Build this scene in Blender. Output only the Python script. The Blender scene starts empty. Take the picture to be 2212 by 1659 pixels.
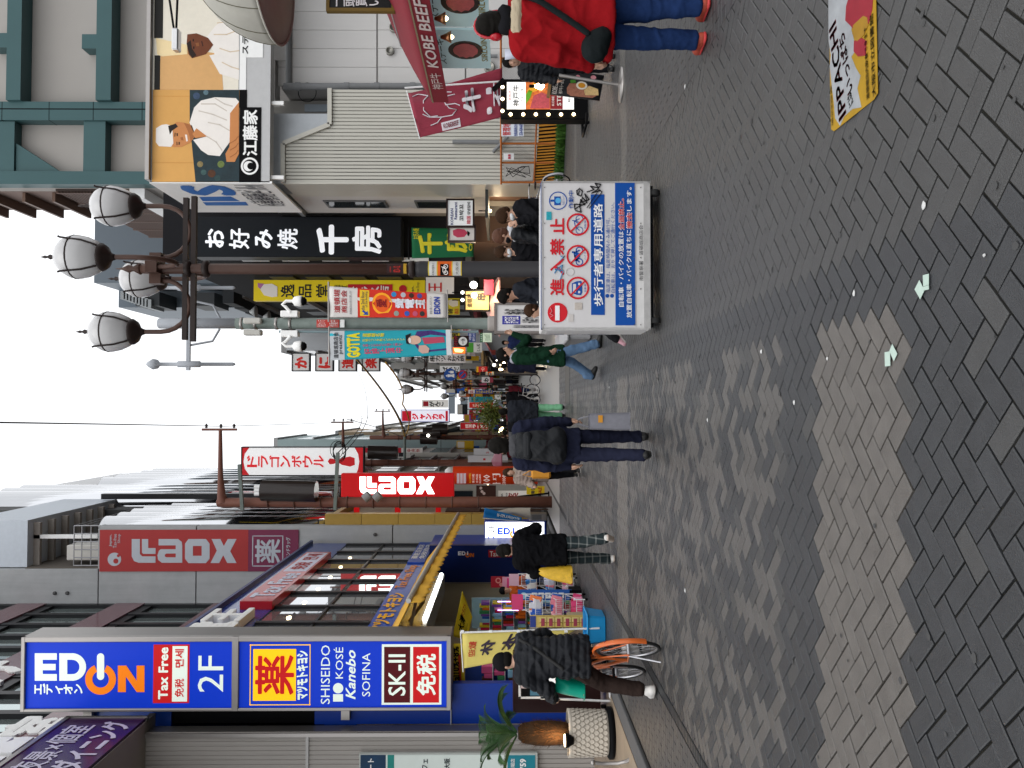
# A pedestrian shopping street on an overcast day, photographed with the camera turned on its side.
import bpy, math, random
import numpy as np
from mathutils import Vector, Matrix
RND = random.Random(7)
scene = bpy.context.scene
C = scene.collection
# ------------------------------------------------------------------ camera
FPX, CW, CH = 1750.0, 2212.0, 1659.0
YAW, PITCH, EYE = math.radians(1.64), math.radians(-0.52), Vector((0, 0, 1.62))
FWD = Vector((math.sin(YAW)*math.cos(PITCH), math.cos(YAW)*math.cos(PITCH), math.sin(PITCH)))
RIGHT = Vector((math.cos(YAW), -math.sin(YAW), 0))
DOWN = FWD.cross(RIGHT)
cd = bpy.data.cameras.new("camera"); cam = bpy.data.objects.new("camera", cd); C.objects.link(cam)
cd.sensor_width = 36; cd.lens = 36*FPX/CW; cd.clip_start = 0.05; cd.clip_end = 3000
cam.matrix_world = Matrix(((DOWN.x, RIGHT.x, -FWD.x, EYE.x), (DOWN.y, RIGHT.y, -FWD.y, EYE.y), (DOWN.z, RIGHT.z, -FWD.z, EYE.z), (0, 0, 0, 1)))
scene.camera = cam
# ------------------------------------------------------------------ sky, sun, exposure
w = bpy.data.worlds.new("World"); scene.world = w; w.use_nodes = True
nt = w.node_tree; nt.nodes.clear()
sky = nt.nodes.new('ShaderNodeTexSky'); sky.sky_type = 'NISHITA'; sky.sun_disc = False
SUN_EL, SUN_AZ = math.radians(58), math.radians(200)
sky.sun_elevation = SUN_EL; sky.sun_rotation = SUN_AZ; sky.dust_density = 4
hs = nt.nodes.new('ShaderNodeHueSaturation'); hs.inputs['Saturation'].default_value = 0.08
mx = nt.nodes.new('ShaderNodeMix'); mx.data_type = 'RGBA'; mx.inputs[0].default_value = 0.8
mx.inputs[7].default_value = (10.0, 10.2, 10.5, 1)
bg = nt.nodes.new('ShaderNodeBackground'); bg.inputs[1].default_value = 0.125
out = nt.nodes.new('ShaderNodeOutputWorld')
nt.links.new(sky.outputs[0], hs.inputs['Color']); nt.links.new(hs.outputs[0], mx.inputs[6])
nt.links.new(mx.outputs[2], bg.inputs[0]); nt.links.new(bg.outputs[0], out.inputs[0])
sl = bpy.data.lights.new("sun", 'SUN'); sl.energy = 0.6; sl.angle = math.radians(40); sl.color = (1, .97, .93)
so = bpy.data.objects.new("sun", sl); C.objects.link(so)
so.rotation_euler = (math.radians(32), 0, math.radians(-20)); so.location = (0, -5, 40)
scene.view_settings.view_transform = 'Standard'; scene.view_settings.look = 'None'
scene.view_settings.gamma = 1; scene.view_settings.exposure = 0.35
scene.cycles.use_denoising = True; scene.cycles.max_bounces = 6; scene.cycles.transparent_max_bounces = 8
scene.cycles.caustics_reflective = False; scene.cycles.caustics_refractive = False

# ------------------------------------------------------------------ measuring: a point of the picture on a plane of the place
def ray(p):
    return (FWD*FPX + RIGHT*((CH-p[1]) - CH/2) + DOWN*(p[0]-CW/2))
def onY(p, Y): d = ray(p); return EYE + d*((Y-EYE.y)/d.y)
def onX(p, X): d = ray(p); return EYE + d*((X-EYE.x)/d.x)
def onZ(p, z=0.0): d = ray(p); return EYE + d*((z-EYE.z)/d.z)
def zone(bx, by, f=.25): return lambda x, y: (bx+f*x, by+f*y)
zA, zB, zC, zD, zE, zF = zone(0, 1244), zone(486, 1244), zone(945, 1244), zone(0, 918), zone(486, 918), zone(945, 918)
zG, zH, zI, zJ, zK, zL, zM = zone(0, 0), zone(486, 0), zone(945, 0), zone(108, 378), zone(513, 378), zone(945, 378), zone(648, 648)
zN, zO, zP = zone(1458, 0, .3408), zone(1458, 540, .3408), zone(1458, 1093.6, .3408)
zQ, zR, zS = zone(1161, 702, .1831), zone(945, 702, .1465), zone(810, 810, .1465)
def ident(x, y): return (x, y)

# ------------------------------------------------------------------ materials
MATS = {}
def M(key, col=None, rough=.6, metal=0., emit=0., var=.06, scale=6., bump=0., bscale=60., coat=0., spec=.22, alpha=1., trans=0., rand=0., island=0., streak=0.):
    if key in MATS: return MATS[key]
    m = bpy.data.materials.new(key); m.use_nodes = True; MATS[key] = m
    n = m.node_tree.nodes; L = m.node_tree.links; b = n['Principled BSDF']
    col = tuple(col) + (1,)
    b.inputs['Base Color'].default_value = col
    b.inputs['Roughness'].default_value = rough; b.inputs['Metallic'].default_value = metal
    b.inputs['Specular IOR Level'].default_value = spec
    if coat: b.inputs['Coat Weight'].default_value = coat; b.inputs['Coat Roughness'].default_value = .08
    if alpha < 1: b.inputs['Alpha'].default_value = alpha
    if trans: b.inputs['Transmission Weight'].default_value = trans; b.inputs['IOR'].default_value = 1.1 if trans > .5 else 1.45
    src = None
    if var or rand or island or streak:
        g = n.new('ShaderNodeNewGeometry'); v = None
        def addv(sock, amt, v):
            mr = n.new('ShaderNodeMapRange'); L.new(sock, mr.inputs[0]); mr.inputs[3].default_value = 1-amt; mr.inputs[4].default_value = 1+amt
            if v is None: return mr.outputs[0]
            mu = n.new('ShaderNodeMath'); mu.operation = 'MULTIPLY'; L.new(v, mu.inputs[0]); L.new(mr.outputs[0], mu.inputs[1]); return mu.outputs[0]
        if var:
            t = n.new('ShaderNodeTexNoise'); t.inputs['Scale'].default_value = scale; t.inputs['Detail'].default_value = 5; t.inputs['Roughness'].default_value = .65
            L.new(g.outputs['Position'], t.inputs['Vector']); v = addv(t.outputs[0], var*1.8, v)
        if streak:
            mp = n.new('ShaderNodeMapping'); mp.inputs['Scale'].default_value = (2.2, 2.2, .12); L.new(g.outputs['Position'], mp.inputs[0])
            t2 = n.new('ShaderNodeTexNoise'); t2.inputs['Scale'].default_value = 2.; t2.inputs['Detail'].default_value = 6; t2.inputs['Roughness'].default_value = .7
            L.new(mp.outputs[0], t2.inputs['Vector']); v = addv(t2.outputs[0], streak*2, v)
        if rand:
            oi = n.new('ShaderNodeObjectInfo'); v = addv(oi.outputs['Random'], rand, v)
        if island: v = addv(g.outputs['Random Per Island'], island, v)
        mc = n.new('ShaderNodeMix'); mc.data_type = 'RGBA'; mc.blend_type = 'MULTIPLY'; mc.inputs[0].default_value = 1
        mc.inputs[6].default_value = col; L.new(v, mc.inputs[7]); L.new(mc.outputs[2], b.inputs['Base Color']); src = mc.outputs[2]
        mr2 = n.new('ShaderNodeMapRange'); L.new(v, mr2.inputs[0]); mr2.inputs[1].default_value = .8; mr2.inputs[2].default_value = 1.2
        mr2.inputs[3].default_value = max(.02, rough*.85); mr2.inputs[4].default_value = min(1, rough*1.15); L.new(mr2.outputs[0], b.inputs['Roughness'])
    if emit:
        b.inputs['Emission Color'].default_value = col; b.inputs['Emission Strength'].default_value = emit
        if src: L.new(src, b.inputs['Emission Color'])
    if bump:
        g2 = n.new('ShaderNodeNewGeometry'); t3 = n.new('ShaderNodeTexNoise'); t3.inputs['Scale'].default_value = bscale; t3.inputs['Detail'].default_value = 4
        L.new(g2.outputs['Position'], t3.inputs['Vector']); bp = n.new('ShaderNodeBump'); bp.inputs['Strength'].default_value = bump; bp.inputs['Distance'].default_value = .02
        L.new(t3.outputs[0], bp.inputs['Height']); L.new(bp.outputs[0], b.inputs['Normal'])
    return m
def hexc(h, k=1.0):
    o = []
    for i in (0, 2, 4):
        c = int(h[i:i+2], 16)/255.; o.append((c/12.92 if c <= .04045 else ((c+.055)/1.055)**2.4)*k)
    return tuple(o)
def paint(h, emit=0., **k):     # a plain sign colour by its paint value
    return M('paint_%s_%g' % (h, emit), hexc(h), rough=k.pop('rough', .45), emit=emit, var=k.pop('var', .04), **k)

# ------------------------------------------------------------------ mesh building
class MB:
    def __init__(s): s.v = []; s.f = []; s.mi = []; s.sm = []
    def add(s, V, F, mi=0, smooth=False):
        o = len(s.v); s.v.extend(V); s.f.extend([tuple(i+o for i in f) for f in F]); s.mi.extend([mi]*len(F)); s.sm.extend([smooth]*len(F)); return s
    def box(s, x0, x1, y0, y1, z0, z1, mi=0):
        if x0 > x1: x0, x1 = x1, x0
        if y0 > y1: y0, y1 = y1, y0
        if z0 > z1: z0, z1 = z1, z0
        V = [(x, y, z) for z in (z0, z1) for y in (y0, y1) for x in (x0, x1)]
        return s.add(V, [(0, 2, 3, 1), (4, 5, 7, 6), (0, 1, 5, 4), (2, 6, 7, 3), (0, 4, 6, 2), (1, 3, 7, 5)], mi)
    def rbox(s, x0, x1, y0, y1, z0, z1, b=.01, mi=0):   # box with chamfered edges
        V = []; 
        for z, i in ((z0, b), (z0+b, 0), (z1-b, 0), (z1, b)):
            V += [(x0+b, y0+i, z), (x1-b, y0+i, z), (x1-i, y0+b, z), (x1-i, y1-b, z), (x1-b, y1-i, z), (x0+b, y1-i, z), (x0+i, y1-b, z), (x0+i, y0+b, z)]
        F = [tuple(range(7, -1, -1)), tuple(range(24, 32))]
        for k in range(3):
            for j in range(8): F.append((k*8+j, k*8+(j+1) % 8, k*8+8+(j+1) % 8, k*8+8+j))
        return s.add(V, F, mi)
    def tube(s, pts, r, n=8, mi=0, cap=True, smooth=True, closed=False, flat=1.):
        pts = [Vector(p) for p in pts]; N = len(pts); R = r if isinstance(r, (list, tuple)) else [r]*N
        V = []; F = []; up = None
        for i, p in enumerate(pts):
            if closed: t = pts[(i+1) % N]-pts[i-1]
            else: t = pts[min(i+1, N-1)]-pts[max(i-1, 0)]
            t = t.normalized() if t.length > 1e-9 else Vector((0, 0, 1))
            if up is None: up = Vector((0, 0, 1)) if abs(t.z) < .9 else Vector((1, 0, 0))
            a = up-t*up.dot(t); a = a.normalized() if a.length > 1e-6 else t.orthogonal().normalized(); up = a; b = t.cross(a)
            for k in range(n):
                q = 2*math.pi*(k+.5)/n; V.append(tuple(p+(a*math.cos(q)+b*math.sin(q)*flat)*R[i]))
        for i in range(N if closed else N-1):
            for k in range(n):
                j = (i+1) % N; F.append((i*n+k, i*n+(k+1) % n, j*n+(k+1) % n, j*n+k))
        s.add(V, F, mi, smooth)
        if cap and not closed: s.add([V[k] for k in range(n)], [tuple(range(n-1, -1, -1))], mi); s.add(V[-n:], [tuple(range(n))], mi)
        return s
    def bar(s, a, b, wx, wz=None, mi=0):          # square bar between two points
        wz = wz or wx; a = Vector(a); b = Vector(b); t = (b-a).normalized(); u = Vector((0, 0, 1)) if abs(t.z) < .95 else Vector((0, 1, 0))
        x = t.cross(u).normalized(); y = x.cross(t); V = []
        for p in (a, b):
            for i, j in ((-1, -1), (1, -1), (1, 1), (-1, 1)): V.append(tuple(p+x*i*wx/2+y*j*wz/2))
        return s.add(V, [(3, 2, 1, 0), (4, 5, 6, 7), (0, 1, 5, 4), (1, 2, 6, 5), (2, 3, 7, 6), (3, 0, 4, 7)], mi)
    def lathe(s, prof, c=(0, 0, 0), n=16, mi=0, smooth=True, ax='z', sx=1., sy=1.):
        V = []; F = []
        for r, h in prof:
            for k in range(n):
                q = 2*math.pi*k/n; x, y = r*math.cos(q)*sx, r*math.sin(q)*sy
                V.append((c[0]+x, c[1]+y, c[2]+h) if ax == 'z' else (c[0]+h, c[1]+x, c[2]+y) if ax == 'x' else (c[0]+x, c[1]+h, c[2]-y))
        for i in range(len(prof)-1):
            for k in range(n): F.append((i*n+k, i*n+(k+1) % n, (i+1)*n+(k+1) % n, (i+1)*n+k))
        F.append(tuple(range(n-1, -1, -1))); F.append(tuple((len(prof)-1)*n+k for k in range(n)))
        return s.add(V, F, mi, smooth)
    def prism(s, poly, fn, d0, d1, mi=0):         # poly in 2D; fn(u, v, d) -> 3D
        n = len(poly); V = [tuple(fn(u, v, d0)) for u, v in poly]+[tuple(fn(u, v, d1)) for u, v in poly]
        F = [tuple(range(n)), tuple(range(2*n-1, n-1, -1))]+[((i+1) % n, i, n+i, n+(i+1) % n) for i in range(n)]
        return s.add(V, F, mi)
    def quad(s, a, b, c, d, mi=0, smooth=False): return s.add([tuple(a), tuple(b), tuple(c), tuple(d)], [(0, 1, 2, 3)], mi, smooth)
    def grid(s, fn, nu, nv, mi=0, smooth=True):
        V = [tuple(fn(i/nu, j/nv)) for j in range(nv+1) for i in range(nu+1)]
        F = [(j*(nu+1)+i, j*(nu+1)+i+1, (j+1)*(nu+1)+i+1, (j+1)*(nu+1)+i) for j in range(nv) for i in range(nu)]
        return s.add(V, F, mi, smooth)
    def sheet(s, fn, nu, nv, th, mi=0):            # a cloth with a little thickness
        P = [[Vector(fn(i/nu, j/nv)) for i in range(nu+1)] for j in range(nv+1)]
        def nrm(i, j):
            a = P[j][min(i+1, nu)]-P[j][max(i-1, 0)]; b = P[min(j+1, nv)][i]-P[max(j-1, 0)][i]; c = a.cross(b); return c.normalized() if c.length > 1e-9 else Vector((0, 1, 0))
        A = [[tuple(P[j][i]+nrm(i, j)*th/2) for i in range(nu+1)] for j in range(nv+1)]; B = [[tuple(P[j][i]-nrm(i, j)*th/2) for i in range(nu+1)] for j in range(nv+1)]
        V = [p for r in A for p in r]+[p for r in B for p in r]; W = nu+1; o = W*(nv+1); F = []
        for j in range(nv):
            for i in range(nu): F.append((j*W+i, j*W+i+1, (j+1)*W+i+1, (j+1)*W+i)); F.append((o+(j+1)*W+i, o+(j+1)*W+i+1, o+j*W+i+1, o+j*W+i))
        ring = [i for i in range(nu+1)]+[j*W+nu for j in range(1, nv+1)]+[nv*W+i for i in range(nu-1, -1, -1)]+[j*W for j in range(nv-1, 0, -1)]
        for k in range(len(ring)): a, b = ring[k], ring[(k+1) % len(ring)]; F.append((b, a, o+a, o+b))
        return s.add(V, F, mi, True)
    def xf(s, fn): s.v = [tuple(fn(Vector(p))) for p in s.v]; return s
    def obj(s, name, mats, parent=None, at=None, kind=None):
        me = bpy.data.meshes.new(name); o = Vector(at) if at is not None else (parent_loc(parent) if parent else Vector((0, 0, 0)))
        V = [(p[0]-o.x, p[1]-o.y, p[2]-o.z) for p in s.v] if o.length else s.v
        me.from_pydata(V, [], s.f)
        if not isinstance(mats, (list, tuple)): mats = [mats]
        for m in mats: me.materials.append(m)
        if len(mats) > 1: me.polygons.foreach_set('material_index', s.mi)
        if any(s.sm): me.polygons.foreach_set('use_smooth', s.sm)
        me.update()
        ob = bpy.data.objects.new(name, me); C.objects.link(ob)
        if parent: ob.parent = parent
        else: ob.location = o
        if kind: ob['kind'] = kind
        return ob
def parent_loc(p):
    l = Vector((0, 0, 0))
    while p: l += p.location; p = p.parent
    return l
def tag(o, label, cat, group=None, kind=None):
    if label: o['label'] = label
    if cat: o['category'] = cat
    if group: o['group'] = group
    if kind: o['kind'] = kind
    return o
def thing(name, label, cat, loc=(0, 0, 0), group=None):
    o = bpy.data.objects.new(name, None); C.objects.link(o); o.location = loc; o.empty_display_size = .2
    return tag(o, label, cat, group)
def struct(name, mb, mat): o = mb.obj(name, mat); o['kind'] = 'structure'; return o
def clone(root, loc, label=None, rz=0):
    r = root.copy(); C.objects.link(r); r.location = loc; r.rotation_euler = (0, 0, rz)
    if label: r['label'] = label
    for ch in list(root.children):
        c = ch.copy(); C.objects.link(c); c.parent = r
        for g in ch.children:
            d = g.copy(); C.objects.link(d); d.parent = c
    return r

# ------------------------------------------------------------------ lettering
GL = {}
def glyphs(s, bold=0., vert=False, res=2, slant=0.):
    if any(0x4e00 <= ord(c) <= 0x9fff for c in s): bold = min(.045, bold*.6)
    key = (s, bold, vert, res, slant)
    if key in GL: return GL[key]
    cu = bpy.data.curves.new('t', 'FONT'); cu.body = '\n'.join(s) if vert else s; cu.resolution_u = res
    cu.align_x = 'CENTER' if vert else 'LEFT'; cu.space_line = .96; cu.shear = slant
    if vert: pass
    ob = bpy.data.objects.new('t', cu); me = ob.to_mesh()
    V = np.array([v.co[:] for v in me.vertices]) if len(me.vertices) else np.zeros((1, 3)); F = [tuple(p.vertices) for p in me.polygons]
    ob.to_mesh_clear(); bpy.data.objects.remove(ob); bpy.data.curves.remove(cu)
    V[:, 2] = 0
    if bold > .004 and F:            # heavier strokes: shifted copies, each a hair deeper
        sh = [(0, 0)]+[(bold*math.cos(a), bold*math.sin(a)) for a in np.arange(8)*math.pi/4]+([(bold*.5*math.cos(a), bold*.5*math.sin(a)) for a in np.arange(6)*math.pi/3] if bold > .05 else [])
        n = len(V); V = np.concatenate([V+np.array((dx, dy, -k*.0003)) for k, (dx, dy) in enumerate(sh)]); F = [tuple(i+n*k for i in f) for k in range(len(sh)) for f in F]
    lo = V.min(0); hi = V.max(0); lo[2] = 0; sz = np.maximum(hi-lo, 1e-6); sz[2] = 1
    GL[key] = ((V-lo)/sz, F, sz[0]/sz[1]); return GL[key]

class Board:
    """A flat sign: an origin, a rightward axis, an upward axis; things are laid on it in picture points read onto its plane."""
    def __init__(s, parent, plane, val, side=1, z=ident, lift=0.):
        s.p = parent; s.pl = plane; s.val = val; s.z = z
        if plane == 'Y': s.U = Vector((1, 0, 0)); s.N = Vector((0, -1, 0))
        elif plane == 'X': s.U = Vector((0, side, 0)); s.N = Vector((side, 0, 0))
        else: s.U = Vector((1, 0, 0)); s.N = Vector((0, 0, 1))
        s.W = Vector((0, 1, 0)) if plane == 'Z' else Vector((0, 0, 1)); s.lift = lift
    def pt(s, x, y):
        q = s.z(x, y); return onY(q, s.val) if s.pl == 'Y' else onX(q, s.val) if s.pl == 'X' else onZ(q, s.val)
    def uv(s, p): return p.dot(s.U), p.dot(s.W)
    def at(s, u, v, d=0.):
        base = Vector((0, s.val, 0)) if s.pl == 'Y' else Vector((s.val, 0, 0)) if s.pl == 'X' else Vector((0, 0, s.val))
        return base+s.U*u+s.W*v+s.N*(d+s.lift)
    def box2(s, x0, y0, x1, y1):      # picture rectangle -> u0,v0,u1,v1 on the board
        q = [s.uv(s.pt(x, y)) for x, y in ((x0, y0), (x1, y0), (x0, y1), (x1, y1))]
        us = sorted(a[0] for a in q); vs = sorted(a[1] for a in q)
        return (us[0]+us[1])/2, (vs[0]+vs[1])/2, (us[2]+us[3])/2, (vs[2]+vs[3])/2
    def rect(s, x0, y0, x1, y1, mat, name='panel', d=.004, d0=0., parent=None):
        return s.rectuv(*s.box2(x0, y0, x1, y1), mat, name, d, d0, parent)
    def rectuv(s, u0, v0, u1, v1, mat, name='panel', d=.004, d0=0., parent=None):
        m = MB(); m.prism([(u0, v0), (u1, v0), (u1, v1), (u0, v1)], lambda u, v, q: s.at(u, v, q), d, d0-.0)
        return m.obj(name, mat, parent or s.p)
    def poly(s, pts, mat, name='emblem', d=.006, d0=0., parent=None):
        P = [s.uv(s.pt(*p)) for p in pts]
        a = sum(P[i][0]*P[(i+1) % len(P)][1]-P[(i+1) % len(P)][0]*P[i][1] for i in range(len(P)))
        if a < 0: P.reverse()
        m = MB(); m.prism(P, lambda u, v, q: s.at(u, v, q), d, d0); return m.obj(name, mat, parent or s.p)
    def disc(s, x, y, rx, mat, name='disc', d=.006, d0=0., n=28, ry=None, hole=0.):
        c = s.uv(s.pt(x, y)); e = s.uv(s.pt(x+rx, y)); r = math.hypot(e[0]-c[0], e[1]-c[1]); ru = r*((ry or rx)/rx); m = MB()
        P = [(c[0]+ru*math.cos(2*math.pi*k/n), c[1]+r*math.sin(2*math.pi*k/n)) for k in range(n)]
        if not hole: m.prism(P, lambda u, v, q: s.at(u, v, q), d, d0)
        else:
            Q = [(c[0]+ru*hole*math.cos(2*math.pi*k/n), c[1]+r*hole*math.sin(2*math.pi*k/n)) for k in range(n)]
            for k in range(n): j = (k+1) % n; m.prism([P[k], P[j], Q[j], Q[k]], lambda u, v, q: s.at(u, v, q), d, d0)
        return m.obj(name, mat, s.p)
    def stroke(s, pts, wpx, mat, name='line', d=.006, d0=0., parent=None):
        P = [Vector(s.uv(s.pt(*p))) for p in pts]; a = s.uv(s.pt(*pts[0])); b = s.uv(s.pt(pts[0][0]+1, pts[0][1])); wd = math.hypot(b[0]-a[0], b[1]-a[1])*wpx/2
        m = MB()
        for i in range(len(P)-1):
            t = P[i+1]-P[i]
            if t.length < 1e-6: continue
            t.normalize(); nn = Vector((-t.y, t.x))*wd; e = t*wd*.5
            m.prism([tuple(P[i]-e-nn), tuple(P[i+1]+e-nn), tuple(P[i+1]+e+nn), tuple(P[i]-e+nn)], lambda u, v, q: s.at(u, v, q), d, d0)
        return m.obj(name, mat, parent or s.p)
    def text(s, t, x0, y0, x1, y1, mat, d=.006, bold=.012, vert=False, res=2, mirror=False, ex=0., slant=0., name='lettering', parent=None, flip=False, rot=False):
        return s.textuv(t, *s.box2(x0, y0, x1, y1), mat, d, bold, vert, res, mirror, ex, slant, name, parent, flip, rot)
    def textuv(s, t, u0, v0, u1, v1, mat, d=.006, bold=.012, vert=False, res=2, mirror=False, ex=0., slant=0., name='lettering', parent=None, flip=False, rot=False):
        V, F, _ = glyphs(t, bold, vert, res, slant); m = MB()
        if not F: return None
        X = (1-V[:, 0]) if mirror else V[:, 0]; Yv = (1-V[:, 1]) if flip else V[:, 1]
        if rot: X, Yv = Yv, 1-X      # lettering turned to read downwards
        P = [tuple(s.at(u0+(u1-u0)*a, v0+(v1-v0)*b, d+.005+c)) for a, b, c in zip(X, Yv, V[:, 2])]
        m.add(P, F)
        if ex:
            n = len(P); ed = {}
            for f in F:
                for i in range(len(f)):
                    e = (f[i], f[(i+1) % len(f)]); ed[e] = 1
            Q = [tuple(s.at(u0+(u1-u0)*a, v0+(v1-v0)*b, d-ex)) for a, b in zip(X, Yv)]
            S = MB(); S.v = P+Q; SF = [(b, a, n+a, n+b) for (a, b) in ed if (b, a) not in ed]; m.add(S.v, SF)
        return m.obj(name, mat, parent or s.p)

def power_logo(B, q, white, orange, d=.006):    # the five letters with a switch symbol; q maps logo points (right, down) to picture points
    def ring(c, ro, ri, a0, a1, n=26):
        P = [(c[0]+ro*math.cos(a0+(a1-a0)*k/n), c[1]+ro*math.sin(a0+(a1-a0)*k/n)) for k in range(n+1)]; Q = [(c[0]+ri*math.cos(a0+(a1-a0)*k/n), c[1]+ri*math.sin(a0+(a1-a0)*k/n)) for k in range(n+1)]
        m = MB()
        for k in range(n):
            pts = [B.uv(B.pt(*q(*p))) for p in (P[k], P[k+1], Q[k+1], Q[k])]
            ar = sum(pts[i][0]*pts[(i+1) % 4][1]-pts[(i+1) % 4][0]*pts[i][1] for i in range(4))
            if ar < 0: pts.reverse()
            m.prism(pts, lambda u, v, w_: B.at(u, v, w_), d, 0)
        return m
    def pl(pts, mat): B.poly([q(*p) for p in pts], mat, 'lettering', d)
    pl([(0, 0), (190, 0), (190, 56), (68, 56), (68, 92), (180, 92), (180, 146), (68, 146), (68, 180), (190, 180), (190, 237), (0, 237)], white)
    pl([(212, 0), (280, 0), (280, 237), (212, 237)], white)
    m = MB()
    for (a, b) in ((0, 56), (181, 237)):
        pts = [B.uv(B.pt(*q(*p))) for p in ((280, a), (330, a), (330, b), (280, b))]
        if sum(pts[i][0]*pts[(i+1) % 4][1]-pts[(i+1) % 4][0]*pts[i][1] for i in range(4)) < 0: pts.reverse()
        m.prism(pts, lambda u, v, w_: B.at(u, v, w_), d, 0)
    rg_ = ring((324, 118.5), 118.5, 62, -math.pi/2, math.pi/2); rg_.add(m.v, m.f); rg_.obj('lettering', white, B.p)
    n = 8; pl([(568-31*math.cos(math.pi*k/n), 31-31*math.sin(math.pi*k/n)) for k in range(n+1)]+[(568+31*math.cos(math.pi*k/n), 200+31*math.sin(math.pi*k/n)) for k in range(n+1)], white)
    ring((568, 225), 133, 72, -math.pi/2+.42, 1.5*math.pi-.42).obj('lettering', orange, B.p)
    pl([(718, 107), (790, 107), (880, 240), (880, 107), (947, 107), (947, 335), (880, 335), (786, 200), (786, 335), (718, 335)], orange)
# ================================================================== the ground
GREY = M('paver_mid', (.042, .042, .0415), rough=.44, spec=.6, var=.17, scale=9, bump=.35, bscale=160, rand=.06, island=.07)
LIGHT = M('paver_light', (.098, .089, .08), rough=.45, spec=.6, var=.2, scale=9, bump=.35, bscale=160, rand=.07, island=.08)
DARK = M('paver_dark', (.026, .0275, .03), rough=.44, spec=.6, var=.2, scale=9, bump=.35, bscale=160, rand=.08, island=.08)
MIX = M('paver_mix', (.076, .071, .066), rough=.44, spec=.6, var=.14, scale=9, bump=.35, bscale=160, rand=.08, island=.1)
JOINT = M('joint_dirt', (.016, .015, .011), rough=.95, var=.25, scale=14, bump=.4, bscale=120)
ASPH = M('ground_grey', (.09, .088, .086), rough=.85, var=.15, scale=2.5, bump=.2)
struct('ground', MB().quad((-400, -60, -.035), (400, -60, -.035), (400, 900, -.035), (-400, 900, -.035)), ASPH)
XL, XR = -2.93, 2.85
pave = struct('brick_pavement', MB().quad((XL, -6, -.012), (XR, -6, -.012), (XR, 24, -.012), (XL, 24, -.012)), JOINT)
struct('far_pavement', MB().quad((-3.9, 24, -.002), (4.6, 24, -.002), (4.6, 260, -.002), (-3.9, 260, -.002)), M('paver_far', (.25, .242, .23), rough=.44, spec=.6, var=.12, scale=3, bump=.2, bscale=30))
def brick_mesh(mb, cx, cy, ang, L, W, mi, z=0., h=.02, g=.004, ch=.004, clip=None):
    c, s_ = math.cos(ang), math.sin(ang); V = []
    if clip:
        P = [(cx+a*(L/2-g)*c-b*(W/2-g)*s_, cy+a*(L/2-g)*s_+b*(W/2-g)*c) for a, b in ((-1, -1), (1, -1), (1, 1), (-1, 1))]
        for sg, lim in ((1, clip[0]), (-1, clip[1])):
            Q = []
            for i in range(len(P)):
                p, q = P[i], P[(i+1) % len(P)]; dp, dq = sg*(p[0]-lim), sg*(q[0]-lim)
                if dp >= 0: Q.append(p)
                if (dp >= 0) != (dq >= 0): k = dp/(dp-dq); Q.append((lim, p[1]+(q[1]-p[1])*k))
            P = Q
        n = len(P)
        if n > 2: mb.add([(x, y, z-h) for x, y in P]+[(x, y, z) for x, y in P], [tuple(range(n, 2*n))]+[(i, (i+1) % n, n+(i+1) % n, n+i) for i in range(n)], mi)
        return
    for (l, w_, zz) in ((L/2-g, W/2-g, z-h), (L/2-g, W/2-g, z-ch), (L/2-g-ch, W/2-g-ch, z)):
        for a, b in ((-1, -1), (1, -1), (1, 1), (-1, 1)): V.append((cx+a*l*c-b*w_*s_, cy+a*l*s_+b*w_*c, zz))
    F = [(8, 9, 10, 11)]+[(k*4+j, k*4+(j+1) % 4, k*4+4+(j+1) % 4, k*4+4+j) for k in (0, 1) for j in range(4)]
    mb.add(V, F, mi)
def band(y):                                  # pale cross bands every 7.45 m
    t = (y-3.29) % 7.45; return t if y > 3 else 99
def tone(x, y, r):
    t = band(y)
    if x < .42 and t < .93: return 1
    if .34 < x < .64 or x < -2.83: return 2
    if x >= .64: return 0
    if t > 7.45-.28 or .93 <= t < 1.5: return 2 if r.random() < .93 else 0
    if y < 3.3: return 2 if r.random() < .58 else 0
    ph = math.sin(x*2.1+y*1.3)+math.sin(x*1.1-y*2.3)
    return 3 if r.random() < .46+.07*ph else (2 if r.random() < .7 else 0)
WB = .1; rb = random.Random(3); bricks = []
cs = math.sqrt(.5)
for i in range(-190, 260):
    for j in range(-190, 260):
        k = (i-j) % 4
        if k not in (0, 3): continue
        a, b = (i+1, j+.5) if k == 0 else (i+.5, j+1)
        x, y = (a-b)*cs*WB+.02, (a+b)*cs*WB+.03
        if not (XL-.08 < x < XR+.1 and 1.9 < y < 23.9): continue
        if abs(x) > .58*y+.4: continue
        bricks.append((x, y, math.pi/4 if k == 0 else math.pi*3/4))
def inframe(x, y):
    d = Vector((x, y, 0))-EYE; q = d.dot(FWD); u = d.dot(RIGHT)/q*FPX+CH/2; v = d.dot(DOWN)/q*FPX+CW/2
    return -30 < u < CH+30 and v < CW+25
bricks.sort(key=lambda b: b[1]*b[1]+.15*b[0]*b[0])
near = [b for b in bricks if inframe(b[0], b[1]) and XL+.2 < b[0] < XR-.12][:300]; nearset = set(near)
PM = [GREY, LIGHT, DARK, MIX]; shared = {}
for x, y, a in near:
    tn = tone(x, y, rb); k = (tn, rb.randrange(3))
    if k not in shared:
        mb = MB(); brick_mesh(mb, 0, 0, 0, .2+(k[1]-1)*.0016, .1, 0, 0, .02, .0042+.0006*k[1])
        o = mb.obj('brick', PM[tn], pave, at=(0, 0, 0)); shared[k] = o.data
    else: o = bpy.data.objects.new('brick', shared[k]); C.objects.link(o); o.parent = pave
    o.location = (x+rb.uniform(-.001, .001), y+rb.uniform(-.001, .001), rb.uniform(-.0022, .0015)); o.rotation_euler = (rb.uniform(-.006, .006), rb.uniform(-.004, .004), a+rb.uniform(-.008, .008))
mb = MB()
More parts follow.
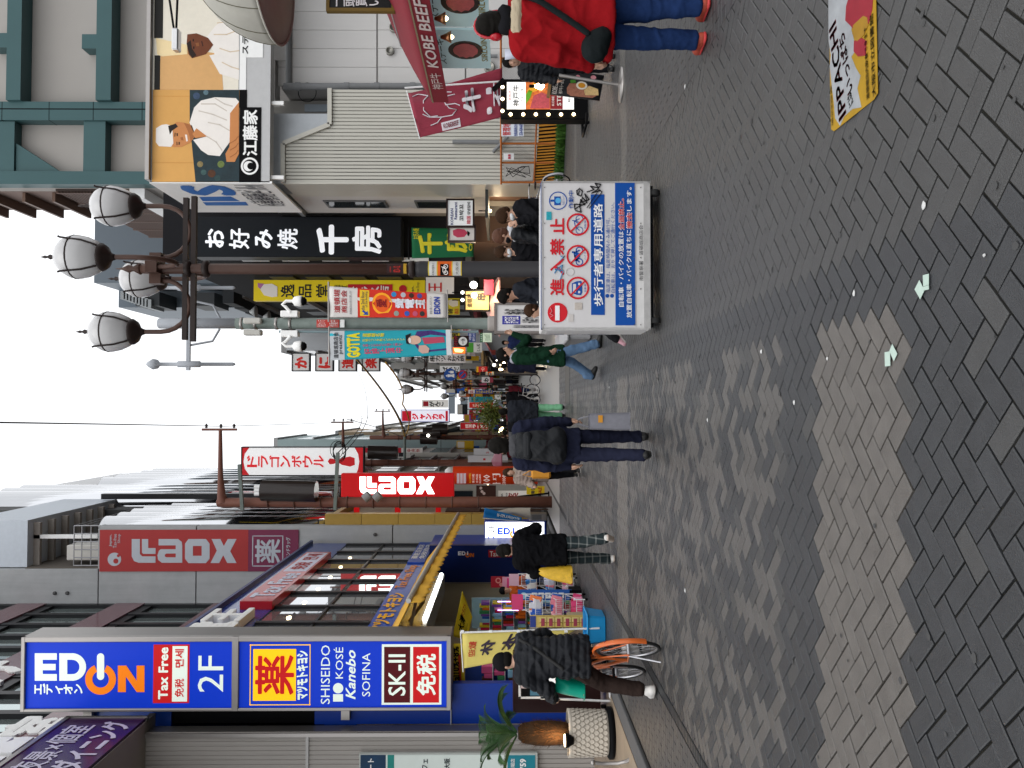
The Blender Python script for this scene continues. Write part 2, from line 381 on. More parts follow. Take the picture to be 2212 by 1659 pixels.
for x, y, a in bricks:
    if (x, y, a) in nearset: continue
    brick_mesh(mb, x, y, a+rb.uniform(-.008, .008), .2, .1, tone(x, y, rb), rb.uniform(-.002, .001), g=.0036, clip=(XL+.055, XR) if (x > XR-.12 or x < XL+.18) else None)
o = mb.obj('brick_field', PM, pave); o['kind'] = 'stuff'
# pavers laid straight along both sides
side = struct('side_pavement', MB().quad((-4.0, -6, -.013), (XL, -6, -.013), (XL, 24, -.013), (-4.0, 24, -.013)).quad((XR, -6, -.013), (30, -6, -.013), (30, 24, -.013), (XR, 24, -.013)), JOINT)
SG = M('side_paver', (.036, .036, .037), rough=.44, spec=.6, var=.12, scale=8, bump=.3, bscale=150, island=.09)
SL = M('side_paver_pale', (.078, .075, .07), rough=.45, spec=.6, var=.12, scale=8, bump=.3, bscale=150, island=.08)
mb = MB()
for y in np.arange(5, 23.9, .1):
    off = .1*(int(round(y*10)) % 2)
    row = [(x, .2) for x in list(np.arange(-3.9+off, -3.05, .2))+list(np.arange(XR+.105+off, 13, .2))]+([(XR+.055, .1), (-3.95, .1), (-3.05, .1)] if off > .05 else [])
    for x, ln in row:
        if abs(x) > .52*y+.3: continue
        wv = math.sin(x*2.2)*.05; t = band(y+wv)
        brick_mesh(mb, x, y, 0, ln, .1, 1 if t < .5 else 0, rb.uniform(-.002, .001), h=.01, g=.003, ch=.003)
o = mb.obj('paver_field', [SG, SL], side); o['kind'] = 'stuff'
# slotted drain, kerb, tiled shop floor
dr = struct('drain_channel', MB().box(XL-.05, XL+.05, -6, 90, -.02, .002), M('drain_iron', (.045, .047, .05), rough=.5, metal=.6, var=.2, scale=20))
mb = MB()
for y in np.arange(5.2, 24, .06): mb.box(XL-.042, XL+.042, y, y+.03, .002, .006)
mb.obj('slot_bar', M('drain_bar', (.07, .073, .077), rough=.45, metal=.7), dr)['kind'] = 'stuff'
kerb = struct('kerb', MB().box(-4.28, -4.0, -6, 60, -.03, .0), JOINT)
KM = M('kerb_stone', (.1, .1, .102), rough=.75, var=.1, scale=12, bump=.2, bscale=200, rand=.05)
for k in range(34):
    y0 = 4.5+k*.75; MB().rbox(-4.27, -4.01, y0+.004, y0+.746, .001, .045+RND.uniform(0, .002), .008).obj('kerb_stone', KM, kerb)
floor = struct('shop_floor', MB().box(-14, -4.28, 4, 31.2, -.02, .038), JOINT)
TM = M('beige_tile', (.3, .23, .165), rough=.42, var=.07, scale=3, bump=.05, rand=.06)
tl = None
for i in range(9):
    for k in range(22):
        x0, y0 = -4.29-.6*(i+1), 9.6+k*.6
        if abs(x0+.3) > .5*y0+.3 and i > 0: continue
        if tl is None:
            mb = MB(); mb.rbox(-.297, .297, -.297, .297, -.01, .004, .003); o = mb.obj('floor_tile', TM, floor, at=(0, 0, 0)); tl = o.data
        else: o = bpy.data.objects.new('floor_tile', tl); C.objects.link(o); o.parent = floor
        o.location = (x0+.3, y0+.3, .041)
# manhole plates and patches
PL = M('steel_plate', (.09, .085, .078), rough=.6, metal=.3, var=.1)
for n_, (a, b, c, d), lab in (('manhole_cover', (.1, 1.1, 20.2, 21.6), 'square paved access cover in the middle of the lane'),):
    t = thing(n_, lab, 'manhole cover', ((a+b)/2, (c+d)/2, 0)); MB().rbox(a, b, c, d, -.01, .006, .003).obj('plate', PL, t); MB().box(a-.04, b+.04, c-.04, c-.005, -.01, .007).box(a-.04, b+.04, d+.005, d+.04, -.01, .007).box(a-.04, a-.005, c, d, -.01, .007).box(b+.005, b+.04, c, d, -.01, .007).obj('frame', DARK, t)
c = onZ(zF(1125, 760)); t = thing('oval_cover', 'round metal cover by the drain before the tied cream umbrella', 'manhole cover', c)
MB().lathe([(.33, -.01), (.33, .007), (.31, .008)], c, 24).obj('plate', M('cast_iron', (.1, .1, .1), rough=.5, metal=.5), t)
# gum spots: nobody could count them
mb = MB(); rg = random.Random(11)
for _ in range(420):
    y = rg.uniform(2.3, 16)**1.0; x = rg.uniform(-2.8, 2.8); r = rg.uniform(.006, .02)
    if abs(x) > .55*y: continue
    n = 8; mb.add([(x+r*math.cos(6.283*k/n)*rg.uniform(.7, 1.2), y+r*math.sin(6.283*k/n)*rg.uniform(.7, 1.2), .0032) for k in range(n)], [tuple(range(n))])
tag(mb.obj('gum_spots', M('old_gum', (.06, .06, .06), rough=.9)), 'dark trodden chewing gum spots on the brick paving', 'gum', kind='stuff')
# taped marks and litter
TP = M('pale_tape', (.4, .5, .44), rough=.6, var=.08, scale=30)
for (q, lab) in (((((1520, 250), (1550, 190), (1583, 255), (1555, 312)), ((1572, 160), (1610, 150), (1610, 220), (1575, 232)), ((1572, 235), (1610, 222), (1610, 250), (1575, 258))), 'crossed pale green tape mark on dark bricks nearer the sticker'),
                 ((((1378, 595), (1410, 658), (1388, 705), (1360, 640)), ((1330, 648), (1364, 642), (1366, 735), (1332, 738))), 'pale green tape mark at the edge of the pale brick band')):
    P = [[onZ(zO(*p), .004+.001*k) for p in f] for k, f in enumerate(q)]; c = P[0][0].copy(); t = thing('tape_mark', lab, 'tape', c, 'tape marks on the paving')
    for f in P:
        m = MB(); n = len(f); m.add([tuple(p) for p in f]+[(p.x, p.y, p.z+.001) for p in f], [tuple(range(n)), tuple(range(2*n-1, n-1, -1))]+[(i, (i+1) % n, n+(i+1) % n, n+i) for i in range(n)]); m.obj('strip', TP, t)
LW = M('litter_white', (.5, .5, .49), rough=.7)
for k, (zf, x, y, sz, lab) in enumerate(((zN, 1578, 1303, .035, 'scrap of white feather fluff on the near grey bricks'), (zN, 1965, 1617, .016, 'small white bottle cap at the near dark bricks'), (zO, 1137, 275, .03, 'white paper stub between dark and grey bricks'),
        (zO, 548, 645, .04, 'white torn paper splash on the dark brick strip'), (zO, 968, 686, .022, 'white cigarette filter on the pale brick band'), (zO, 208, 1078, .035, 'white paper stick in the mixed brick field'),
        (zP, 65, 535, .045, 'white square card on the bricks by the drain'), (zQ, 848, 738, .06, 'white tissue lying beside the far pale band'), (zI, 2140, 745, .05, 'cream scrap at the corner of the grey road paving'), (zO, 757, 965, .03, 'white splat on the mixed bricks before the pale band'))):
    sz *= .6; c = onZ(zf(x, y), .003); r = random.Random(k); m = MB(); n = 7
    P = [(c.x+sz*math.cos(6.283*i/n)*r.uniform(.4, 1), c.y+sz*math.sin(6.283*i/n)*r.uniform(.4, 1)) for i in range(n)]
    m.add([(a, b, .0035) for a, b in P]+[(a, b, .006) for a, b in P]+[(c.x, c.y, .012)], [(i, (i+1) % n, n+(i+1) % n, n+i) for i in range(n)]+[(n+i, n+(i+1) % n, 2*n) for i in range(n)])
    tag(m.obj('paper_scrap', LW, at=c), lab, 'paper', 'scraps on the paving')
# printed floor sticker
c = onZ(zN(1130, 400)); st = thing('floor_sticker', 'yellow and white printed floor sticker with red lettering on the grey bricks', 'sticker', c)
B = Board(st, 'Z', .0035, z=zN)
B.poly([(978, -60), (1275, -60), (1288, 590), (1262, 632), (1010, 832), (992, 820), (985, 520)], paint('9A7818', var=.2), 'sheet', .002)
B.poly([(976, -60), (1130, -60), (1140, 90), (1122, 190), (1138, 250), (1142, 330), (1122, 360), (1150, 430), (1180, 480), (1160, 560), (1186, 680), (1130, 690), (1075, 740), (1050, 798), (1020, 750), (1010, 640), (1000, 560), (985, 420), (992, 350), (978, 260)], paint('8E9194', var=.25), 'burst', .0035, .002)
B.poly([(1120, -60), (1262, -60), (1255, 60), (1232, 150), (1180, 175), (1150, 205), (1120, 165), (1085, 130), (1090, 40)], paint('84202C', var=.25), 'red_shape', .0045, .002)
B.poly([(1140, 260), (1190, 240), (1218, 260), (1215, 352), (1165, 358), (1138, 325)], paint('84202C', var=.25), 'red_shape', .0045, .002)
B.poly([(1135, 160), (1200, 100), (1225, 110), (1230, 160), (1205, 220), (1160, 262), (1130, 215)], paint('8E6B1C', var=.25), 'tan_shape', .005, .002)
RL = paint('8E1A28', var=.2); 
def gtext(Bd, s_, p0, p1, h, mat, d):     # a line of lettering between two picture points lying on the ground
    V, F, asp = glyphs(s_, .02); a = Vector(Bd.uv(Bd.pt(*p0))); b = Vector(Bd.uv(Bd.pt(*p1))); t = b-a; nn = Vector((-t.y, t.x)).normalized()*h
    m = MB(); m.add([tuple(Bd.at(*(a+t*x+nn*y), d)) for x, y in V[:, :2]], F); return m.obj('lettering', mat, st)
gtext(B, 'IPPACHI', (1092, 715), (1025, 120), .085, RL, .0055)
gtext(B, 'いっぱち', (1135, 560), (1078, 190), .07, RL, .0055)
gtext(B, 'には', (1138, 640), (1122, 575), .05, paint('2A2A30'), .0055)
gtext(B, '大阪市立図書館', (1280, 600), (1262, 80), .035, paint('3A3A3C'), .0055)
gtext(B, '道頓堀店内飲食できます', (1240, 620), (1222, 160), .03, paint('3A3A3C'), .0055)
gtext(B, 'TAKE OUT OK NOW OPEN', (1010, 790), (1000, 540), .02, paint('3A3A3C'), .0055)
# ================================================================== buildings on the left
GLASS = M('dark_glass', (.02, .026, .028), rough=.08, var=0, spec=.5)
MULL = M('black_frame', (.012, .012, .014), rough=.35, var=.05)
CONC = M('fair_concrete', (.40, .41, .415), rough=.85, var=.10, scale=1.6, bump=.15, bscale=25, streak=.09)
BEIGE = M('beige_panel', (.36, .335, .31), rough=.6, var=.03, scale=2)
STEEL = M('brushed_steel', (.34, .32, .305), rough=.38, metal=.85, var=.04, scale=1.5, streak=.05)
BLUE = paint('123A9B', rough=.35); NAVY = paint('10245F', rough=.35)
WHITE = paint('F2F2F0'); BLACK = paint('0C0C0E', spec=.06)
# --- dining house with ribbed beige wall and an overhanging purple sign
t = thing('dining_house', 'beige ribbed wall and overhang behind the potted palm', 'building', (-8, 14.4, 0))
mb = MB(); xs = np.arange(-12.4, -5.74, .08)
for x in xs: mb.quad((x, 14.4, .04), (x+.06, 14.4, .04), (x+.06, 14.4, 7.9), (x, 14.4, 7.9)); mb.quad((x+.06, 14.4, .04), (x+.07, 14.415, .04), (x+.07, 14.415, 7.9), (x+.06, 14.4, 7.9)); mb.quad((x+.07, 14.415, .04), (x+.08, 14.4, .04), (x+.08, 14.4, 7.9), (x+.07, 14.415, 7.9))
mb.box(-12.4, -5.74, 14.42, 14.7, 0.04, 7.9); mb.obj('wall', BEIGE, t)
MB().box(-5.765, -5.7, 14.36, 14.72, .04, 7.9).obj('corner_trim', STEEL, t)
MB().box(-12.4, -5.765, 14.37, 14.398, 5.05, 5.1).obj('joint_trim', M('trim_grey', (.35, .34, .33), rough=.4, metal=.5), t)
MB().box(-14, -5.5, 8.0, 14.8, 7.9, 8.0).obj('soffit', M('soffit_beige', (.33, .3, .26), rough=.6), t)
MB().box(-14, -7.7, 8.0, 14.8, 8.0, 11).obj('upper_wall', BEIGE, t)
f = thing('dining_sign', 'purple overhead dining sign with slanted white characters at the corner', 'sign', (-5.45, 12, 7.9))
MB().box(-5.5, -5.45, 8.0, 14.45, 7.92, 9.25).obj('panel', paint('3B1C45', var=.25, scale=.8, rough=.25), f)
MB().box(-5.55, -5.43, 8.0, 14.47, 9.25, 9.33).box(-5.55, -5.43, 14.45, 14.5, 7.9, 9.33).obj('frame', STEEL, f)
B = Board(f, 'X', -5.45, 1); PW = paint('C9C4D6')
B.textuv('夜景×個室', 12.3, 8.6, 14.1, 9.1, PW, bold=.02); B.textuv('ダイニング', 12.35, 8.0, 14.25, 8.53, PW, bold=.03)
for k, y in enumerate((11.55, 12.3, 13.05)):
    m = MB(); m.prism([(0, 0), (.62, 0), (.62, .2), (.4, .34), (.62, .34), (.62, .62), (0, .62)], lambda u, v, q: Vector((-5.6+q, y+u, 9.42+v)), .14, -.14)
    tag(m.obj('block_letter', paint('ECECEC'), at=(-5.6, y, 9.33)), ('first', 'second', 'third')[k]+' white solid letter from the frame edge above the purple dining sign', 'letter', 'white letters above the dining sign')
# --- tall glass block above
t = thing('glass_tower', 'tall dark glazed building with maroon bands behind the blue shop sign', 'building', (-7.6, 23, 9))
MB().box(-14, -7.75, 14.8, 31.4, 0.04, 26).obj('core', M('tower_core', (.03, .03, .032), rough=.7), t)
MAR = M('maroon_stone', (.17, .085, .1), rough=.25, var=.12, scale=1.2, coat=.3)
for z0, z1 in ((8.6, 9.1), (11.8, 12.75), (15.4, 16.5), (19.15, 20.25), (23, 24)):
    MB().box(-7.74, -7.5, 14.8, 31.4, z0, z1).obj('maroon_band', MAR, t); MB().box(-7.74, -7.56, 14.8, 31.4, z0-.35, z0-.01).obj('band_soffit', MULL, t)
yb = [14.9+1.37*k for k in range(13)]
for y in yb: MB().box(-7.7, -7.53, y-.13, y+.13, 8.2, 25.9).obj('mullion', MULL, t)
for z0, z1 in ((9.1, 11.45), (12.75, 15.05), (16.5, 18.8), (20.25, 22.65)):
    for k in range(12): MB().box(-7.72, -7.66, yb[k]+.135, yb[k+1]-.135, z0, z1).obj('pane', M('tower_glass', (.42, .5, .49), rough=.05, var=.05, scale=.4, spec=1, metal=.75), t)
B = Board(t, 'X', -7.46, 1, z=zA)
B.textuv('イ', 21.7, 15.3, 22.9, 16.9, WHITE, bold=.06, ex=.16, name='block_letter'); B.textuv('ナ', 23.0, 15.3, 24.2, 16.9, WHITE, bold=.06, ex=.16, name='block_letter')
B.textuv('個室', 17.4, 11.7, 19.9, 13.3, WHITE, bold=.06, ex=.16, name='block_letter')
# --- drugstore and electronics shop, two floors
XF = -5.2
t = thing('corner_shop', 'blue fronted two storey shop with black framed upstairs windows and yellow awning', 'building', (XF, 23, 0))
MB().box(-9, XF-.02, 14.85, 31.3, 7.64, 8.97).obj('upper_fascia', paint('1B3E8F', rough=.2, coat=.4), t)
MB().box(-7.7, XF+.1, 14.83, 31.32, 8.97, 9.06).obj('coping', NAVY, t)
MB().box(-7.6, XF-.02, 14.85, 31.3, 4.3, 4.88).obj('lower_fascia', paint('1F4AA8', rough=.3), t)
MB().box(-7.7, XF-.05, 14.86, 31.28, 4.29, 4.31).obj('ceiling', M('shop_ceiling', (.6, .6, .58), rough=.6), t)
ym = [15+1.6*k for k in range(11)]
for y in ym: MB().box(XF-.12, XF+.02, y-.09, y+.09, 4.88, 7.64).obj('mullion', MULL, t)
MB().box(XF-.1, XF, 15, 31, 6.2, 6.26).obj('transom', MULL, t)
for k in range(10):
    for z0, z1 in ((4.88, 6.2), (6.26, 7.64)): MB().box(XF-.07, XF-.05, ym[k]+.09, ym[k+1]-.09, z0, z1).obj('pane', M('shop_glass', (.5, .52, .55), rough=.02, var=0, spec=1, metal=.8), t)
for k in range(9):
    MB().lathe([(.03, -.02), (.09, 0), (.09, .02)], (XF-.045, ym[k]+.6, 7.0), 10, ax='x', sx=1.2, sy=.6).obj('spot_glow_disc', M('warm_glow', (1, .8, .5), emit=6, var=0), t)  # glowing discs laid on the panes imitate the ceiling spots inside
# near end wall facing the camera
MB().box(-5.72, -5.0, 14.82, 14.98, .04, 5.05).obj('blue_end_panel', BLUE, t); MB().box(-5.72, -5.0, 14.78, 14.819, 2.58, 2.6).obj('panel_joint', M('joint_pale', (.4, .42, .5), rough=.4), t)
MB().box(-5.72, -5.0, 14.9, 15.0, 5.05, 8.9).obj('dark_recess_sheet', BLACK, t)  # black sheet in place of the recess, its shade put into the colour
# ground floor inside
WALLB = M('shop_wall', (.52, .49, .40), rough=.7, var=.03)
MB().box(-7.7, -6.25, 29.0, 29.1, .04, 4.29).box(-7.7, -7.6, 15, 29, .04, 4.29).obj('inner_wall', WALLB, t)
MB().box(-6.22, -4.9, 28.9, 29.2, .04, 4.29).obj('blue_inner_wall', NAVY, t); MB().box(-6.25, -6.2, 28.87, 29.2, .04, 4.29).obj('inner_trim', STEEL, t)
MB().box(-4.95, -4.9, 29.2, 31.3, .04, 4.29).obj('blue_side_wall', BLUE, t)
MB().box(-5.55, -5.0, 16.2, 24.5, 3.42, 4.1).obj('shutter_box', M('shutter_steel', (.32, .33, .33), rough=.35, metal=.7), t)
MB().box(-5.02, -4.94, 19.2, 24.3, 3.46, 3.54).obj('tube_lamp', M('tube_light', (.95, 1, .98), emit=9, var=0), t)
MB().box(-5.7, -5.0, 14.99, 15.0, .04, .05).obj('threshold', STEEL, t)
B = Board(t, 'Y', 28.9, z=zF)
power_logo(B, lambda x, y: (178+x*.145, 1092+y*.145), paint('E8E8EE'), paint('E0741C'))
B.rect(440, 1080, 640, 1142, paint('B3202A'), 'red_panel', .02); B.text('Tax Free', 452, 1090, 625, 1135, WHITE, .026, rot=True)
# lower fascia writing
B = Board(t, 'X', XF-.02, 1, z=zE, lift=.004)
YEL, RED = paint('F2B61C'), paint('B01E22')
B.rectuv(17.55, 4.36, 18.7, 4.84, YEL, 'yellow_panel', .012); B.textuv('薬', 17.8, 4.4, 18.45, 4.8, RED, .018, .03)
B.textuv('マツモトキヨシ', 19.0, 4.38, 22.9, 4.82, YEL, .01, .04); B.textuv('Tax Free Shop', 23.5, 4.4, 26.9, 4.8, paint('E58A1E'), .01, .02)
B.rectuv(27.2, 4.3, 31.2, 4.87, paint('1C47A8'), 'blue_panel', .05); B.textuv('藥粧百貨店', 27.8, 4.6, 30.6, 4.82, WHITE, .056, .02); B.textuv('免稅商店', 27.8, 4.36, 30.6, 4.56, WHITE, .056, .02)
B = Board(t, 'X', XF-.02, 1, lift=.004)
B.textuv('愛電王', 16.6, 7.78, 20.4, 8.85, WHITE, .22, .05, ex=.21, name='block_letter')
s_ = thing('tax_free_sign', 'red box sign with white slanted lettering on the blue upper front', 'sign', (XF, 24.6, 7.6))
MB().box(XF-.015, XF+.2, 21.1, 28.2, 7.62, 8.45).obj('box', paint('B0222B', rough=.3, coat=.3), s_)
B = Board(s_, 'X', XF+.2, 1); B.textuv('Tax Free', 21.5, 7.72, 24.6, 8.34, paint('DADDEE'), .006, .03); B.rectuv(24.9, 7.68, 28.0, 8.38, paint('DADDEE'), 'white_panel', .006); B.textuv('免税', 25.15, 7.78, 26.3, 8.28, RED, .012, .03); B.textuv('면세', 26.7, 7.78, 27.8, 8.28, RED, .012, .02)
# awning
a = thing('awning', 'yellow scalloped shop awning with fold-out arms over the drugstore front', 'awning', (-4.4, 21.5, 3.3))
AW = M('awning_yellow', (.85, .47, .06), rough=.7, var=.06, scale=4, bump=.1, bscale=8)
def afn(u, v):
    y = 15.4+u*12.6; x = -5.2+1.5*v; zf = 3.42-.22*u; return Vector((x, y, 4.28+(zf-4.28)*v-.05*math.sin(math.pi*v)+.006*math.sin(u*60)))
MB().sheet(afn, 60, 6, .012).obj('canopy', AW, a)
def vfn(u, v):
    p = afn(u, 1); n = 34; return Vector((p.x+.02+.02*math.sin(u*75), p.y, p.z-.02-v*(.2+.07*abs(math.sin(u*n*math.pi)))))
MB().sheet(vfn, 204, 3, .008).obj('valance', AW, a)
MB().tube([afn(0, 1.02)+Vector((.02, 0, .03)), afn(1, 1.02)+Vector((.02, 0, .03))], .05, 8).obj('front_rail', M('alu', (.5, .48, .45), rough=.4, metal=.6), a)
for y in (16.2, 19.2, 22.2, 25.2, 27.7): u = (y-15.4)/12.6; MB().bar((-5.15, y, 3.95), (-4.5, y-.25, 3.5), .07).bar((-4.5, y-.25, 3.5), afn(u, 1)+Vector((-.02, 0, -.05)), .06).obj('arm', M('arm_tan', (.42, .33, .22), rough=.5), a)
# --- big lit pylon sign
PY = 14.5
p = thing('pylon_sign', 'tall lit blue sign in a steel case with white and orange logo', 'sign', (-4.8, PY, 2.6))
B = Board(p, 'Y', PY, z=zA)
u0, v1, u1, _ = *B.box2(190, 525, 191, 1170)[:1], B.pt(190, 800).z, B.pt(190, 528).x, 0
v0 = onY(zB(1957, 800), PY).z
x0 = B.pt(1000, 1168).x; x1 = B.pt(1000, 522).x
MB().rbox(x0, x1, PY+.02, PY+.62, v0, v1, .02).obj('case', STEEL, p)
EB = paint('0030B4', .42, var=.02)
gx0, gx1 = B.pt(1000, 1142).x, B.pt(1000, 568).x
ga1, ga0 = B.pt(228, 800).z, B.pt(2008, 800).z; gb1, gb0 = onY(zB(125, 800), PY).z, onY(zB(1915, 800), PY).z
MB().box(gx0, gx1, PY+.0, PY+.03, ga0, ga1).obj('lit_panel', EB, p); MB().box(gx0, gx1, PY+.0, PY+.03, gb0, gb1).obj('lit_panel', EB, p)
for q in ((x0, x1, v1-(v1-ga1), v1), (x0, x1, v0, gb0), (x0, x1, gb1, ga0), (x0, gx0, v0, v1), (gx1, x1, v0, v1)): MB().rbox(q[0], q[1], PY-.05+(.004 if q[1]-q[0] < .5 else 0), PY+.03, q[2], q[3], .012).obj('frame', STEEL, p)
LW_ = M('lit_white', hexc('DDE8DC'), emit=.36, var=0); LO = M('lit_orange', hexc('EE7C06'), emit=.32, var=0); LR = M('lit_red', hexc('B81418'), emit=.4, var=0); LY = M('lit_yellow', hexc('F7BE10'), emit=.5, var=0); LM = M('lit_maroon', hexc('4A0A10'), emit=.35, var=0)
power_logo(B, lambda x, y: (302+x, 668+y), LW_, LO)
B.text('エディオン', 300, 928, 716, 1022, LW_, .006, .03, vert=True)
B.rect(1325, 592, 1636, 1098, LR, 'red_panel', .006); B.text('Tax Free', 1372, 615, 1456, 1064, LW_, .01, .03); B.rect(1490, 606, 1620, 1084, LW_, 'white_panel', .01); B.text('免税', 1512, 885, 1592, 1045, LR, .014, .03); B.text('면세', 1515, 630, 1592, 790, LR, .014, .025)
B.text('2F', 1712, 688, 1930, 1002, LW_, .006, 0)
B.z = zB
for q in ((215, 592, 738, 600), (215, 1110, 738, 1117), (215, 592, 222, 1117), (731, 592, 738, 1117)): B.rect(*q, LY, 'border', .006)
B.rect(243, 632, 614, 1078, LY, 'yellow_panel', .006); B.text('薬', 262, 682, 598, 1026, LR, .012, .03); B.text('マツモトキヨシ', 618, 645, 718, 1070, LW_, .006, .05, slant=-.2)
B.text('SHISEIDO', 830, 598, 908, 1105, LW_, .006, .002); B.text('KOSÉ', 940, 615, 1022, 885, LW_, .006, .0)
B.disc(978, 970, 44, LW_, 'emblem'); B.rect(935, 1022, 1020, 1085, LW_, 'emblem', .006)
B.text('Kanebo', 1045, 640, 1130, 1065, LW_, .006, .02, slant=.3); B.text('SOFINA', 1186, 665, 1256, 1040, LW_, .006, 0)
B.rect(1355, 590, 1870, 1112, LW_, 'white_panel', .006); B.rect(1375, 612, 1600, 1094, LM, 'maroon_panel', .01); B.text('SK-II', 1412, 675, 1562, 1032, LW_, .014, .012); B.rect(1625, 612, 1850, 1094, LR, 'red_panel', .01); B.text('免税', 1655, 670, 1825, 1030, LW_, .014, .045)
for z in (9, 4.4): MB().box(-5.6, -5.2, PY+.2, PY+.3, z, z+.15).obj('bracket', STEEL, p)
# --- concrete side wall with the red banner
CY = 31.5
t = thing('concrete_building', 'grey fair-faced concrete end wall carrying a long red banner', 'building', (-6, CY, 0))
def px(dy): return onY((500, dy), CY).x
def pz(dx): return onY((dx, 1200), CY).z
xr = px(1136); zs = [0, pz(848), pz(424), pz(213), pz(0)+4]
for k in range(4):
    MB().rbox(-14, px(1228)-.01 if k == 3 else xr, CY, CY+.4, zs[k]+.02, zs[k+1]-.02, .01).obj('wall_panel', CONC, t)
MB().box(-14, xr-.1, CY+.1, CY+6, 0, zs[3]-.03).box(-14, px(1226), CY+.1, CY+9, zs[3], pz(52)).obj('core', M('conc_core', (.13, .115, .1), rough=.9), t)
MB().box(px(1228), xr, CY, CY+7, zs[3]-.02, zs[3]+.02).obj('terrace_slab', CONC, t)
rl = MB()
for k in range(6): x = px(1222)+k*(xr-px(1222))/5.; rl.tube([(x, CY+.1, zs[3]), (x, CY+.1, zs[3]+1.0)], .025, 6)
for h in (.35, .7, 1.0): rl.tube([(px(1222), CY+.1, zs[3]+h), (xr, CY+.1, zs[3]+h)], .02, 6); rl.tube([(xr, CY+.1, zs[3]+h), (xr, CY+5, zs[3]+h)], .02, 6)
rl.obj('railing', M('rail_grey', (.3, .3, .31), rough=.4, metal=.6), t)
MB().rbox(px(1215), px(1182), CY+.5, CY+1.4, zs[3]+.02, zs[3]+1.5, .03).obj('air_unit', M('ac_cream', (.6, .58, .54), rough=.5), t)
MB().box(px(1226), xr+.2, CY+.2, CY+9, pz(52), pz(0)+1.6).obj('eave_slab', M('eave_pale', (.55, .6, .66), rough=.5), t)
for k in range(9): MB().box(px(1226), xr+.05, CY+1.0*k+.6, CY+1.0*k+.75, pz(52)-.25, pz(52)).obj('eave_rib', M('eave_rib', (.3, .27, .24), rough=.7), t)
MB().box(px(1168), px(1160), CY+.6, CY+.75, zs[3], pz(52)).obj('post', WHITE, t)
for (dx, dy) in ((120, 1280), (147, 1280), (810, 1155)): MB().lathe([(.07, 0), (.07, -.05), (.04, -.06)], (px(dy), CY, pz(dx)), 10, ax='y').obj('vent_cap', M('vent_dark', (.1, .1, .1)), t)
bn = thing('red_banner', 'long faded red banner turned on its side on the concrete wall', 'banner', (-5.5, CY, 10))
B = Board(bn, 'Y', CY-.03, z=zD); FR = M('banner_red', hexc('A83A3A'), rough=.6, var=.06, scale=1.5); FP = M('banner_plum', hexc('7A3550'), rough=.6, var=.06, scale=1.5); FW = M('banner_white', hexc('B9BEC6'), rough=.6, var=.04)
B.rect(862, 905, 2145, 1265, FR, 'cloth', .012, -.0); B.rect(2146, 905, 2580, 1265, FP, 'cloth', .012, 0)
def laox(B, q, W, d):
    P = lambda pts: B.poly([q(*p) for p in pts], W, 'lettering', d)
    P([(0, 0), (70, 0), (70, 130), (90, 150), (205, 150), (205, 205), (60, 205), (20, 190), (0, 150)]); P([(88, 0), (142, 0), (142, 78), (205, 78), (205, 128), (100, 128), (88, 118)])
    P([(232, 0), (400, 0), (432, 25), (436, 60), (436, 205), (380, 205), (380, 55), (232, 55)]); P([(250, 88), (380, 88), (380, 125), (300, 125), (285, 135), (285, 150), (300, 158), (380, 158), (380, 205), (260, 205), (228, 180), (222, 140), (235, 100)])
    P([(460, 40), (490, 0), (640, 0), (672, 40), (672, 60), (460, 60)]); P([(460, 145), (672, 145), (672, 170), (640, 208), (490, 208), (460, 170)]); P([(460, 60), (528, 60), (528, 145), (460, 145)]); P([(604, 60), (672, 60), (672, 145), (604, 145)])
    P([(690, 0), (765, 0), (795, 60), (830, 0), (905, 0), (850, 105), (905, 207), (825, 207), (790, 140), (755, 207), (680, 207), (735, 100)])
laox(B, lambda x, y: (1140+x, 985+y), FW, .018)
B.disc(990, 1160, 58, FW, 'emblem', .018); B.disc(1003, 1175, 22, FR, 'emblem', .022); B.disc(1025, 1128, 13, FR, 'emblem', .022); B.text('Japan.', 945, 945, 972, 1050, FW, .018, .02); B.text('Tax-free', 980, 942, 1010, 1062, FW, .018, 0); B.text('Shop', 1018, 942, 1048, 1020, FW, .018, 0)
for q in ((2180, 955, 2188, 1222), (2440, 955, 2448, 1222), (2180, 955, 2448, 962), (2180, 1214, 2448, 1222)): B.rect(*q, FW, 'border', .018)
B.text('薬', 2205, 985, 2425, 1195, FW, .018, .03); B.text('ククミンドラッグ', 2470, 970, 2510, 1222, FW, .018, .03)
# --- building with bright steel columns
t = thing('steel_column_building', 'building clad in bright polished steel half-round columns beyond the concrete wall', 'building', (-4.8, 36, 0))
CHR = M('polished_steel', (.62, .63, .65), rough=.1, metal=1., var=.03, scale=.6, streak=.04)
MB().box(-14, -5.4, 31.9, 37.5, 8.6, pz(225)).obj('core', M('steel_core', (.06, .06, .06)), t); MB().box(-14, -4.7, 37.5, 58, 8.6, 26.5).obj('core', M('steel_core'), t)
def cols(ys, x, z0, z1, r, nm='steel_column'):
    for y in ys:
        prof = []; zz = z0
        while zz < z1-.3: h = z1-zz; prof += [(r, zz), (r, zz+h-.03), (r-.03, zz+h-.025), (r-.03, zz+h-.005)]; zz += h
        MB().lathe(prof, (x, y, 0), 28).obj(nm, CHR, t)
        MB().box(x+r*.5, x+r*.82, y+r*.78, y+r*.98, z0, z1-.3).obj('groove_strip', MULL, t)  # thin dark strip added in the groove to draw a dark line
cols([32.5, 33.7, 34.9, 36.1], -5.0, 8.75, pz(200), .68); cols([37.3], -4.9, 9, pz(240), .55)
cols([39.6, 41.2, 42.8], -4.95, 10, 26.8, .9); cols([45.2, 46.8, 48.4, 50, 51.6], -4.75, 10, 23.8, .9)
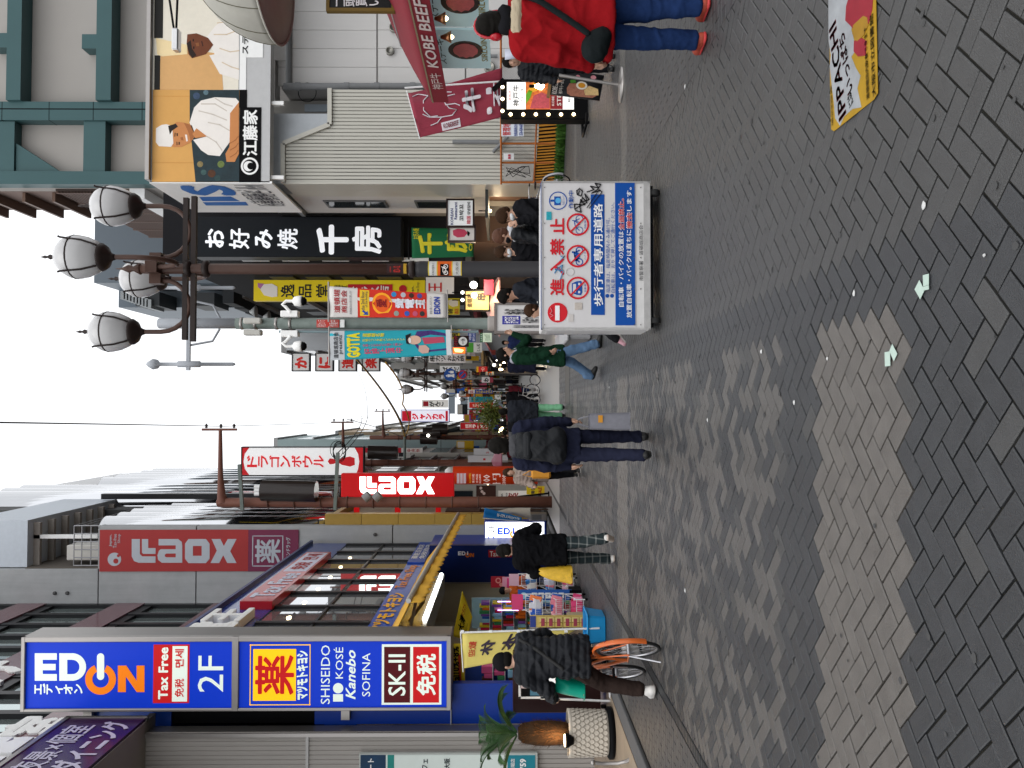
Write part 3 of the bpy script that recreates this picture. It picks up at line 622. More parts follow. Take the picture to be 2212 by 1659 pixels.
for k in range(7): MB().box(-4.95, -4.4, 31.95+k*.9, 32.0+k*.9, 8.9, 8.95).obj('dark_ledge', MULL, t)
MB().box(-4.3, -4.05, 38.2, 38.5, 12.5, 20.5).obj('dark_frame', MULL, t)
MB().box(-9.5, -4.7, 44, 58, 26.5, 29).obj('roof_house', M('roof_white', (.7, .7, .7), rough=.6), t)
for k in range(6): MB().box(-9, -6.2-.1*k, 33+k*1.6, 33.3+k*1.6, 22.2, 22.5).obj('roof_beam', M('roof_white'), t)
MB().box(-6.3, -6.1, 32.5, 43, 22, 22.6).box(-9.1, -8.9, 32.5, 43, 22, 22.6).obj('roof_girder', M('roof_white'), t)
# --- gold tiled shop with the projecting red sign
t = thing('gold_tiled_shop', 'gold tiled discount shop front beside the lit red sign', 'building', (-4.6, 34, 0))
GOLD = M('gold_tile', (.42, .27, .06), rough=.4, var=.08, rand=.08); BRN = M('brown_dark', (.09, .05, .035), rough=.6)
for k in range(6): MB().rbox(xr-.02, xr+.42, CY+.25, CY+.7, .05+1.43*k, .05+1.43*(k+1)-.01, .01).obj('tile_panel', GOLD, t)
MB().box(-6, -4.55, 32.2, 40, 4.2, 8.6).obj('front', M('shop_tan', (.35, .28, .2), rough=.6), t); MB().box(-9, -5.4, 32.3, 39.6, .05, 4.2).obj('interior', BRN, t); MB().box(-5.6, -4.3, 32.2, 40, 8.4, 8.62).obj('cornice', GOLD, t)
MB().box(-5.3, -4.52, 35.4, 37.4, 2.7, 4.2).obj('front_panel', BRN, t)
for k, y in enumerate((33.4, 35, 36.6)): MB().box(-5.2, -4.9, y, y+1.0, 1.2, 2.4).obj('display', paint(('C33848', 'E0D8C8', '3E8C8A')[k]), t)
LYY = 33.6
s_ = thing('red_projecting_sign', 'lit red vertical sign with glowing white letters on three red arms', 'sign', (-3.3, LYY, 4))
B = Board(s_, 'Y', LYY, z=zE); RS = M('sign_red', hexc('C01015'), rough=.35, emit=.25, var=.03)
q = B.box2(1003, 418, 1978, 622); MB().rbox(q[0], q[2], LYY, LYY+.35, q[1], q[3], .02).obj('case', RS, s_)
laox(B, lambda x, y: (1165+x*.714, 446+y*.725), M('glow_white', (.9, 1, .97), emit=2.2, var=0), .03)
for y in (1110, 1465, 1818):
    q = B.box2(y, 622, y+45, 800); MB().box(q[0], q[2], LYY+.1, LYY+.25, q[1], q[3]).obj('arm', RS, s_)
# --- lit standing sign with the switch logo
SY = 30.6
s_ = thing('lit_standing_sign', 'white lit standing sign with blue rim behind the man in plaid trousers', 'sign', (onY((1177, 1155), SY).x, SY, 0.04))
B = Board(s_, 'Y', SY, z=zF); q = B.box2(405, 825, 935, 1038); MB().rbox(q[0], q[2], SY, SY+.35, .05, q[3], .02).obj('case', paint('1C3C9C'), s_)
B.rect(413, 838, 922, 1028, M('glow_panel', (1, 1, 1), emit=1.5, var=0), 'lit_panel', .01); GB = M('glow_blue', hexc('1850D8'), emit=.7, var=0)
power_logo(B, lambda x, y: (518+x*.247, 888+y*.247), GB, M('glow_orange', hexc('F2A020'), emit=.9, var=0), .016); B.text('2F', 440, 858, 490, 932, paint('24305C'), .016, 0)
B.stroke([(488, 968), (445, 1005)], 9, GB, 'arrow', .016); B.stroke([(442, 965), (443, 1005), (488, 1003)], 9, GB, 'arrow', .016)
B.text('エディオン', 518, 955, 628, 980, GB, .016, 0, vert=True)
# ================================================================== right side of the street
def rect3(zf, x0, y0, x1, y1, Y):
    a = onY(zf((x0+x1)/2, y1), Y).x; b = onY(zf((x0+x1)/2, y0), Y).x; c = onY(zf(x0, (y0+y1)/2), Y).z; d = onY(zf(x1, (y0+y1)/2), Y).z
    return min(a, b), max(a, b), min(c, d), max(c, d)
WY = 23.4
PANEL = M('pale_panel', (.56, .545, .53), rough=.55, var=.03, scale=1.2, rand=.02, streak=.03)
t = thing('panel_house', 'pale panelled low building with grey drainpipes behind the street stalls', 'building', (9, WY, 0))
for k in range(9):
    for (va, vb) in ((600, 814), (816, 1005), (1007, 1230)):
        a = onY((va, 185-40*k), WY); b = onY((vb, 185-40*(k+1)), WY)
        MB().rbox(a.x+.009, b.x-.009, WY, WY+.1, max(0, b.z)+.008, a.z-.008, .008).obj('wall_panel', PANEL, t)
MB().box(onY((600, 190), WY).x, 17, WY+.05, WY+3, 0, onY((600, 190), WY).z-.1).obj('core', M('panel_core', (.3, .29, .28)), t)
for (x, y, x2, y2) in ((310, 525, 438, 870), (430, 0, 540, 525)):
    q = rect3(zH, x, y, x2, y2, WY); MB().rbox(q[0], q[1], WY-.05, WY+.5, q[2], q[3], .01).obj('parapet', PANEL, t)
PIPE = M('pvc_grey', (.2, .205, .21), rough=.45)
MB().tube([onY(zH(550, -200), WY-.1), onY(zH(550, 735), WY-.1)], .085, 10).obj('gutter_pipe', PIPE, t)
MB().tube([onY(zH(510, 748), WY-.15), onY(zI(1000, 748), WY-.15)], .1, 10).obj('downpipe', PIPE, t)
for x in (610, 1030, 1290, 1600): MB().tube([onY(zH(x, 748), WY-.15), onY(zH(x+45, 748), WY-.15)], .118, 10).obj('pipe_collar', PIPE, t)
for zf, x, y, r in ((zH, 1465, 245, .15), (zH, 1427, 448, .12), (zI, 440, 298, .15), (zI, 448, 588, .16)):
    c = onY(zf(x, y), WY); MB().lathe([(r, .02), (r, -.1), (r*.8, -.12), (r*.75, -.06), (r*.1, -.05)], c, 16, ax='y').obj('vent', M('vent_metal', (.3, .29, .26), rough=.4, metal=.6), t)
m = MB(); c = onY(zH(715, 805), WY); m.tube([c+Vector((.28*math.cos(a)*1., -.06, .26*math.sin(a))) for a in np.arange(0, 6.5, .3)], .012, 5); m.obj('cable_loop', BLACK, t)
MB().tube([onY(zI(-10, 485), WY-.12), onY(zI(520, 485), WY-.12)], .05, 8).obj('downpipe', PIPE, t)
# ribbed metal wall
RY = 22.7
t = thing('ribbed_house', 'cream ribbed metal wall with sloping parapet behind the orange fence', 'building', (7.8, RY, 0))
RIB = M('cream_metal', (.50, .485, .43), rough=.45, var=.02, scale=1, metal=.1, streak=.04)
prof = [(770, 908), (1080, 908), (1245, 505), (1582, 505)]      # zH (y, x) of the top edge
def toph(y):
    for (ya, xa), (yb_, xb) in zip(prof, prof[1:]):
        if ya <= y <= yb_: return xa+(xb-xa)*(y-ya)/(yb_-ya)
    return 908
x_l, x_r = onY(zH(1200, 1582), RY).x, onY(zH(1200, 772), RY).x
n = 26
for k in range(n):
    ya = 1582-(1582-772)*k/n; yb_ = 1582-(1582-772)*(k+1)/n; a = onY(zH(toph(ya), ya), RY); b = onY(zH(toph(yb_), yb_), RY)
    m = MB(); xa, xb = a.x, b.x
    m.prism([(xa+.012, 0), (xb-.012, 0), (xb-.012, b.z), (xa+.012, a.z)], lambda u, v, q: Vector((u, RY+q, v)), -.02, .05); m.obj('rib_panel', RIB, t)
MB().box(x_l+.05, x_r-.05, RY+.02, RY+.4, 0, onY(zH(910, 900), RY).z-.1).box(x_l+.05, onY(zH(600, 1240), RY).x, RY+.02, RY+.4, 3, onY(zH(520, 1400), RY).z-.1).obj('backing', M('rib_back', (.3, .29, .26)), t)
m = MB()
for (ya, xa), (yb_, xb) in zip(prof, prof[1:]): m.bar(onY(zH(xa, ya), RY-.02), onY(zH(xb, yb_), RY-.02), .16, .12)
m.obj('coping', RIB, t)
MB().box(x_l-.04, x_l+.03, RY-.04, 24.0, 0, onY(zH(505, 1582), RY).z).obj('corner_trim', RIB, t)
q = rect3(zH, 1215, 1968-1968+0, 2212, 10, RY)
m = MB(); m.tube([onY(zI(130, 1225), RY-.1), onY(zI(530, 1228), RY-.1)], .06, 8); m.tube([onY(zI(480, 1315), RY-.15), onY(zI(610, 1180), RY-.15)], .05, 8); m.obj('conduit', PIPE, t)
# rear stair recess with ac unit
t2 = thing('rear_house', 'shadowed rear house with stair rails and an air unit above the ribbed wall', 'building', (8, 26, 0))
MB().box(6.5, 10.6, 26, 28, 0, 9.2).obj('wall', M('dark_plaster', (.2, .19, .18), rough=.8), t2)
q = rect3(zH, 420, 1220, 500, 1510, 24.5); MB().rbox(q[0], q[1], 24.5, 25.1, q[2], q[3]+.1, .03).obj('air_unit', M('ac_dark', (.25, .24, .22)), t2); MB().lathe([(.38, 0), (.38, -.03), (.3, -.04)], ((q[0]+q[1])/2-.2, 24.5, (q[2]+q[3])/2), 20, ax='y').obj('fan_grille', BLACK, t2)
for y in (1030, 1130): m = MB(); m.tube([onY(zH(350, y), 24), onY(zH(910, y), 24)], .035, 6); m.obj('rail', PIPE, t2)
q = rect3(zH, 300, 870, 905, 1025, 24.2); MB().box(q[0], q[1], 24.2, 24.6, q[2], q[3]).obj('side_wall', M('side_grey', (.3, .29, .27), rough=.7), t2)
q = rect3(zH, 690, 905, 905, 968, 24.19); MB().box(q[0], q[1], 24.15, 24.2, q[2], q[3]).obj('window', M('frosted', (.35, .4, .45), rough=.15), t2)
# side facing the lane
XS = 6.36
t = thing('lane_side_house', 'white plastered house side with two small windows and a grey shutter strip', 'building', (XS, 24.5, 0))
B = Board(t, 'X', XS, -1, z=zK)
zt = onX(zK(430, 90), XS).z
MB().box(XS, XS+2, 22.9, 24.05, 2.2, zt+.3).obj('shutter_strip', M('shutter_grey', (.38, .4, .42), rough=.4, metal=.4), t)
for k in range(14): MB().box(XS-.015, XS, 22.92+k*.08, 22.95+k*.08, 2.25, zt+.25).obj('shutter_rib', M('shutter_grey'), t)
MB().box(XS, XS+2, 24.06, 26.4, 2.2, zt+.2).obj('wall', PANEL, t); MB().box(XS-.1, XS+2, 22.9, 26.5, zt+.3, zt+.42).obj('eave', M('shutter_grey'), t)
for (z0, z1) in ((5.3, 7.2), (2.75, 4.4)):
    MB().box(XS-.04, XS+.02, 24.75, 25.6, z0, z1).obj('window_frame', M('win_dark', (.12, .12, .12), rough=.4), t); MB().box(XS-.045, XS-.03, 24.82, 25.53, z0+.07, z1-.07).obj('pane', GLASS, t)
MB().box(XS+.3, XS+2.4, 23.0, 26.6, 0, 2.2).obj('shopfront', BRN, t); MB().box(XS-.9, XS+.2, 23.2, 26.4, 2.1, 2.18).obj('canopy', M('canopy_dark', (.04, .045, .045)), t)
# --- billboard with two cooks
BY = 22.0
t = thing('cook_billboard', 'long billboard with two white-clad cooks and a black name strip', 'billboard', (9, BY, 8)); B = Board(t, 'Y', BY, z=zG)
q = rect3(zG, 1310, -900, 2340, 1575, BY); MB().box(q[0], q[1], BY, BY+.35, q[2], q[3]).obj('backing', M('board_grey', (.5, .5, .5), rough=.5), t)
CREAM, WOOD, SKN, COAT = paint('D9A35A', var=.08, scale=1.2), paint('C98F45', var=.12, scale=.8), paint('C9854F', var=.06), paint('EFE9E2', var=.05, scale=3)
B.rect(1318, 778, 2068, 1572, CREAM, 'print_left', .006); B.rect(1330, -900, 2068, 776, paint('E9E2D2', var=.05), 'print_right', .006)
B.poly([(1690, 1572), (1640, 1060), (1640, 778), (2068, 778), (2068, 1572)], paint('22343A', var=.4, scale=3), 'print_dark', .01)
for y in (830, 1130, 1405): B.rect(1320, y, 1690, y+4, WOOD, 'print_seam', .009)
B.poly([(1350, 1110), (1348, 1230), (1375, 1265), (1480, 1270), (1500, 1240), (1490, 1090), (1440, 1075), (1400, 1080)], COAT, 'print_hat', .016)
B.poly([(1470, 1240), (1500, 1272), (1570, 1270), (1650, 1230), (1690, 1170), (1660, 1080), (1590, 1060), (1530, 1055), (1480, 1090)], SKN, 'print_face', .014)
B.poly([(1455, 1090), (1520, 1070), (1540, 1095), (1490, 1130), (1470, 1165)], paint('1E1612'), 'print_hair', .018)
for (x, y) in ((1528, 1165), (1545, 1240)): B.rect(x, y-12, x+10, y+12, paint('1E1612'), 'print_eye', .018)
B.poly([(1600, 1165), (1618, 1165), (1625, 1220), (1612, 1225)], paint('F3E6DC'), 'print_mouth', .018)
B.poly([(1640, 1060), (1690, 1180), (1790, 1180), (1670, 1210), (1740, 1300), (1800, 1340), (1900, 1350), (1985, 1230), (2000, 1000), (2066, 880), (2040, 850), (1860, 842), (1740, 870), (1680, 930)], COAT, 'print_coat', .016)
B.poly([(1985, 1270), (1990, 980), (2066, 885), (2066, 1330), (2030, 1400), (1960, 1400), (1950, 1330)], SKN, 'print_arms', .02)
B.poly([(1700, 1110), (1790, 1180), (1690, 1195), (1665, 1160)], SKN, 'print_neck', .02)
B.poly([(1930, 778), (1370, 776), (1390, 480), (1620, 420), (1850, 460), (1920, 640)], paint('D8A86E', var=.05), 'print_tan', .01)
B.poly([(1350, 330), (1360, 470), (1400, 490), (1620, 470), (1620, 390), (1480, 360)], paint('F0D9A8', var=.05), 'print_hat', .016)
B.poly([(1620, 300), (1700, 290), (1800, 330), (1845, 390), (1780, 470), (1660, 505), (1630, 470), (1615, 380)], paint('6E3B22', var=.1), 'print_face', .018)
B.poly([(1780, 330), (1860, 470), (1810, 480), (1900, 640), (2066, 690), (2066, 60), (1950, 150), (1860, 230)], COAT, 'print_coat', .014)
CF, SK2, SK3 = paint('CFC5BA', var=.05), paint('A8683A', var=.05), paint('8C5530', var=.05)
for st in (((1740, 900), (1860, 900), (1960, 960)), ((1720, 960), (1840, 990), (1960, 1040)), ((1800, 1060), (1900, 1080), (1985, 1130)), ((1790, 1180), (1870, 1230), (1920, 1300)), ((1860, 850), (1940, 900), (2010, 920))): B.stroke(st, 10, CF, 'print_fold', .018)
for st in (((1880, 200), (1980, 190), (2060, 150)), ((1850, 300), (1960, 300), (2066, 260)), ((1900, 420), (1990, 450), (2066, 440)), ((1920, 540), (2000, 580), (2066, 600))): B.stroke(st, 9, paint('D8C4A8', var=.05), 'print_fold', .017)
B.poly([(1590, 1062), (1660, 1085), (1688, 1165), (1650, 1225), (1640, 1180), (1620, 1120)], SK2, 'print_shade', .016); B.poly([(1560, 1190), (1580, 1185), (1585, 1215), (1565, 1212)], SK2, 'print_nose', .02); B.stroke([(1515, 1150), (1512, 1180)], 6, paint('2A1C14'), 'print_brow', .02); B.stroke([(1530, 1228), (1532, 1255)], 6, paint('2A1C14'), 'print_brow', .02)
for y in (1360, 1300, 1240): B.stroke([(1990, y), (2040, y-30), (2060, y-60)], 7, SK2, 'print_finger', .023)
B.poly([(1615, 380), (1640, 470), (1665, 503), (1700, 480), (1660, 420), (1650, 350)], paint('24140C'), 'print_shade', .021); B.poly([(1690, 375), (1720, 370), (1725, 400), (1700, 405)], SK3, 'print_nose', .022); B.stroke([(1745, 360), (1755, 400)], 8, paint('3A1C14'), 'print_mouth', .022)
for (x, y) in ((1668, 350), (1672, 415)): B.rect(x, y-10, x+9, y+10, paint('150C08'), 'print_eye', .023)
for (x, y, c_, r) in ((1730, 1420, '8A7A50', 26), (1910, 1420, '6A7A40', 30), (1830, 1500, '50301C', 34), (1760, 1490, '3E5A58', 24), (1880, 1540, '2C4444', 26), (1700, 830, '3A4C66', 30), (1780, 800, '56707A', 22)): B.disc(x, y, r, paint(c_, var=.4, scale=12), 'print_jar', .013)
B.rect(1335, 480, 1385, 776, paint('15130F'), 'print_dark', .012); B.rect(1340, -900, 1415, 330, paint('15130F'), 'print_dark', .012)
B.z = zH
B.rect(126, 928, 312, 1575, BLACK, 'black_strip', .014); B.rect(126, 778, 190, 930, BLACK, 'black_strip', .014); B.rect(135, -900, 190, 776, WHITE, 'white_strip', .014); B.rect(190, -900, 335, 498, WHITE, 'white_strip', .014)
B.text('江藤家', 155, 950, 285, 1350, WHITE, .02, .05); B.disc(215, 1437, 76, WHITE, 'emblem', .02, hole=.78); B.disc(205, 1437, 44, WHITE, 'emblem', .02); B.disc(225, 1437, 30, BLACK, 'emblem', .026); B.text('ステーキ', 150, 140, 205, 470, BLACK, .02, .02); B.text('ごはん', 250, -40, 320, 160, BLACK, .02, .02)
MB().box(onY(zG(1290, 1560), BY).x, 16, BY-.15, BY+.1, onY(zG(1320, 800), BY).z+.02, onY(zG(1280, 800), BY).z).obj('light_rail', STEEL, t)
for y in (330, -10, 40): 
    a = onY(zG(1320, y+230 if y == 330 else y), BY-.1)
for y in (60, 10): 
    a, b_ = onY(zG(1470, 0 if y == 60 else 0), BY-1.6), onY(zG(1520, 270), BY-1.6)
m = MB(); m.tube([onY(zG(1330, -160), BY), onY(zG(1465, 0), BY-1.5), onY(zG(1505, 270), BY-1.6)], .03, 6); m.tube([onY(zG(1330, -220), BY), onY(zG(1533, 0), BY-1.5), onY(zG(1522, 280), BY-1.6)], .03, 6); m.obj('lamp_arm', BLACK, t)
c = onY(zG(1530, 350), BY-1.6); m = MB(); m.rbox(c.x-.28, c.x+.28, c.y-.12, c.y+.12, c.z-.07, c.z+.1, .03); m.obj('flood_lamp', M('lamp_silver', (.6, .6, .6), rough=.3, metal=.7), t)
for y in (1540, 900, 300): a = onY(zH(320, y), BY+.2); MB().box(a.x-.05, a.x+.05, BY+.1, BY+.2, a.z-.62, a.z).obj('support_post', WHITE, t)
# white end panel with blue sails
XI = onY(zG(1500, 1577), BY).x-.02
s_ = thing('end_sign', 'white end panel of the billboard with blue striped emblem', 'sign', (XI, 23, 8)); B = Board(s_, 'X', XI, -1, z=zJ)
q = [onX(zJ(*p), XI) for p in ((875, 62), (1830, 62), (2050, 295), (1200, 295))]; z0, z1 = 7.97, 11.3
MB().box(XI, XI+.06, BY, 25.3, z0, z1).obj('panel', WHITE, s_); IB = paint('1766B5')
B.text('S', 1150, 84, 1590, 176, IB, .006, .05)
B.poly([(1290, 190), (1560, 185), (1640, 225), (1320, 225)], IB); B.poly([(1320, 235), (1690, 232), (1715, 262), (1350, 262)], IB)
B.text('IS道頓堀ビルI', 1745, 85, 1800, 265, paint('55555C'), bold=0); B.text('IS道頓堀ビルII', 1830, 85, 1890, 265, paint('55555C'), bold=0)
# --- teal framed tower behind
TY = 40.0
t = thing('teal_frame_tower', 'large beige tower with teal beams rising behind the billboard', 'building', (14, TY, 0)); B = Board(t, 'Y', TY, z=zG)
xl = onY(zG(500, 1622), TY).x
MB().box(xl, 34, TY+4.5, TY+11, 0, 20).obj('lower_block', M('block_brown', (.12, .1, .09), rough=.8), t)
MB().box(xl-.02, xl, TY+.7, TY+4.5, 20, 33).obj('side_cladding', M('clad_brown', (.19, .135, .115), rough=.7), t)
MB().box(xl, 34, TY, TY+4.5, 0, 33).obj('wall', M('tower_beige', (.35, .328, .305), rough=.75, var=.03, scale=.7, bump=.05), t)
TEAL = M('teal_panel', (.045, .1, .105), rough=.4, var=.06, scale=.5)
def tb(x0, y0, x1, y1, d=.7):
    o_ = B.rect(x0, y0, x1, y1, TEAL, 'beam', d)
tb(-700, 925, 2400, 1082); tb(-700, 1515, 2400, 1625); tb(160, -700, 282, 922, .9); tb(915, -700, 1042, 922, .9); tb(0, 345, 158, 468, .75); tb(775, 355, 913, 476, .75); tb(775, 1084, 960, 1513, .6); tb(-700, 1084, 186, 1513, .6); tb(1700, -700, 1830, 922, .9)
B.poly([(190, 1265), (190, 1513), (575, 1513)], TEAL, 'gusset', .5)
for x in (90, 490, 865, 1280): B.rect(x, 925, x+5, 1082, BLACK, 'beam_joint', .705)
B.rect(-700, 985, 2400, 990, BLACK, 'beam_joint', .706)
LOUV = M('brown_louvre', (.12, .075, .06), rough=.6)
for k in range(22): MB().box(xl-.18, xl-.02, TY+.3, 51, 20.4+k*.16, 20.5+k*.16).obj('louvre', LOUV, t)
MB().box(xl-.1, xl, TY+.2, 51, 20.3, 23.95).obj('louvre_back', M('louvre_back', (.05, .035, .03)), t); MB().box(xl-.5, xl, TY+.1, 51, 19.5, 20.25).obj('white_slab', paint('E6E6E6'), t)
for k in range(6): MB().box(xl-.2, xl-.01, TY+.3+k*2.1, TY+.45+k*2.1, 20.3, 24).obj('louvre_post', LOUV, t)
for k in range(4): MB().box(xl-.5, xl-.03, TY+.8, TY+4.4, 24.3+k*1.5, 24.45+k*1.5).obj('balcony_slab', paint('6A5448'), t)
# slate towers farther off
for n_, (dx, dy0, dy1, Y, lab) in enumerate(((203, 500, 611, 56, 'tall plain slate grey tower end behind the triple lamp'), (256, 611, 664, 60, 'lower slate grey tower with black projecting boxes'))):
    a = onY((dx, dy1), Y); b_ = onY((dx, dy0), Y); t = thing('slate_tower', lab, 'building', (a.x, Y, 0)); MB().box(a.x, b_.x+(0 if n_ else 1), Y, Y+10, 0, a.z).obj('wall', M('slate_panel', (.12, .145, .17), rough=.5, var=.03, scale=.5), t)
    if n_:
        for (xa, ya, xb, yb_) in ((740, 1010, 945, 1130), (1210, 1015, 1420, 1130), (1620, 1030, 1750, 1110)):
            q = rect3(zJ, xa, ya, xb, yb_, Y-3); MB().box(q[0], q[1], Y-3, Y, q[2], q[3]).obj('black_box', M('slate_black', (.03, .033, .036)), t)
        for k in range(9): q = rect3(zJ, 620+k*28, 1030+k*9, 660+k*28, 1050+k*10, Y-3); MB().box(q[0]-.2, q[1]+.2, Y-3.2, Y-1, q[2], q[3]).obj('balcony_fin', M('fin_grey', (.3, .32, .33)), t)
# --- okonomiyaki house
KY = 26.6
t = thing('okonomiyaki_sign', 'tall black sign with white brush characters reading downwards', 'sign', (5.7, KY, 3)); B = Board(t, 'Y', KY, z=zJ)
q = rect3(zJ, 1240, 360, 3035, 708, KY); MB().rbox(q[0], q[1], KY, KY+.7, q[2], q[3], .02).obj('case', M('sign_black', (.013, .015, .018), rough=.4, spec=.06), t)
LW3 = M('soft_white', hexc('E4E6EA'), emit=.35, var=0)
for s1, x0, y0, x1, y1 in (('お', 1342, 465, 1505, 630), ('好', 1548, 462, 1725, 640), ('み', 1770, 470, 1925, 636), ('焼', 1965, 465, 2142, 642)): B.text(s1, x0, y0, x1, y1, LW3, .01, .03)
B.z = zK; B.text('千', 682, 430, 962, 688, LW3, .01, .09); B.text('房', 990, 438, 1246, 682, LW3, .01, .06)
t = thing('black_clad_house', 'black clad house with white window strips behind the okonomiyaki sign', 'building', (6, 28, 0))
MB().box(4.95, 14, 27.4, 38, 2.9, 13.2).obj('wall', M('black_clad', (.016, .016, .018), rough=.7, spec=.04), t); MB().box(5.6, 14, 27.4, 38, 0, 2.9).obj('shopfront', BRN, t); MB().box(4.7, 5.8, 27.3, 36, 2.75, 2.95).obj('canopy', M('canopy_dark'), t)
for k in range(5):
    q = rect3(zK, 40+k*345, 715, 40+k*345+230, 742, 27.3); MB().box(q[0], q[1], 27.28, 27.42, q[2], q[3]).obj('window', paint('D5D8DA'), t)
    for y in (28.2, 30.4, 32.6): MB().box(4.9, 4.98, y, y+1.5, q[2], q[3]).obj('window', paint('24282C'), t)
def sgn(name, label, zf, r, Y, col, texts=(), cat='sign', th=.15, emit=0., group=None, frame=None, extra=None):
    """A flat sign: picture rectangle, distance, colour and its lettering [(text, x0,y0,x1,y1, colour, vertical)]."""
    q = rect3(zf, *r, Y); t = thing(name, label, cat, ((q[0]+q[1])/2, Y, q[2]), group); B = Board(t, 'Y', Y, z=zf)
    MB().box(q[0], q[1], Y, Y+th, q[2], q[3]).obj('panel', paint(col, emit), t)
    if frame:
        w_ = .05; fm = paint(frame)
        for (a, b, c, d) in ((q[0]-w_, q[1]+w_, q[3], q[3]+w_), (q[0]-w_, q[1]+w_, q[2]-w_, q[2]), (q[0]-w_, q[0], q[2], q[3]), (q[1], q[1]+w_, q[2], q[3])): MB().box(a, b, Y-.03, Y+th, c, d).obj('frame', fm, t)
    for k, tx in enumerate(texts): B.text(tx[0], *tx[1:5], paint(tx[5], emit), .008+.002*k, tx[7] if len(tx) > 7 else .025, vert=tx[6] if len(tx) > 6 else False, res=1 if Y > 30 else 2)
    if extra: extra(B)
    return t
def cloth(t, name, corners, mat, amp=.05, waves=2., n=(14, 18), th=.006, ph=0.):     # corners: top-left, top-right, bottom-right, bottom-left
    a, b, c, d = [Vector(p) for p in corners]
    def fn(u, v):
        p = a*(1-u)*(1-v)+b*u*(1-v)+c*u*v+d*(1-u)*v; return p+Vector((0, amp*math.sin(waves*math.pi*(u+.35*v)+ph)*(.3+.7*u), 0))
    MB().sheet(fn, *n, th).obj(name, mat, t); return fn
def cloth_text(t, fn, s1, u0, v0, u1, v1, mat, bold=.03, vert=False, off=.012, mirror=False, rot=False):
    V, F, _ = glyphs(s1, bold, vert, 2); m = MB()
    for a, b, c_ in V:
        if mirror: a = 1-a
        if rot: a, b = b, 1-a
        m.v.append(tuple(fn(u0+(u1-u0)*a, v1-(v1-v0)*b)-Vector((0, off+.005+c_, 0))))
    m.f = F; m.mi = [0]*len(F); m.sm = [False]*len(F); return m.obj('lettering', mat, t)
# green shop flag
FY = 26.0
t = thing('green_flag', 'green hanging cloth with big yellow characters under the okonomiyaki sign', 'flag', onY(zK(1780, 590), FY))
fn = cloth(t, 'cloth', [onY(zK(1508, 720), FY), onY(zK(1505, 455), FY), onY(zK(2045, 462), FY), onY(zK(2040, 705), FY)], M('flag_green', (.01, .13, .05), rough=.7, var=.06), .04)
FYL = paint('D9CE2A'); cloth_text(t, fn, '千', .12, .1, .82, .5, FYL, .085); cloth_text(t, fn, '房', .14, .53, .84, .9, FYL, .075); cloth_text(t, fn, 'CHIBO', .2, .92, .98, .98, FYL, .02); cloth_text(t, fn, 'お好み焼', .62, .02, .97, .12, FYL, .02)
MB().tube([onY(zK(1480, 730), FY), onY(zK(1480, 450), FY)], .03, 6).obj('rod', BLACK, t)
sgn('korean_sign', 'white box sign with blue and red Korean lettering', zK, (1818, 220, 2032, 438), 24.2, 'EDEFF0', [('KOREAN', 1840, 290, 1865, 430, '24306A'), ('Restaurant', 1872, 235, 1898, 385, '24306A'), ('코박꼬', 1915, 255, 1955, 398, '1A1A1E'), ('韓国', 1980, 355, 2015, 425, 'B5243A'), ('양념갈비', 1985, 235, 2012, 345, '1A1A1E')], frame='2A1A18', emit=.12)
sgn('picture_sign', 'small white sign with a pink cartoon-free food drawing beside the Korean sign', zK, (1830, 447, 2045, 566), 24.3, 'D8D2CC', [], frame='3A2A28', extra=lambda B: (B.poly([(1860, 480), (1900, 465), (1960, 470), (1990, 500), (1960, 535), (1900, 540), (1865, 520)], paint('C0405A')), B.poly([(1985, 480), (2010, 500), (2000, 530), (1985, 520)], BLACK)))['label'] = 'small white sign with a pink food drawing beside the Korean sign'
# --- construction fence with striped boards
t = thing('barrier_fence', 'orange site fence with wire mesh and black striped boards', 'fence', (7.7, 22, 0))
OR = M('fence_orange', (.42, .13, .03), rough=.6, var=.15, scale=8); FYV = lambda y: 21.2+1.2*(y-1030)/530.
def fp(x, y): return onY(zI(x, y), FYV(y))
MB().tube([fp(548, 260), fp(550, 1590)], .028, 8).obj('top_rail', OR, t); MB().tube([fp(860, 960), fp(835, 1575)], .025, 8).obj('middle_rail', OR, t)
for y in (505, 1035, 1240, 1405, 1575): MB().tube([fp(545, y), fp(1090-(y-1035)*.12, y)], .03, 8).obj('post', OR, t)
BO = M('board_yellow', (.55, .24, .03), rough=.6, var=.15, scale=5)
for (ya, yb_) in ((1040, 1232), (1248, 1398), (1412, 1560)):
    xt = 878-(ya-1040)*.08; xb = 1085-(ya-1040)*.17; p0, p1, p2, p3 = fp(xb, ya), fp(xb-12, yb_), fp(xt-6, yb_), fp(xt, ya)
    m = MB(); m.add([tuple(p) for p in (p0, p1, p2, p3)]+[(p.x, p.y+.03, p.z) for p in (p0, p1, p2, p3)], [(0, 1, 2, 3), (7, 6, 5, 4), (1, 0, 4, 5), (2, 1, 5, 6), (3, 2, 6, 7), (0, 3, 7, 4)]); m.obj('board', BO, t)
    nst = 6
    for k in range(nst):
        a, b_ = (k+.15)/nst, (k+.6)/nst; sh = .28/nst*2
        def L(s, u): q = p0.lerp(p1, min(1, max(0, s))) if u == 0 else p3.lerp(p2, min(1, max(0, s))); return q-Vector((0, .006, 0))
        if a+sh > 1: continue
        MB().add([tuple(L(a, 0)), tuple(L(b_, 0)), tuple(L(min(1, b_+sh), 1)), tuple(L(min(1, a+sh), 1))], [(0, 1, 2, 3)]).add([tuple(L(a, 0)+Vector((0, .004, 0))), tuple(L(b_, 0)+Vector((0, .004, 0))), tuple(L(min(1, b_+sh), 1)+Vector((0, .004, 0))), tuple(L(min(1, a+sh), 1)+Vector((0, .004, 0)))], [(3, 2, 1, 0)]).obj('stripe', BLACK, t)
m = MB()
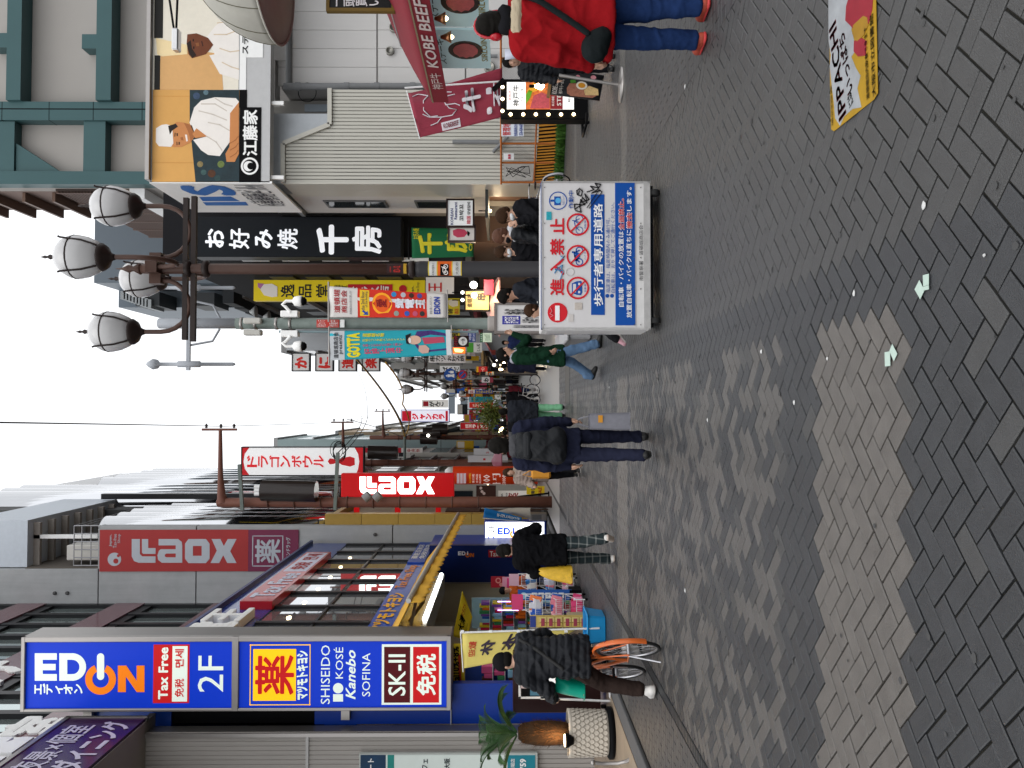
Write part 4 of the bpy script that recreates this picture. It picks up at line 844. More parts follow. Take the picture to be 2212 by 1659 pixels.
for (ya, yb_) in ((520, 1030), (1045, 1235), (1245, 1400), (1412, 1570)):
    n = int((yb_-ya)/14)
    for k in range(-n, n+1):
        for sgn_ in (0, 1):
            y0, y1 = ya+k*14, ya+k*14+300; a0, a1 = (555, 850)
            # clip a slanting wire to the bay
            def cl(s): return y0+(y1-y0)*s
            s0, s1 = max(0, (ya-y0)/300.), min(1, (yb_-y0)/300.)
            if s1-s0 < .03: continue
            pa, pb = (a0+(a1-a0)*s0, cl(s0)), (a0+(a1-a0)*s1, cl(s1))
            if sgn_: pa, pb = (a0+a1-pa[0], pa[1]), (a0+a1-pb[0], pb[1])
            m.tube([fp(*pa), fp(*pb)], .004, 3, cap=False)
m.obj('wire_mesh', M('mesh_wire', (.35, .33, .32), rough=.5, metal=.5), t)['kind'] = 'stuff'
m = MB(); q = [fp(570, 1420), fp(575, 1560), fp(820, 1560), fp(835, 1420)]; m.add([tuple(p+Vector((0, -.02, 0))) for p in q]+[tuple(p) for p in q], [(0, 1, 2, 3), (7, 6, 5, 4), (0, 3, 7, 4), (1, 0, 4, 5), (2, 1, 5, 6), (3, 2, 6, 7)]); m.obj('white_sheet', M('sheet_dirty', (.5, .48, .45), rough=.8, var=.15), t)
Bf = Board(t, 'Y', 22.02, z=zI); rs = random.Random(5); pts = [(590+rs.uniform(0, 220), 1430+rs.uniform(0, 115)) for _ in range(16)]; Bf.stroke(pts, 5, BLACK, 'graffiti', .07, .065)
sg = sgn('site_notice', 'red and white site notice tied to the orange fence', zI, (552, 1058, 745, 1178), 21.15, 'D9DEE6', [('管理地', 560, 1066, 632, 1172, 'C23030'), ('西尾産業株式会社', 660, 1062, 690, 1176, '28408C'), ('2526-4244-6054', 705, 1065, 735, 1172, '28408C')], th=.01)
sgn('paper_notices', 'two white paper notices with red lines on the fence mesh', zI, (570, 1325, 660, 1382), 21.75, 'DADADA', [('■■', 610, 1335, 632, 1375, 'B04050')], th=.01)
# weeds along the fence foot
m = MB(); rw = random.Random(9)
for k in range(1500):
    y = rw.uniform(1020, 1560); c = fp(1085-(y-1030)*.14, y); c = Vector((c.x, c.y-rw.uniform(-.1, .35), 0)); h = rw.uniform(.05, .3); a = rw.uniform(0, 6.28); l = Vector((math.cos(a), math.sin(a), 0))*rw.uniform(.03, .14); wv = Vector((-l.y, l.x, 0)).normalized()*rw.uniform(.012, .03)
    m.add([tuple(c-wv*.3), tuple(c+wv*.3), tuple(c+l*.6+wv+Vector((0, 0, h*.7))), tuple(c+l+Vector((0, 0, h))), tuple(c+l*.6-wv+Vector((0, 0, h*.7)))], [(0, 1, 2, 3, 4)])
tag(m.obj('weeds', M('weed_green', (.05, .13, .02), rough=.6, var=.2, scale=8, island=.35)), 'green weeds growing along the foot of the orange fence', 'weeds', kind='stuff')
# ================================================================== street furniture
BRZ = M('bronze_paint', (.075, .04, .03), rough=.4, var=.1, scale=10); BRD = M('bronze_dark', (.022, .014, .012), rough=.45, var=.1)
GLOBE = M('opal_globe', (.5, .495, .495), rough=.25, var=.02, coat=.3)
def lamp_post(loc, label):
    t = thing('street_lamp', label, 'street lamp', loc, 'four-globe lamps down the middle of the street'); x, y, _ = loc
    MB().lathe([(.115, 0), (.115, .05), (.1, .06), (.1, 2.66), (.09, 2.72)], (x, y, 0), 20).obj('sleeve', M('sleeve_grey', (.022, .021, .023), rough=.5, var=.1), t)
    MB().lathe([(.068, 2.72), (.066, 5.0), (.064, 5.9), (.06, 6.1)], (x, y, 0), 18).obj('pole', BRZ, t)
    for z in (2.74, 5.28, 5.5): MB().lathe([(.07, z-.02), (.105, z), (.105, z+.05), (.07, z+.07)], (x, y, 0), 18).obj('collar', BRD, t)
    MB().lathe([(.06, 6.1), (.075, 6.12), (.03, 6.2), (.05, 6.26), (.015, 6.34), (.004, 6.42)], (x, y, 0), 12).obj('finial', BRZ, t)
    for z, r in ((5.46, .9), (5.56, .88)): 
        MB().box(x-r, x+r, y-.03, y+.03, z-.03, z+.03).obj('cross_bar', BRD, t)
    for k in range(4):
        a = k*math.pi/2; d = Vector((math.cos(a), math.sin(a), 0)); o_ = Vector((x, y, 0)); P = lambda r, z: o_+d*r+Vector((0, 0, z))
        arm = MB().tube([P(.05, 5.95), P(.14, 5.9)]+[P(.46-.32*math.cos(q), 5.84-.33*math.sin(q)) for q in np.linspace(0, math.pi*.5, 7)]+[P(.46+.32*math.sin(q), 5.51+.35*(1-math.cos(q))) for q in np.linspace(.2, math.pi*.5, 6)]+[P(.78, 6.05)], .03, 8).obj('arm', BRZ, t)
        MB().box(x+d.x*.12-.07, x+d.x*.12+.07, y+d.y*.12-.07, y+d.y*.12+.07, 5.84, 5.98).obj('arm_block', BRZ, t)
        c = P(.78, 0); gl = MB().lathe([(.13, 6.18), (.185, 6.26), (.23, 6.36), (.25, 6.46), (.24, 6.55), (.2, 6.63), (.14, 6.69), (.06, 6.715), (.02, 6.72)], (c.x, c.y, 0), 24).obj('globe', GLOBE, t)
        MB().lathe([(.03, 6.05), (.04, 6.08), (.06, 6.11), (.13, 6.15), (.16, 6.195), (.16, 6.21), (.12, 6.215)], (c.x, c.y, 0), 20).obj('cup', BRD, gl)
        MB().lathe([(.06, 6.71), (.05, 6.74), (.02, 6.76), (.03, 6.79), (.012, 6.82), (.018, 6.85), (.002, 6.9)], (c.x, c.y, 0), 12).obj('globe_finial', BRD, gl)
        st = MB(); st.tube([(c.x+.242*math.cos(q), c.y+.242*math.sin(q), 6.5) for q in np.linspace(0, 2*math.pi, 25)[:-1]], .012, 5, closed=True)
        for j in range(4):
            b = j*math.pi/2+.78; st.tube([(c.x+math.cos(b)*r, c.y+math.sin(b)*r, z) for r, z in ((.165, 6.21), (.235, 6.36), (.255, 6.5), (.27, 6.58), (.285, 6.6))], .012, 5)
        st.obj('strap_cage', BRD, gl)
    return t
x10 = onY((600, 581), 10.0).x
lp = lamp_post((x10, 10.0, 0), 'nearest tall bronze lamp post with four white globes, behind the white notice cart')
Bl = Board(lp, 'Y', 9.9, z=zK)
def wrap(z0, z1, mat, r=.103, a0=-2.6, a1=-.54, nm='sticker'):
    m = MB(); n = 10; V = []
    for k in range(n+1): a = a0+(a1-a0)*k/n; V += [(x10+r*math.cos(a), 10+r*math.sin(a), z0), (x10+r*math.cos(a), 10+r*math.sin(a), z1)]
    m.add(V, [(2*k, 2*k+2, 2*k+3, 2*k+1) for k in range(n)], 0, True); return m.obj(nm, mat, lp)
def zz(x): return onY(zK(x, 815), 9.9).z
wrap(zz(1722), zz(1655), paint('C9C8C4')); wrap(zz(1850), zz(1728), paint('D9601A')); wrap(zz(1930), zz(1858), paint('BFBEBA')); wrap(zz(1456), zz(1285), paint('2A1210'), .072); wrap(zz(1456), zz(1430), paint('B08A20'), .0725)
for x in (1650, 1724, 1854, 1932): wrap(zz(x)-.006, zz(x)+.006, paint('C8B030'), .1036)
Bl.val = 9.893
Bl.rect(1752, 770, 1826, 868, BLACK, 'sticker_field', .004); OWH = paint('E6DED8')
for y in (790, 845): Bl.disc(1800, y, 19, OWH, 'wheel_mark', .01, hole=.7, n=16)
Bl.stroke([(1800, 790), (1775, 800), (1775, 838), (1800, 845), (1800, 815), (1775, 800)], 5, OWH, 'frame_mark', .01); Bl.stroke([(1762, 792), (1775, 800)], 5, OWH, 'frame_mark', .01)
Bl.text('大阪市', 1885, 755, 1910, 865, BLACK, .008, 0); Bl.text('駐輪放置禁止', 1680, 760, 1700, 868, BLACK, .008, 0); Bl.text('OSAKA', 1318, 795, 1330, 845, paint('B02018'), .03); Bl.text('8D-12', 1350, 790, 1410, 845, paint('B02018'), .03)
for y_, lab in ((40, 'second lamp post down the street, with the blue pedestrian sign'), (65, 'third lamp post down the street beside the far banners'), (92, 'farthest lamp post down the street')): clone(lp, (1.66, y_, 0), lab)
# --- no-entry notice cart
QY = 8.34
t = thing('notice_cart', 'white wheeled notice cart with blue bands, red no-entry disc and prohibition circles', 'notice cart', (1.6, 8.6, 0)); B = Board(t, 'Y', QY, z=zL)
cx0, cx1, cz1, cz0 = B.pt(1300, 1338).x, B.pt(1300, 62).x, B.pt(897, 700).z, B.pt(1835, 700).z
CW_ = M('cart_white', (.62, .61, .6), rough=.5, var=.09, scale=5, bump=.05, streak=.05)
MB().rbox(cx0, cx1, QY, QY+.55, cz0, cz1, .012).obj('box', CW_, t)
WN = M('panel_white', (.6, .585, .585), rough=.4, var=.05, scale=6)
B.rect(910, 70, 1712, 1318, WN, 'notice_panel', .006)
ALU = M('alu_edge', (.5, .49, .48), rough=.45, metal=.6, var=.15, scale=12)
for q in ((895, 62, 909, 1338), (1822, 62, 1838, 1338), (895, 58, 1838, 69), (895, 1328, 1838, 1340)): B.rect(*q, ALU, 'edge_trim', .014)
B.rect(1782, 62, 1822, 1338, ALU, 'base_trim', .01); B.rect(892, 66, 897, 1335, paint('27509A'), 'blue_edge', .016)
CBL, CRD, CWH = paint('0F4A9A'), paint('C9202C'), paint('E9E9EA')
B.rect(1325, 170, 1443, 1210, CBL, 'blue_band', .01); B.rect(1535, 70, 1706, 1300, CBL, 'blue_band', .01)
B.disc(1037, 1190, 86, CRD, 'no_entry_disc', .01); B.rect(1016, 1130, 1054, 1258, CWH, 'disc_bar', .014)
for ch, y0, y1 in (('進', 898, 1042), ('入', 722, 868), ('禁', 552, 696), ('止', 376, 516)): B.text(ch, 972, y0, 1094, y1, CRD, .01, .045)
B.disc(1042, 224, 79, CBL, 'camera_emblem', .01, hole=.9); B.rect(1008, 188, 1064, 262, CBL, 'camera_emblem', .01); B.disc(1042, 224, 24, paint('58A8D8'), 'camera_lens', .014); B.rect(975, 215, 1010, 232, CBL, 'camera_emblem', .01); B.text('防犯カメラ', 1078, 180, 1096, 262, CBL, .014, 0); B.text('作動中', 1130, 138, 1175, 292, CBL, .01, .015)
for cy, kind, s1 in ((978, 0, '自動車'), (703, 1, 'バイク'), (430, 2, '自転車')):
    B.disc(1212, cy, 98, CRD, 'ban_ring', .012, hole=.84)
    if kind == 0: B.poly([(1160, cy+20), (1160, cy-40), (1200, cy-58), (1240, cy-62), (1250, cy-40), (1250, cy+40), (1240, cy+62), (1200, cy+58), (1160, cy+40)], CBL, 'car_mark', .01); B.rect(1170, cy-35, 1196, cy+38, WN, 'car_mark', .013); B.rect(1215, cy-45, 1232, cy-25, WN, 'car_mark', .013); B.rect(1215, cy+25, 1232, cy+45, WN, 'car_mark', .013)
    else:
        for dy in (-50, 50): B.disc(1225, cy+dy, 32, CBL, 'wheel_mark', .01, hole=.75 if kind == 1 else .86, n=18)
        B.stroke([(1225, cy+50), (1190, cy+20), (1180, cy-30), (1225, cy-50)], 12 if kind == 1 else 6, CBL, 'bike_mark', .01); B.stroke([(1165, cy-35), (1185, cy-32), (1225, cy), (1190, cy+20)], 14 if kind == 1 else 6, CBL, 'bike_mark', .011)
        if kind == 1: B.poly([(1185, cy+45), (1180, cy-10), (1215, cy-20), (1230, cy+15), (1205, cy+40)], CBL, 'bike_mark', .01)
    B.text(s1, 1266, cy-35, 1284, cy+35, CBL, .01, 0); B.stroke([(1150, cy+62), (1275, cy-62)], 13, CRD, 'ban_bar', .016)
B.text('歩行者専用道路', 1348, 250, 1428, 1135, CWH, .014, .03)
for x in (1467, 1507): B.disc(x, 1045, 17, CBL, 'bullet', .01, n=14)
B.text('指定車は、指定時間内のみ通行可。', 1453, 372, 1490, 1020, CBL, .01, .0, res=1); B.text('自転車は、おりて押してご通行ください。', 1496, 240, 1532, 1020, CBL, .01, 0, res=1)
B.text('自転車・バイクの放置は', 1562, 490, 1608, 1140, CWH, .014, .02); B.text('全面禁止。', 1560, 205, 1614, 482, CWH, .0142, .085); B.text('全面禁止。', 1563, 208, 1611, 478, CRD, .018, .02)
B.text('放置自転車・バイクは直ちに', 1630, 478, 1676, 1235, CWH, .014, .02); B.text('撤去', 1628, 325, 1682, 470, CWH, .0142, .085); B.text('撤去', 1632, 330, 1678, 466, CRD, .018, .02); B.text('します。', 1634, 110, 1676, 315, CWH, .014, .02)
B.text('南警察署・道頓堀商店会', 1740, 435, 1776, 915, paint('222226'), .01, 0, res=1)
GRF = paint('1A1A1C'); rs = random.Random(4)
B.stroke([(1190, 310), (1240, 325), (1225, 270), (1185, 300), (1180, 255), (1270, 262), (1235, 215), (1225, 275), (1290, 240), (1250, 195), (1240, 240), (1310, 215), (1270, 165), (1290, 225)], 7, GRF, 'graffiti', .02); B.stroke([(1205, 170), (1200, 140), (1225, 120), (1250, 140), (1240, 185), (1210, 175), (1225, 140)], 7, GRF, 'graffiti', .02)
B.stroke([(1290, 150), (1350, 130), (1320, 100), (1390, 115), (1360, 75), (1410, 85), (1380, 130), (1330, 160), (1400, 140)], 7, GRF, 'graffiti', .02); B.stroke([(1290, 285), (1395, 130), (1420, 150), (1310, 290)], 5, GRF, 'graffiti', .02)
B.stroke([(1010, 850), (1040, 800), (1060, 840), (1080, 780), (1015, 820), (1085, 830), (1060, 900)], 6, paint('3C86B8'), 'graffiti', .02); B.stroke([(1060, 700), (1085, 715), (1100, 700), (1060, 740)], 5, paint('3C86B8'), 'graffiti', .02); B.stroke([(975, 1150), (990, 1180), (970, 1200), (1000, 1215), (975, 1230)], 4, paint('D98890'), 'graffiti', .02)
B.rect(940, 320, 985, 390, paint('2C9AA8', var=.3, scale=40), 'sticker', .014); B.rect(1185, 1105, 1250, 1165, paint('B8AFA6', var=.2, scale=30), 'torn_sticker', .012); B.rect(1130, 1205, 1175, 1270, paint('C4BEBA', var=.2), 'torn_sticker', .012); B.disc(1145, 840, 35, paint('B8B2B0'), 'sticker_residue', .012, hole=.92)
for x in (925, 1700, 1755):
    for y in (110, 420, 715, 985, 1295): B.disc(x, y, 4.5, paint('6A6660'), 'bolt', .016, n=8)
Bs = Board(t, 'X', cx0, -1); Bs.textuv('自転車・バイク放置禁止', -8.82, .5, -8.69, 1.15, paint('6A7080'), .006, 0, vert=True); Bs.rectuv(-8.86, .45, -8.4, 1.18, M('panel_white'), 'side_panel', .003)
for x, y in ((cx0+.1, QY+.05), (cx1-.1, QY+.05), (cx0+.1, QY+.48), (cx1-.1, QY+.48)):
    w_ = MB().lathe([(.02, -.03), (.052, -.03), (.06, -.02), (.06, .02), (.052, .03), (.02, .03)], (x, y, .06), 16, ax='x').obj('caster', M('rubber', (.02, .02, .02), rough=.7), t); MB().box(x-.045, x+.045, y-.03, y+.05, .1, cz0).obj('fork', BLACK, w_)
MB().box(cx0+.03, cx1-.03, QY+.03, QY+.52, cz0-.04, cz0).obj('chassis', BLACK, t)
# --- vehicle permit board behind it
sgn('permit_board', 'white upright board on vehicle permits behind the notice cart', zL, (510, 1125, 1100, 1350), 17.0, 'D5D2D0', [('自動車の通行', 568, 1160, 855, 1205, '2A2A2C'), ('許可証', 565, 1225, 712, 1285, '3A3AA0'), ('が必要です', 722, 1228, 935, 1280, '2A2A2C'), ('道頓堀商店会・大阪市建設局', 645, 1300, 905, 1322, '555558')], frame='77706C', th=.3, cat='notice board')
bp = bpy.data.objects['permit_board']; Bp = Board(bp, 'Y', 17.0, z=zL); Bp.rect(560, 1218, 716, 1290, paint('35359A'), 'violet_box', .006); Bp.text('許可証', 572, 1226, 704, 1282, paint('E8E6F0'), .02, .02)
t = thing('stone_plinth', 'grey granite plinth beside the walking man in the green coat', 'plinth', (onY(zQ(400, 160), 15).x, 15.5, 0)); q = [onZ(zQ(640, 175)), onZ(zQ(300, 130))]
MB().rbox(q[0].x+.02, q[0].x+1.1, q[0].y, q[0].y+3.2, 0, .42, .03).obj('block', M('granite', (.3, .3, .31), rough=.7, var=.15, scale=40), t); MB().rbox(q[0].x-.02, q[0].x+1.14, q[0].y-.04, q[0].y+3.24, .42, .48, .02).obj('cap_stone', M('granite_light', (.38, .38, .39), rough=.6), t)
# --- camera pole with shopping street banners
GY = 18.0; gx = onY((700, 699), GY).x
t = thing('camera_pole', 'green-grey pole with white dome cameras and crossarm antennas', 'utility pole', (gx, GY, 0))
GP = M('pole_green', (.15, .18, .165), rough=.5, var=.2, scale=6, streak=.1); GG = M('pole_grey', (.35, .37, .4), rough=.45)
zt = onY(zJ(945, 1300), GY).z; zm = onY(zJ(1610, 1300), GY).z
MB().lathe([(.16, 0), (.155, 1.6), (.13, 1.62), (.125, zm)], (gx, GY, 0), 16).obj('shaft', GP, t); MB().lathe([(.115, zm), (.115, zt), (.1, zt+.02)], (gx, GY, 0), 16).obj('top_tube', GG, t); MB().lathe([(.17, 0), (.17, 1.95), (.15, 2.0)], (gx, GY, 0), 16).obj('foot_sleeve', M('sleeve_beige', (.33, .3, .28), rough=.6), t)
for x in (1660, 1780, 1960, 2080): z = onY(zJ(x, 1300), GY).z; MB().lathe([(.135, z-.03), (.14, z), (.135, z+.03)], (gx, GY, 0), 14).obj('band', STEEL, t)
zb = onY(zJ(1225, 1300), GY).z; MB().box(gx-1.05, gx+.95, GY-.2, GY-.14, zb-.04, zb+.04).obj('crossarm', GG, t)
for y in (975, 1635): c = onY(zJ(1225, y), GY-.17); MB().lathe([(.02, -.95), (.04, -.9), (.04, -.2), (.07, -.18), (.07, .3), (.04, .32), (.04, .7), (.1, .75), (.12, .85), (.06, .95), (.01, 1.0)], c, 12).obj('antenna', GG, t)
for s1 in (-1, 1): m = MB(); m.tube([(gx+s1*.12, GY, zb-.62), (gx+s1*.4, GY-.1, zb-.5), (gx+s1*.5, GY-.15, zb)], .025, 6); m.obj('brace', GG, t)
for y in (1265, 1365): q = rect3(zJ, 1680, y-28, 1830, y+22, GY-.15); MB().rbox(q[0], q[1], GY-.25, GY-.05, q[2], q[3], .02).obj('junction_box', M('box_cream', (.5, .49, .45), rough=.5), t)
for y, yy, sgn_ in ((1205, 1090, 1), (1375, 1480, -1)):
    q = rect3(zJ, 2000, y-30, 2150, y+25, GY-.1); bx_ = MB().rbox(q[0], q[1], GY-.2, GY, q[2], q[3], .015).obj('camera_box', WHITE, t); c = onY(zJ(2160, yy), GY-.2); e = onY(zJ(2070, y), GY-.2)
    m = MB(); m.tube([e+Vector((sgn_*.05, 0, -.02)), e+Vector((sgn_*.18, 0, .1)), Vector((c.x-sgn_*.08, c.y, e.z+.16)), Vector((c.x, c.y, e.z+.08)), c+Vector((0, 0, .1))], .035, 8); m.obj('camera_arm', WHITE, t)
    MB().lathe([(.04, .16), (.1, .12), (.12, .02), (.12, -.02), (.11, -.05)], c, 16).obj('camera_housing', WHITE, t); MB().lathe([(.1, -.05), (.09, -.1), (.05, -.14), (.01, -.15)], c, 16).obj('camera_dome', BLACK, t)
wr = onY(zK(735, 1280), GY-.14).z; Bq = Board(t, 'Y', GY-.14, z=zK); Bq.rect(685, 1250, 880, 1318, paint('B83A32'), 'red_label', .02); Bq.text('防犯カメラ', 692, 1255, 765, 1312, paint('E0D0CC'), .026, 0); Bq.text('作動中', 795, 1255, 870, 1312, paint('E0D0CC'), .026, 0); Bq.rect(888, 1250, 925, 1318, WHITE, 'white_label', .02)
MB().tube([(gx-.19, GY-.1, 2.2), (gx-.19, GY-.1, 6.6)], .03, 8).obj('conduit', M('conduit_teal', (.2, .27, .29), rough=.5), t)
def pend(name, label, TL, TR, BR, BL_, Y, col, grp='shopping street banners on the camera pole'):
    c = [onY(zK(*p), Y) for p in (TL, TR, BR, BL_)]; t = thing(name, label, 'banner', (c[0]+c[2])/2, grp); fn = cloth(t, 'cloth', c, col, .03, 2, (12, 24)); MB().tube([c[0]+Vector((-.1, 0, .02)), c[1]+Vector((.1, 0, .02))], .02, 6).obj('top_rod', STEEL, t); MB().tube([c[3]+Vector((-.1, 0, -.02)), c[2]+Vector((.1, 0, -.02))], .015, 6).obj('bottom_rod', STEEL, t); return t, fn
def patch(t, fn, u0, v0, u1, v1, mat, name='print', off=.008, n=4): MB().grid(lambda u, v: fn(u0+(u1-u0)*u, v0+(v1-v0)*v)-Vector((0, off, 0)), n, n).obj(name, mat, t)
def blob(t, fn, pts, mat, name='print', off=.012): m = MB(); m.add([tuple(fn(u, v)-Vector((0, off, 0))) for u, v in pts], [tuple(range(len(pts)))]); m.obj(name, mat, t)
def ell(cu, cv, ru, rv, n=18): return [(cu+ru*math.cos(6.283*k/n), cv-rv*math.sin(6.283*k/n)) for k in range(n)]
t, fn = pend('red_street_banner', 'red hanging banner with gold heart and white characters right of the camera pole', (795, 1230), (795, 962), (1805, 1030), (1810, 1232), GY-.3, paint('D8D4D0'))
patch(t, fn, 0, .24, 1, .83, M('banner_hot', (.62, .03, .015), rough=.6, var=.25, scale=3)); rd = paint('B02028')
cloth_text(t, fn, '道頓堀', .15, .04, .9, .09, rd, .02); cloth_text(t, fn, '商店会', .15, .1, .9, .15, rd, .02); cloth_text(t, fn, '道頓堀商店会は街を応援します', .1, .17, .9, .19, paint('606068'), 0)
patch(t, fn, .05, .26, .95, .34, paint('E8C02A'), off=.012); cloth_text(t, fn, 'the 2nd floor', .25, .27, .9, .3, paint('2A2A50'), 0, off=.018); cloth_text(t, fn, 'of the building', .35, .305, .9, .33, paint('2A2A50'), 0, off=.018); blob(t, fn, [(.08, .33), (.22, .325), (.18, .31), (.26, .29), (.21, .275), (.14, .3), (.09, .285)], paint('2048A0'), off=.018)
blob(t, fn, ell(.5, .45, .4, .085), paint('F0A020', .1)); blob(t, fn, ell(.5, .45, .31, .065), paint('E85A18'), off=.018); cloth_text(t, fn, '愛', .36, .4, .66, .49, paint('8A1018'), .03, off=.024)
for k, ch in enumerate('愛電王'): cloth_text(t, fn, ch, .34, .56+.09*k, .72, .635+.09*k, paint('E8E8F0'), .06, off=.018)
for (a, b, c) in ((.86, .55, '2F88C0'), (.86, .63, 'B8B8C0'), (.86, .7, '402820'), (.86, .77, '504A90'), (.15, .57, '909890'), (.15, .66, '3058B0'), (.15, .73, 'C05070'), (.15, .79, '303030')): blob(t, fn, ell(a, b, .1, .022), paint(c), off=.016)
cloth_text(t, fn, 'EDION', .14, .89, .86, .945, paint('2440A0'), .04); cloth_text(t, fn, '家電と暮らしのエディオン', .14, .855, .86, .875, paint('2A3050'), 0)
t, fn = pend('blue_street_banner', 'turquoise hanging banner with a costumed performer left of the camera pole', (800, 1602), (800, 1348), (1840, 1335), (1850, 1555), GY-.3, M('banner_cyan', (.02, .36, .44), rough=.6, var=.08, scale=4))
patch(t, fn, 0, 0, 1, .12, paint('C4C8CC'), off=.009); patch(t, fn, 0, .96, 1, 1, paint('D8DADC'), off=.009); dk = paint('2A2A30')
cloth_text(t, fn, '道頓堀商店会', .06, .03, .95, .07, dk, .02, off=.015); cloth_text(t, fn, 'presents', .2, .075, .85, .11, dk, .01, off=.015); cloth_text(t, fn, 'GOTTA', .06, .14, .92, .25, paint('E8D820'), .06)
cloth_text(t, fn, '道頓堀名物', .76, .27, .9, .45, paint('E8D820'), .03, vert=True); cloth_text(t, fn, '究極のゴッタ煮エンタテイメント', .6, .27, .7, .62, paint('E8D820'), .01, vert=True); cloth_text(t, fn, '中座くいだおれビル地下一階にて', .42, .27, .52, .6, paint('D84A70'), .01, vert=True); cloth_text(t, fn, '好評上演中', .16, .28, .36, .6, paint('D84A70'), .03, vert=True)
blob(t, fn, [(.2, .96), (.15, .8), (.3, .72), (.45, .7), (.6, .67), (.75, .7), (.95, .72), (.98, .84), (.85, .96)], M('print_indigo', (.06, .03, .16), rough=.6, var=.5, scale=18)); blob(t, fn, ell(.62, .7, .17, .055), paint('D8B09A'), off=.018); blob(t, fn, [(.45, .66), (.5, .63), (.8, .625), (.88, .67), (.7, .665)], paint('18141C'), off=.02); blob(t, fn, [(.1, .76), (.2, .73), (.4, .735), (.42, .79), (.28, .82), (.12, .81)], paint('CFA89A'), off=.02); blob(t, fn, [(.45, .78), (.7, .76), (.72, .94), (.5, .95)], paint('B84860'), off=.018); blob(t, fn, [(.5, .655), (.7, .652), (.69, .67), (.52, .672)], paint('E4E0E0'), off=.024)
# --- electric poles on the left
def epole(loc, h, label, arm_h, arm_l):
    t = thing('electric_pole', label, 'utility pole', loc, 'brown electric poles'); x, y, _ = loc; EP = M('pole_brown', (.16, .065, .045), rough=.55, var=.15, scale=5)
    MB().lathe([(.2, 0), (.19, 3), (.16, h), (.1, h+.05)], (x, y, 0), 16).obj('shaft', EP, t)
    MB().tube([(x, y, arm_h), (x+.25, y, arm_h+.06), (x+.9, y, arm_h+.1), (x+arm_l, y, arm_h+.12)], [.2, .14, .09, .06], 10).obj('arm', EP, t); MB().bar((x+arm_l, y, arm_h-.45), (x+arm_l, y, arm_h+.75), .08).obj('crosspiece', EP, t)
    for k in (-.35, .1, .6): MB().lathe([(.03, 0), (.06, .03), (.03, .06), (.06, .09), (.03, .13), (.01, .16)], (x+arm_l+.05, y, arm_h+k), 8, ax='x').obj('insulator', BRD, t)
    for k in range(9): MB().lathe([(.2, 0), (.215, .02), (.2, .05)], (x, y, 2.5+k*.9), 14).obj('band', M('band_dark', (.12, .06, .045)), t)
    return t
ex = onY((800, 1085), 28).x; ep = epole((ex, 28, 0), onY((472, 1085), 28).z, 'brown electric pole with a long T arm over the lane by the red sign', onY((482, 1085), 28).z, 2.5)
MB().tube([onY(zE(320, 565), 27.7), onY(zE(790, 575), 27.7)], .36, 16).obj('transformer', M('trafo_brown', (.025, .018, .016), rough=.35, coat=.3), ep)
for y in (535, 565, 595): MB().tube([onY(zE(255, y), 27.7), onY(zE(325, y), 27.7)], .07, 8).obj('bushing', WHITE, ep)
for x in (150, 950): a = onY(zE(x, 735), 27.7); b = onY(zE(x-25 if x < 500 else x+25, 340 if x < 500 else 240), 27.7); MB().bar(a, b, .11).obj('bracket_arm', GP, ep)
m = MB(); rs = random.Random(2)
for k in range(7): a = onY(zE(975+rs.uniform(-15, 15), 230+rs.uniform(-20, 20)), 27.7); m.tube([a+Vector((.3*math.cos(q), .05*k, .22*math.sin(q))) for q in np.linspace(0, 6.3, 14)], .012, 4)
m.obj('cable_coil', BLACK, ep)
for x in (1250, 1340): MB().tube([onY(zE(x, 600), 27.5), onY(zE(x-45, 640), 27.5)], .16, 10).obj('cable_box', M('cbox', (.25, .25, .25)), ep)
ex2 = onY((900, 1000), 44).x; ep2 = epole((ex2, 44, 0), onY((740, 1000), 44).z+3, 'second brown electric pole beyond the bowling sign', onY((745, 1000), 44).z, 2.2)
MB().tube([onY(zE(1240, 235), 43), onY(zE(1490, 240), 43)], .36, 14).obj('transformer', M('trafo_brown'), ep2)
ep3 = epole((onY((950, 945), 62).x, 62, 0), onY((800, 945), 62).z, 'third brown electric pole with stacked black transformers', onY((830, 945), 62).z, 2.0)
for (xa, ya, xb, yb_) in ((710, 855, 965, 850), (670, 940, 920, 945), (850, 805, 1070, 800)): MB().tube([onY(zS(xa, ya), 61), onY(zS(xb, yb_), 61)], .42, 14).obj('transformer', M('trafo_brown'), ep3)
for k in range(4): MB().bar(onY(zS(900+k*10, 900-k*20), 61), onY(zS(1240+k*14, 770+k*14), 61), .25, .2).obj('cable_ladder', M('cable_dark', (.035, .045, .045)), ep3)
# wires
def wire(pts, r, label, mat=None, sag=.3):
    P = []
    for a, b in zip(pts, pts[1:]):
        a, b = Vector(a), Vector(b)
        for k in range(13):
            s1 = k/12; P.append(a.lerp(b, s1)-Vector((0, 0, sag*4*s1*(1-s1))))
    o_ = MB().tube(P, r, 5).obj('overhead_wire', mat or BLACK, at=P[0]); tag(o_, label, 'wire', 'overhead wires')
wire([onY((-40, 912), 9), onY((480, 921), 28), onY((740, 912), 44), onY((855, 888), 70)], .01, 'thin black wire running along the street over the T arms', sag=.25)
wire([onY((748, 905), 44), onY((870, 945), 62)], .02, 'black wire between the second and third electric poles')
wire([onY(zE(965, 250), 27.8), onY(zE(1180, -80), 60)], .02, 'dark wire rising from the pole bracket to the far gantry'); wire([onY(zE(1020, 250), 27.8), onY(zE(1230, -120), 60), onY((770, 800), 90)], .02, 'lower dark wire from the pole bracket across to the crab signs')
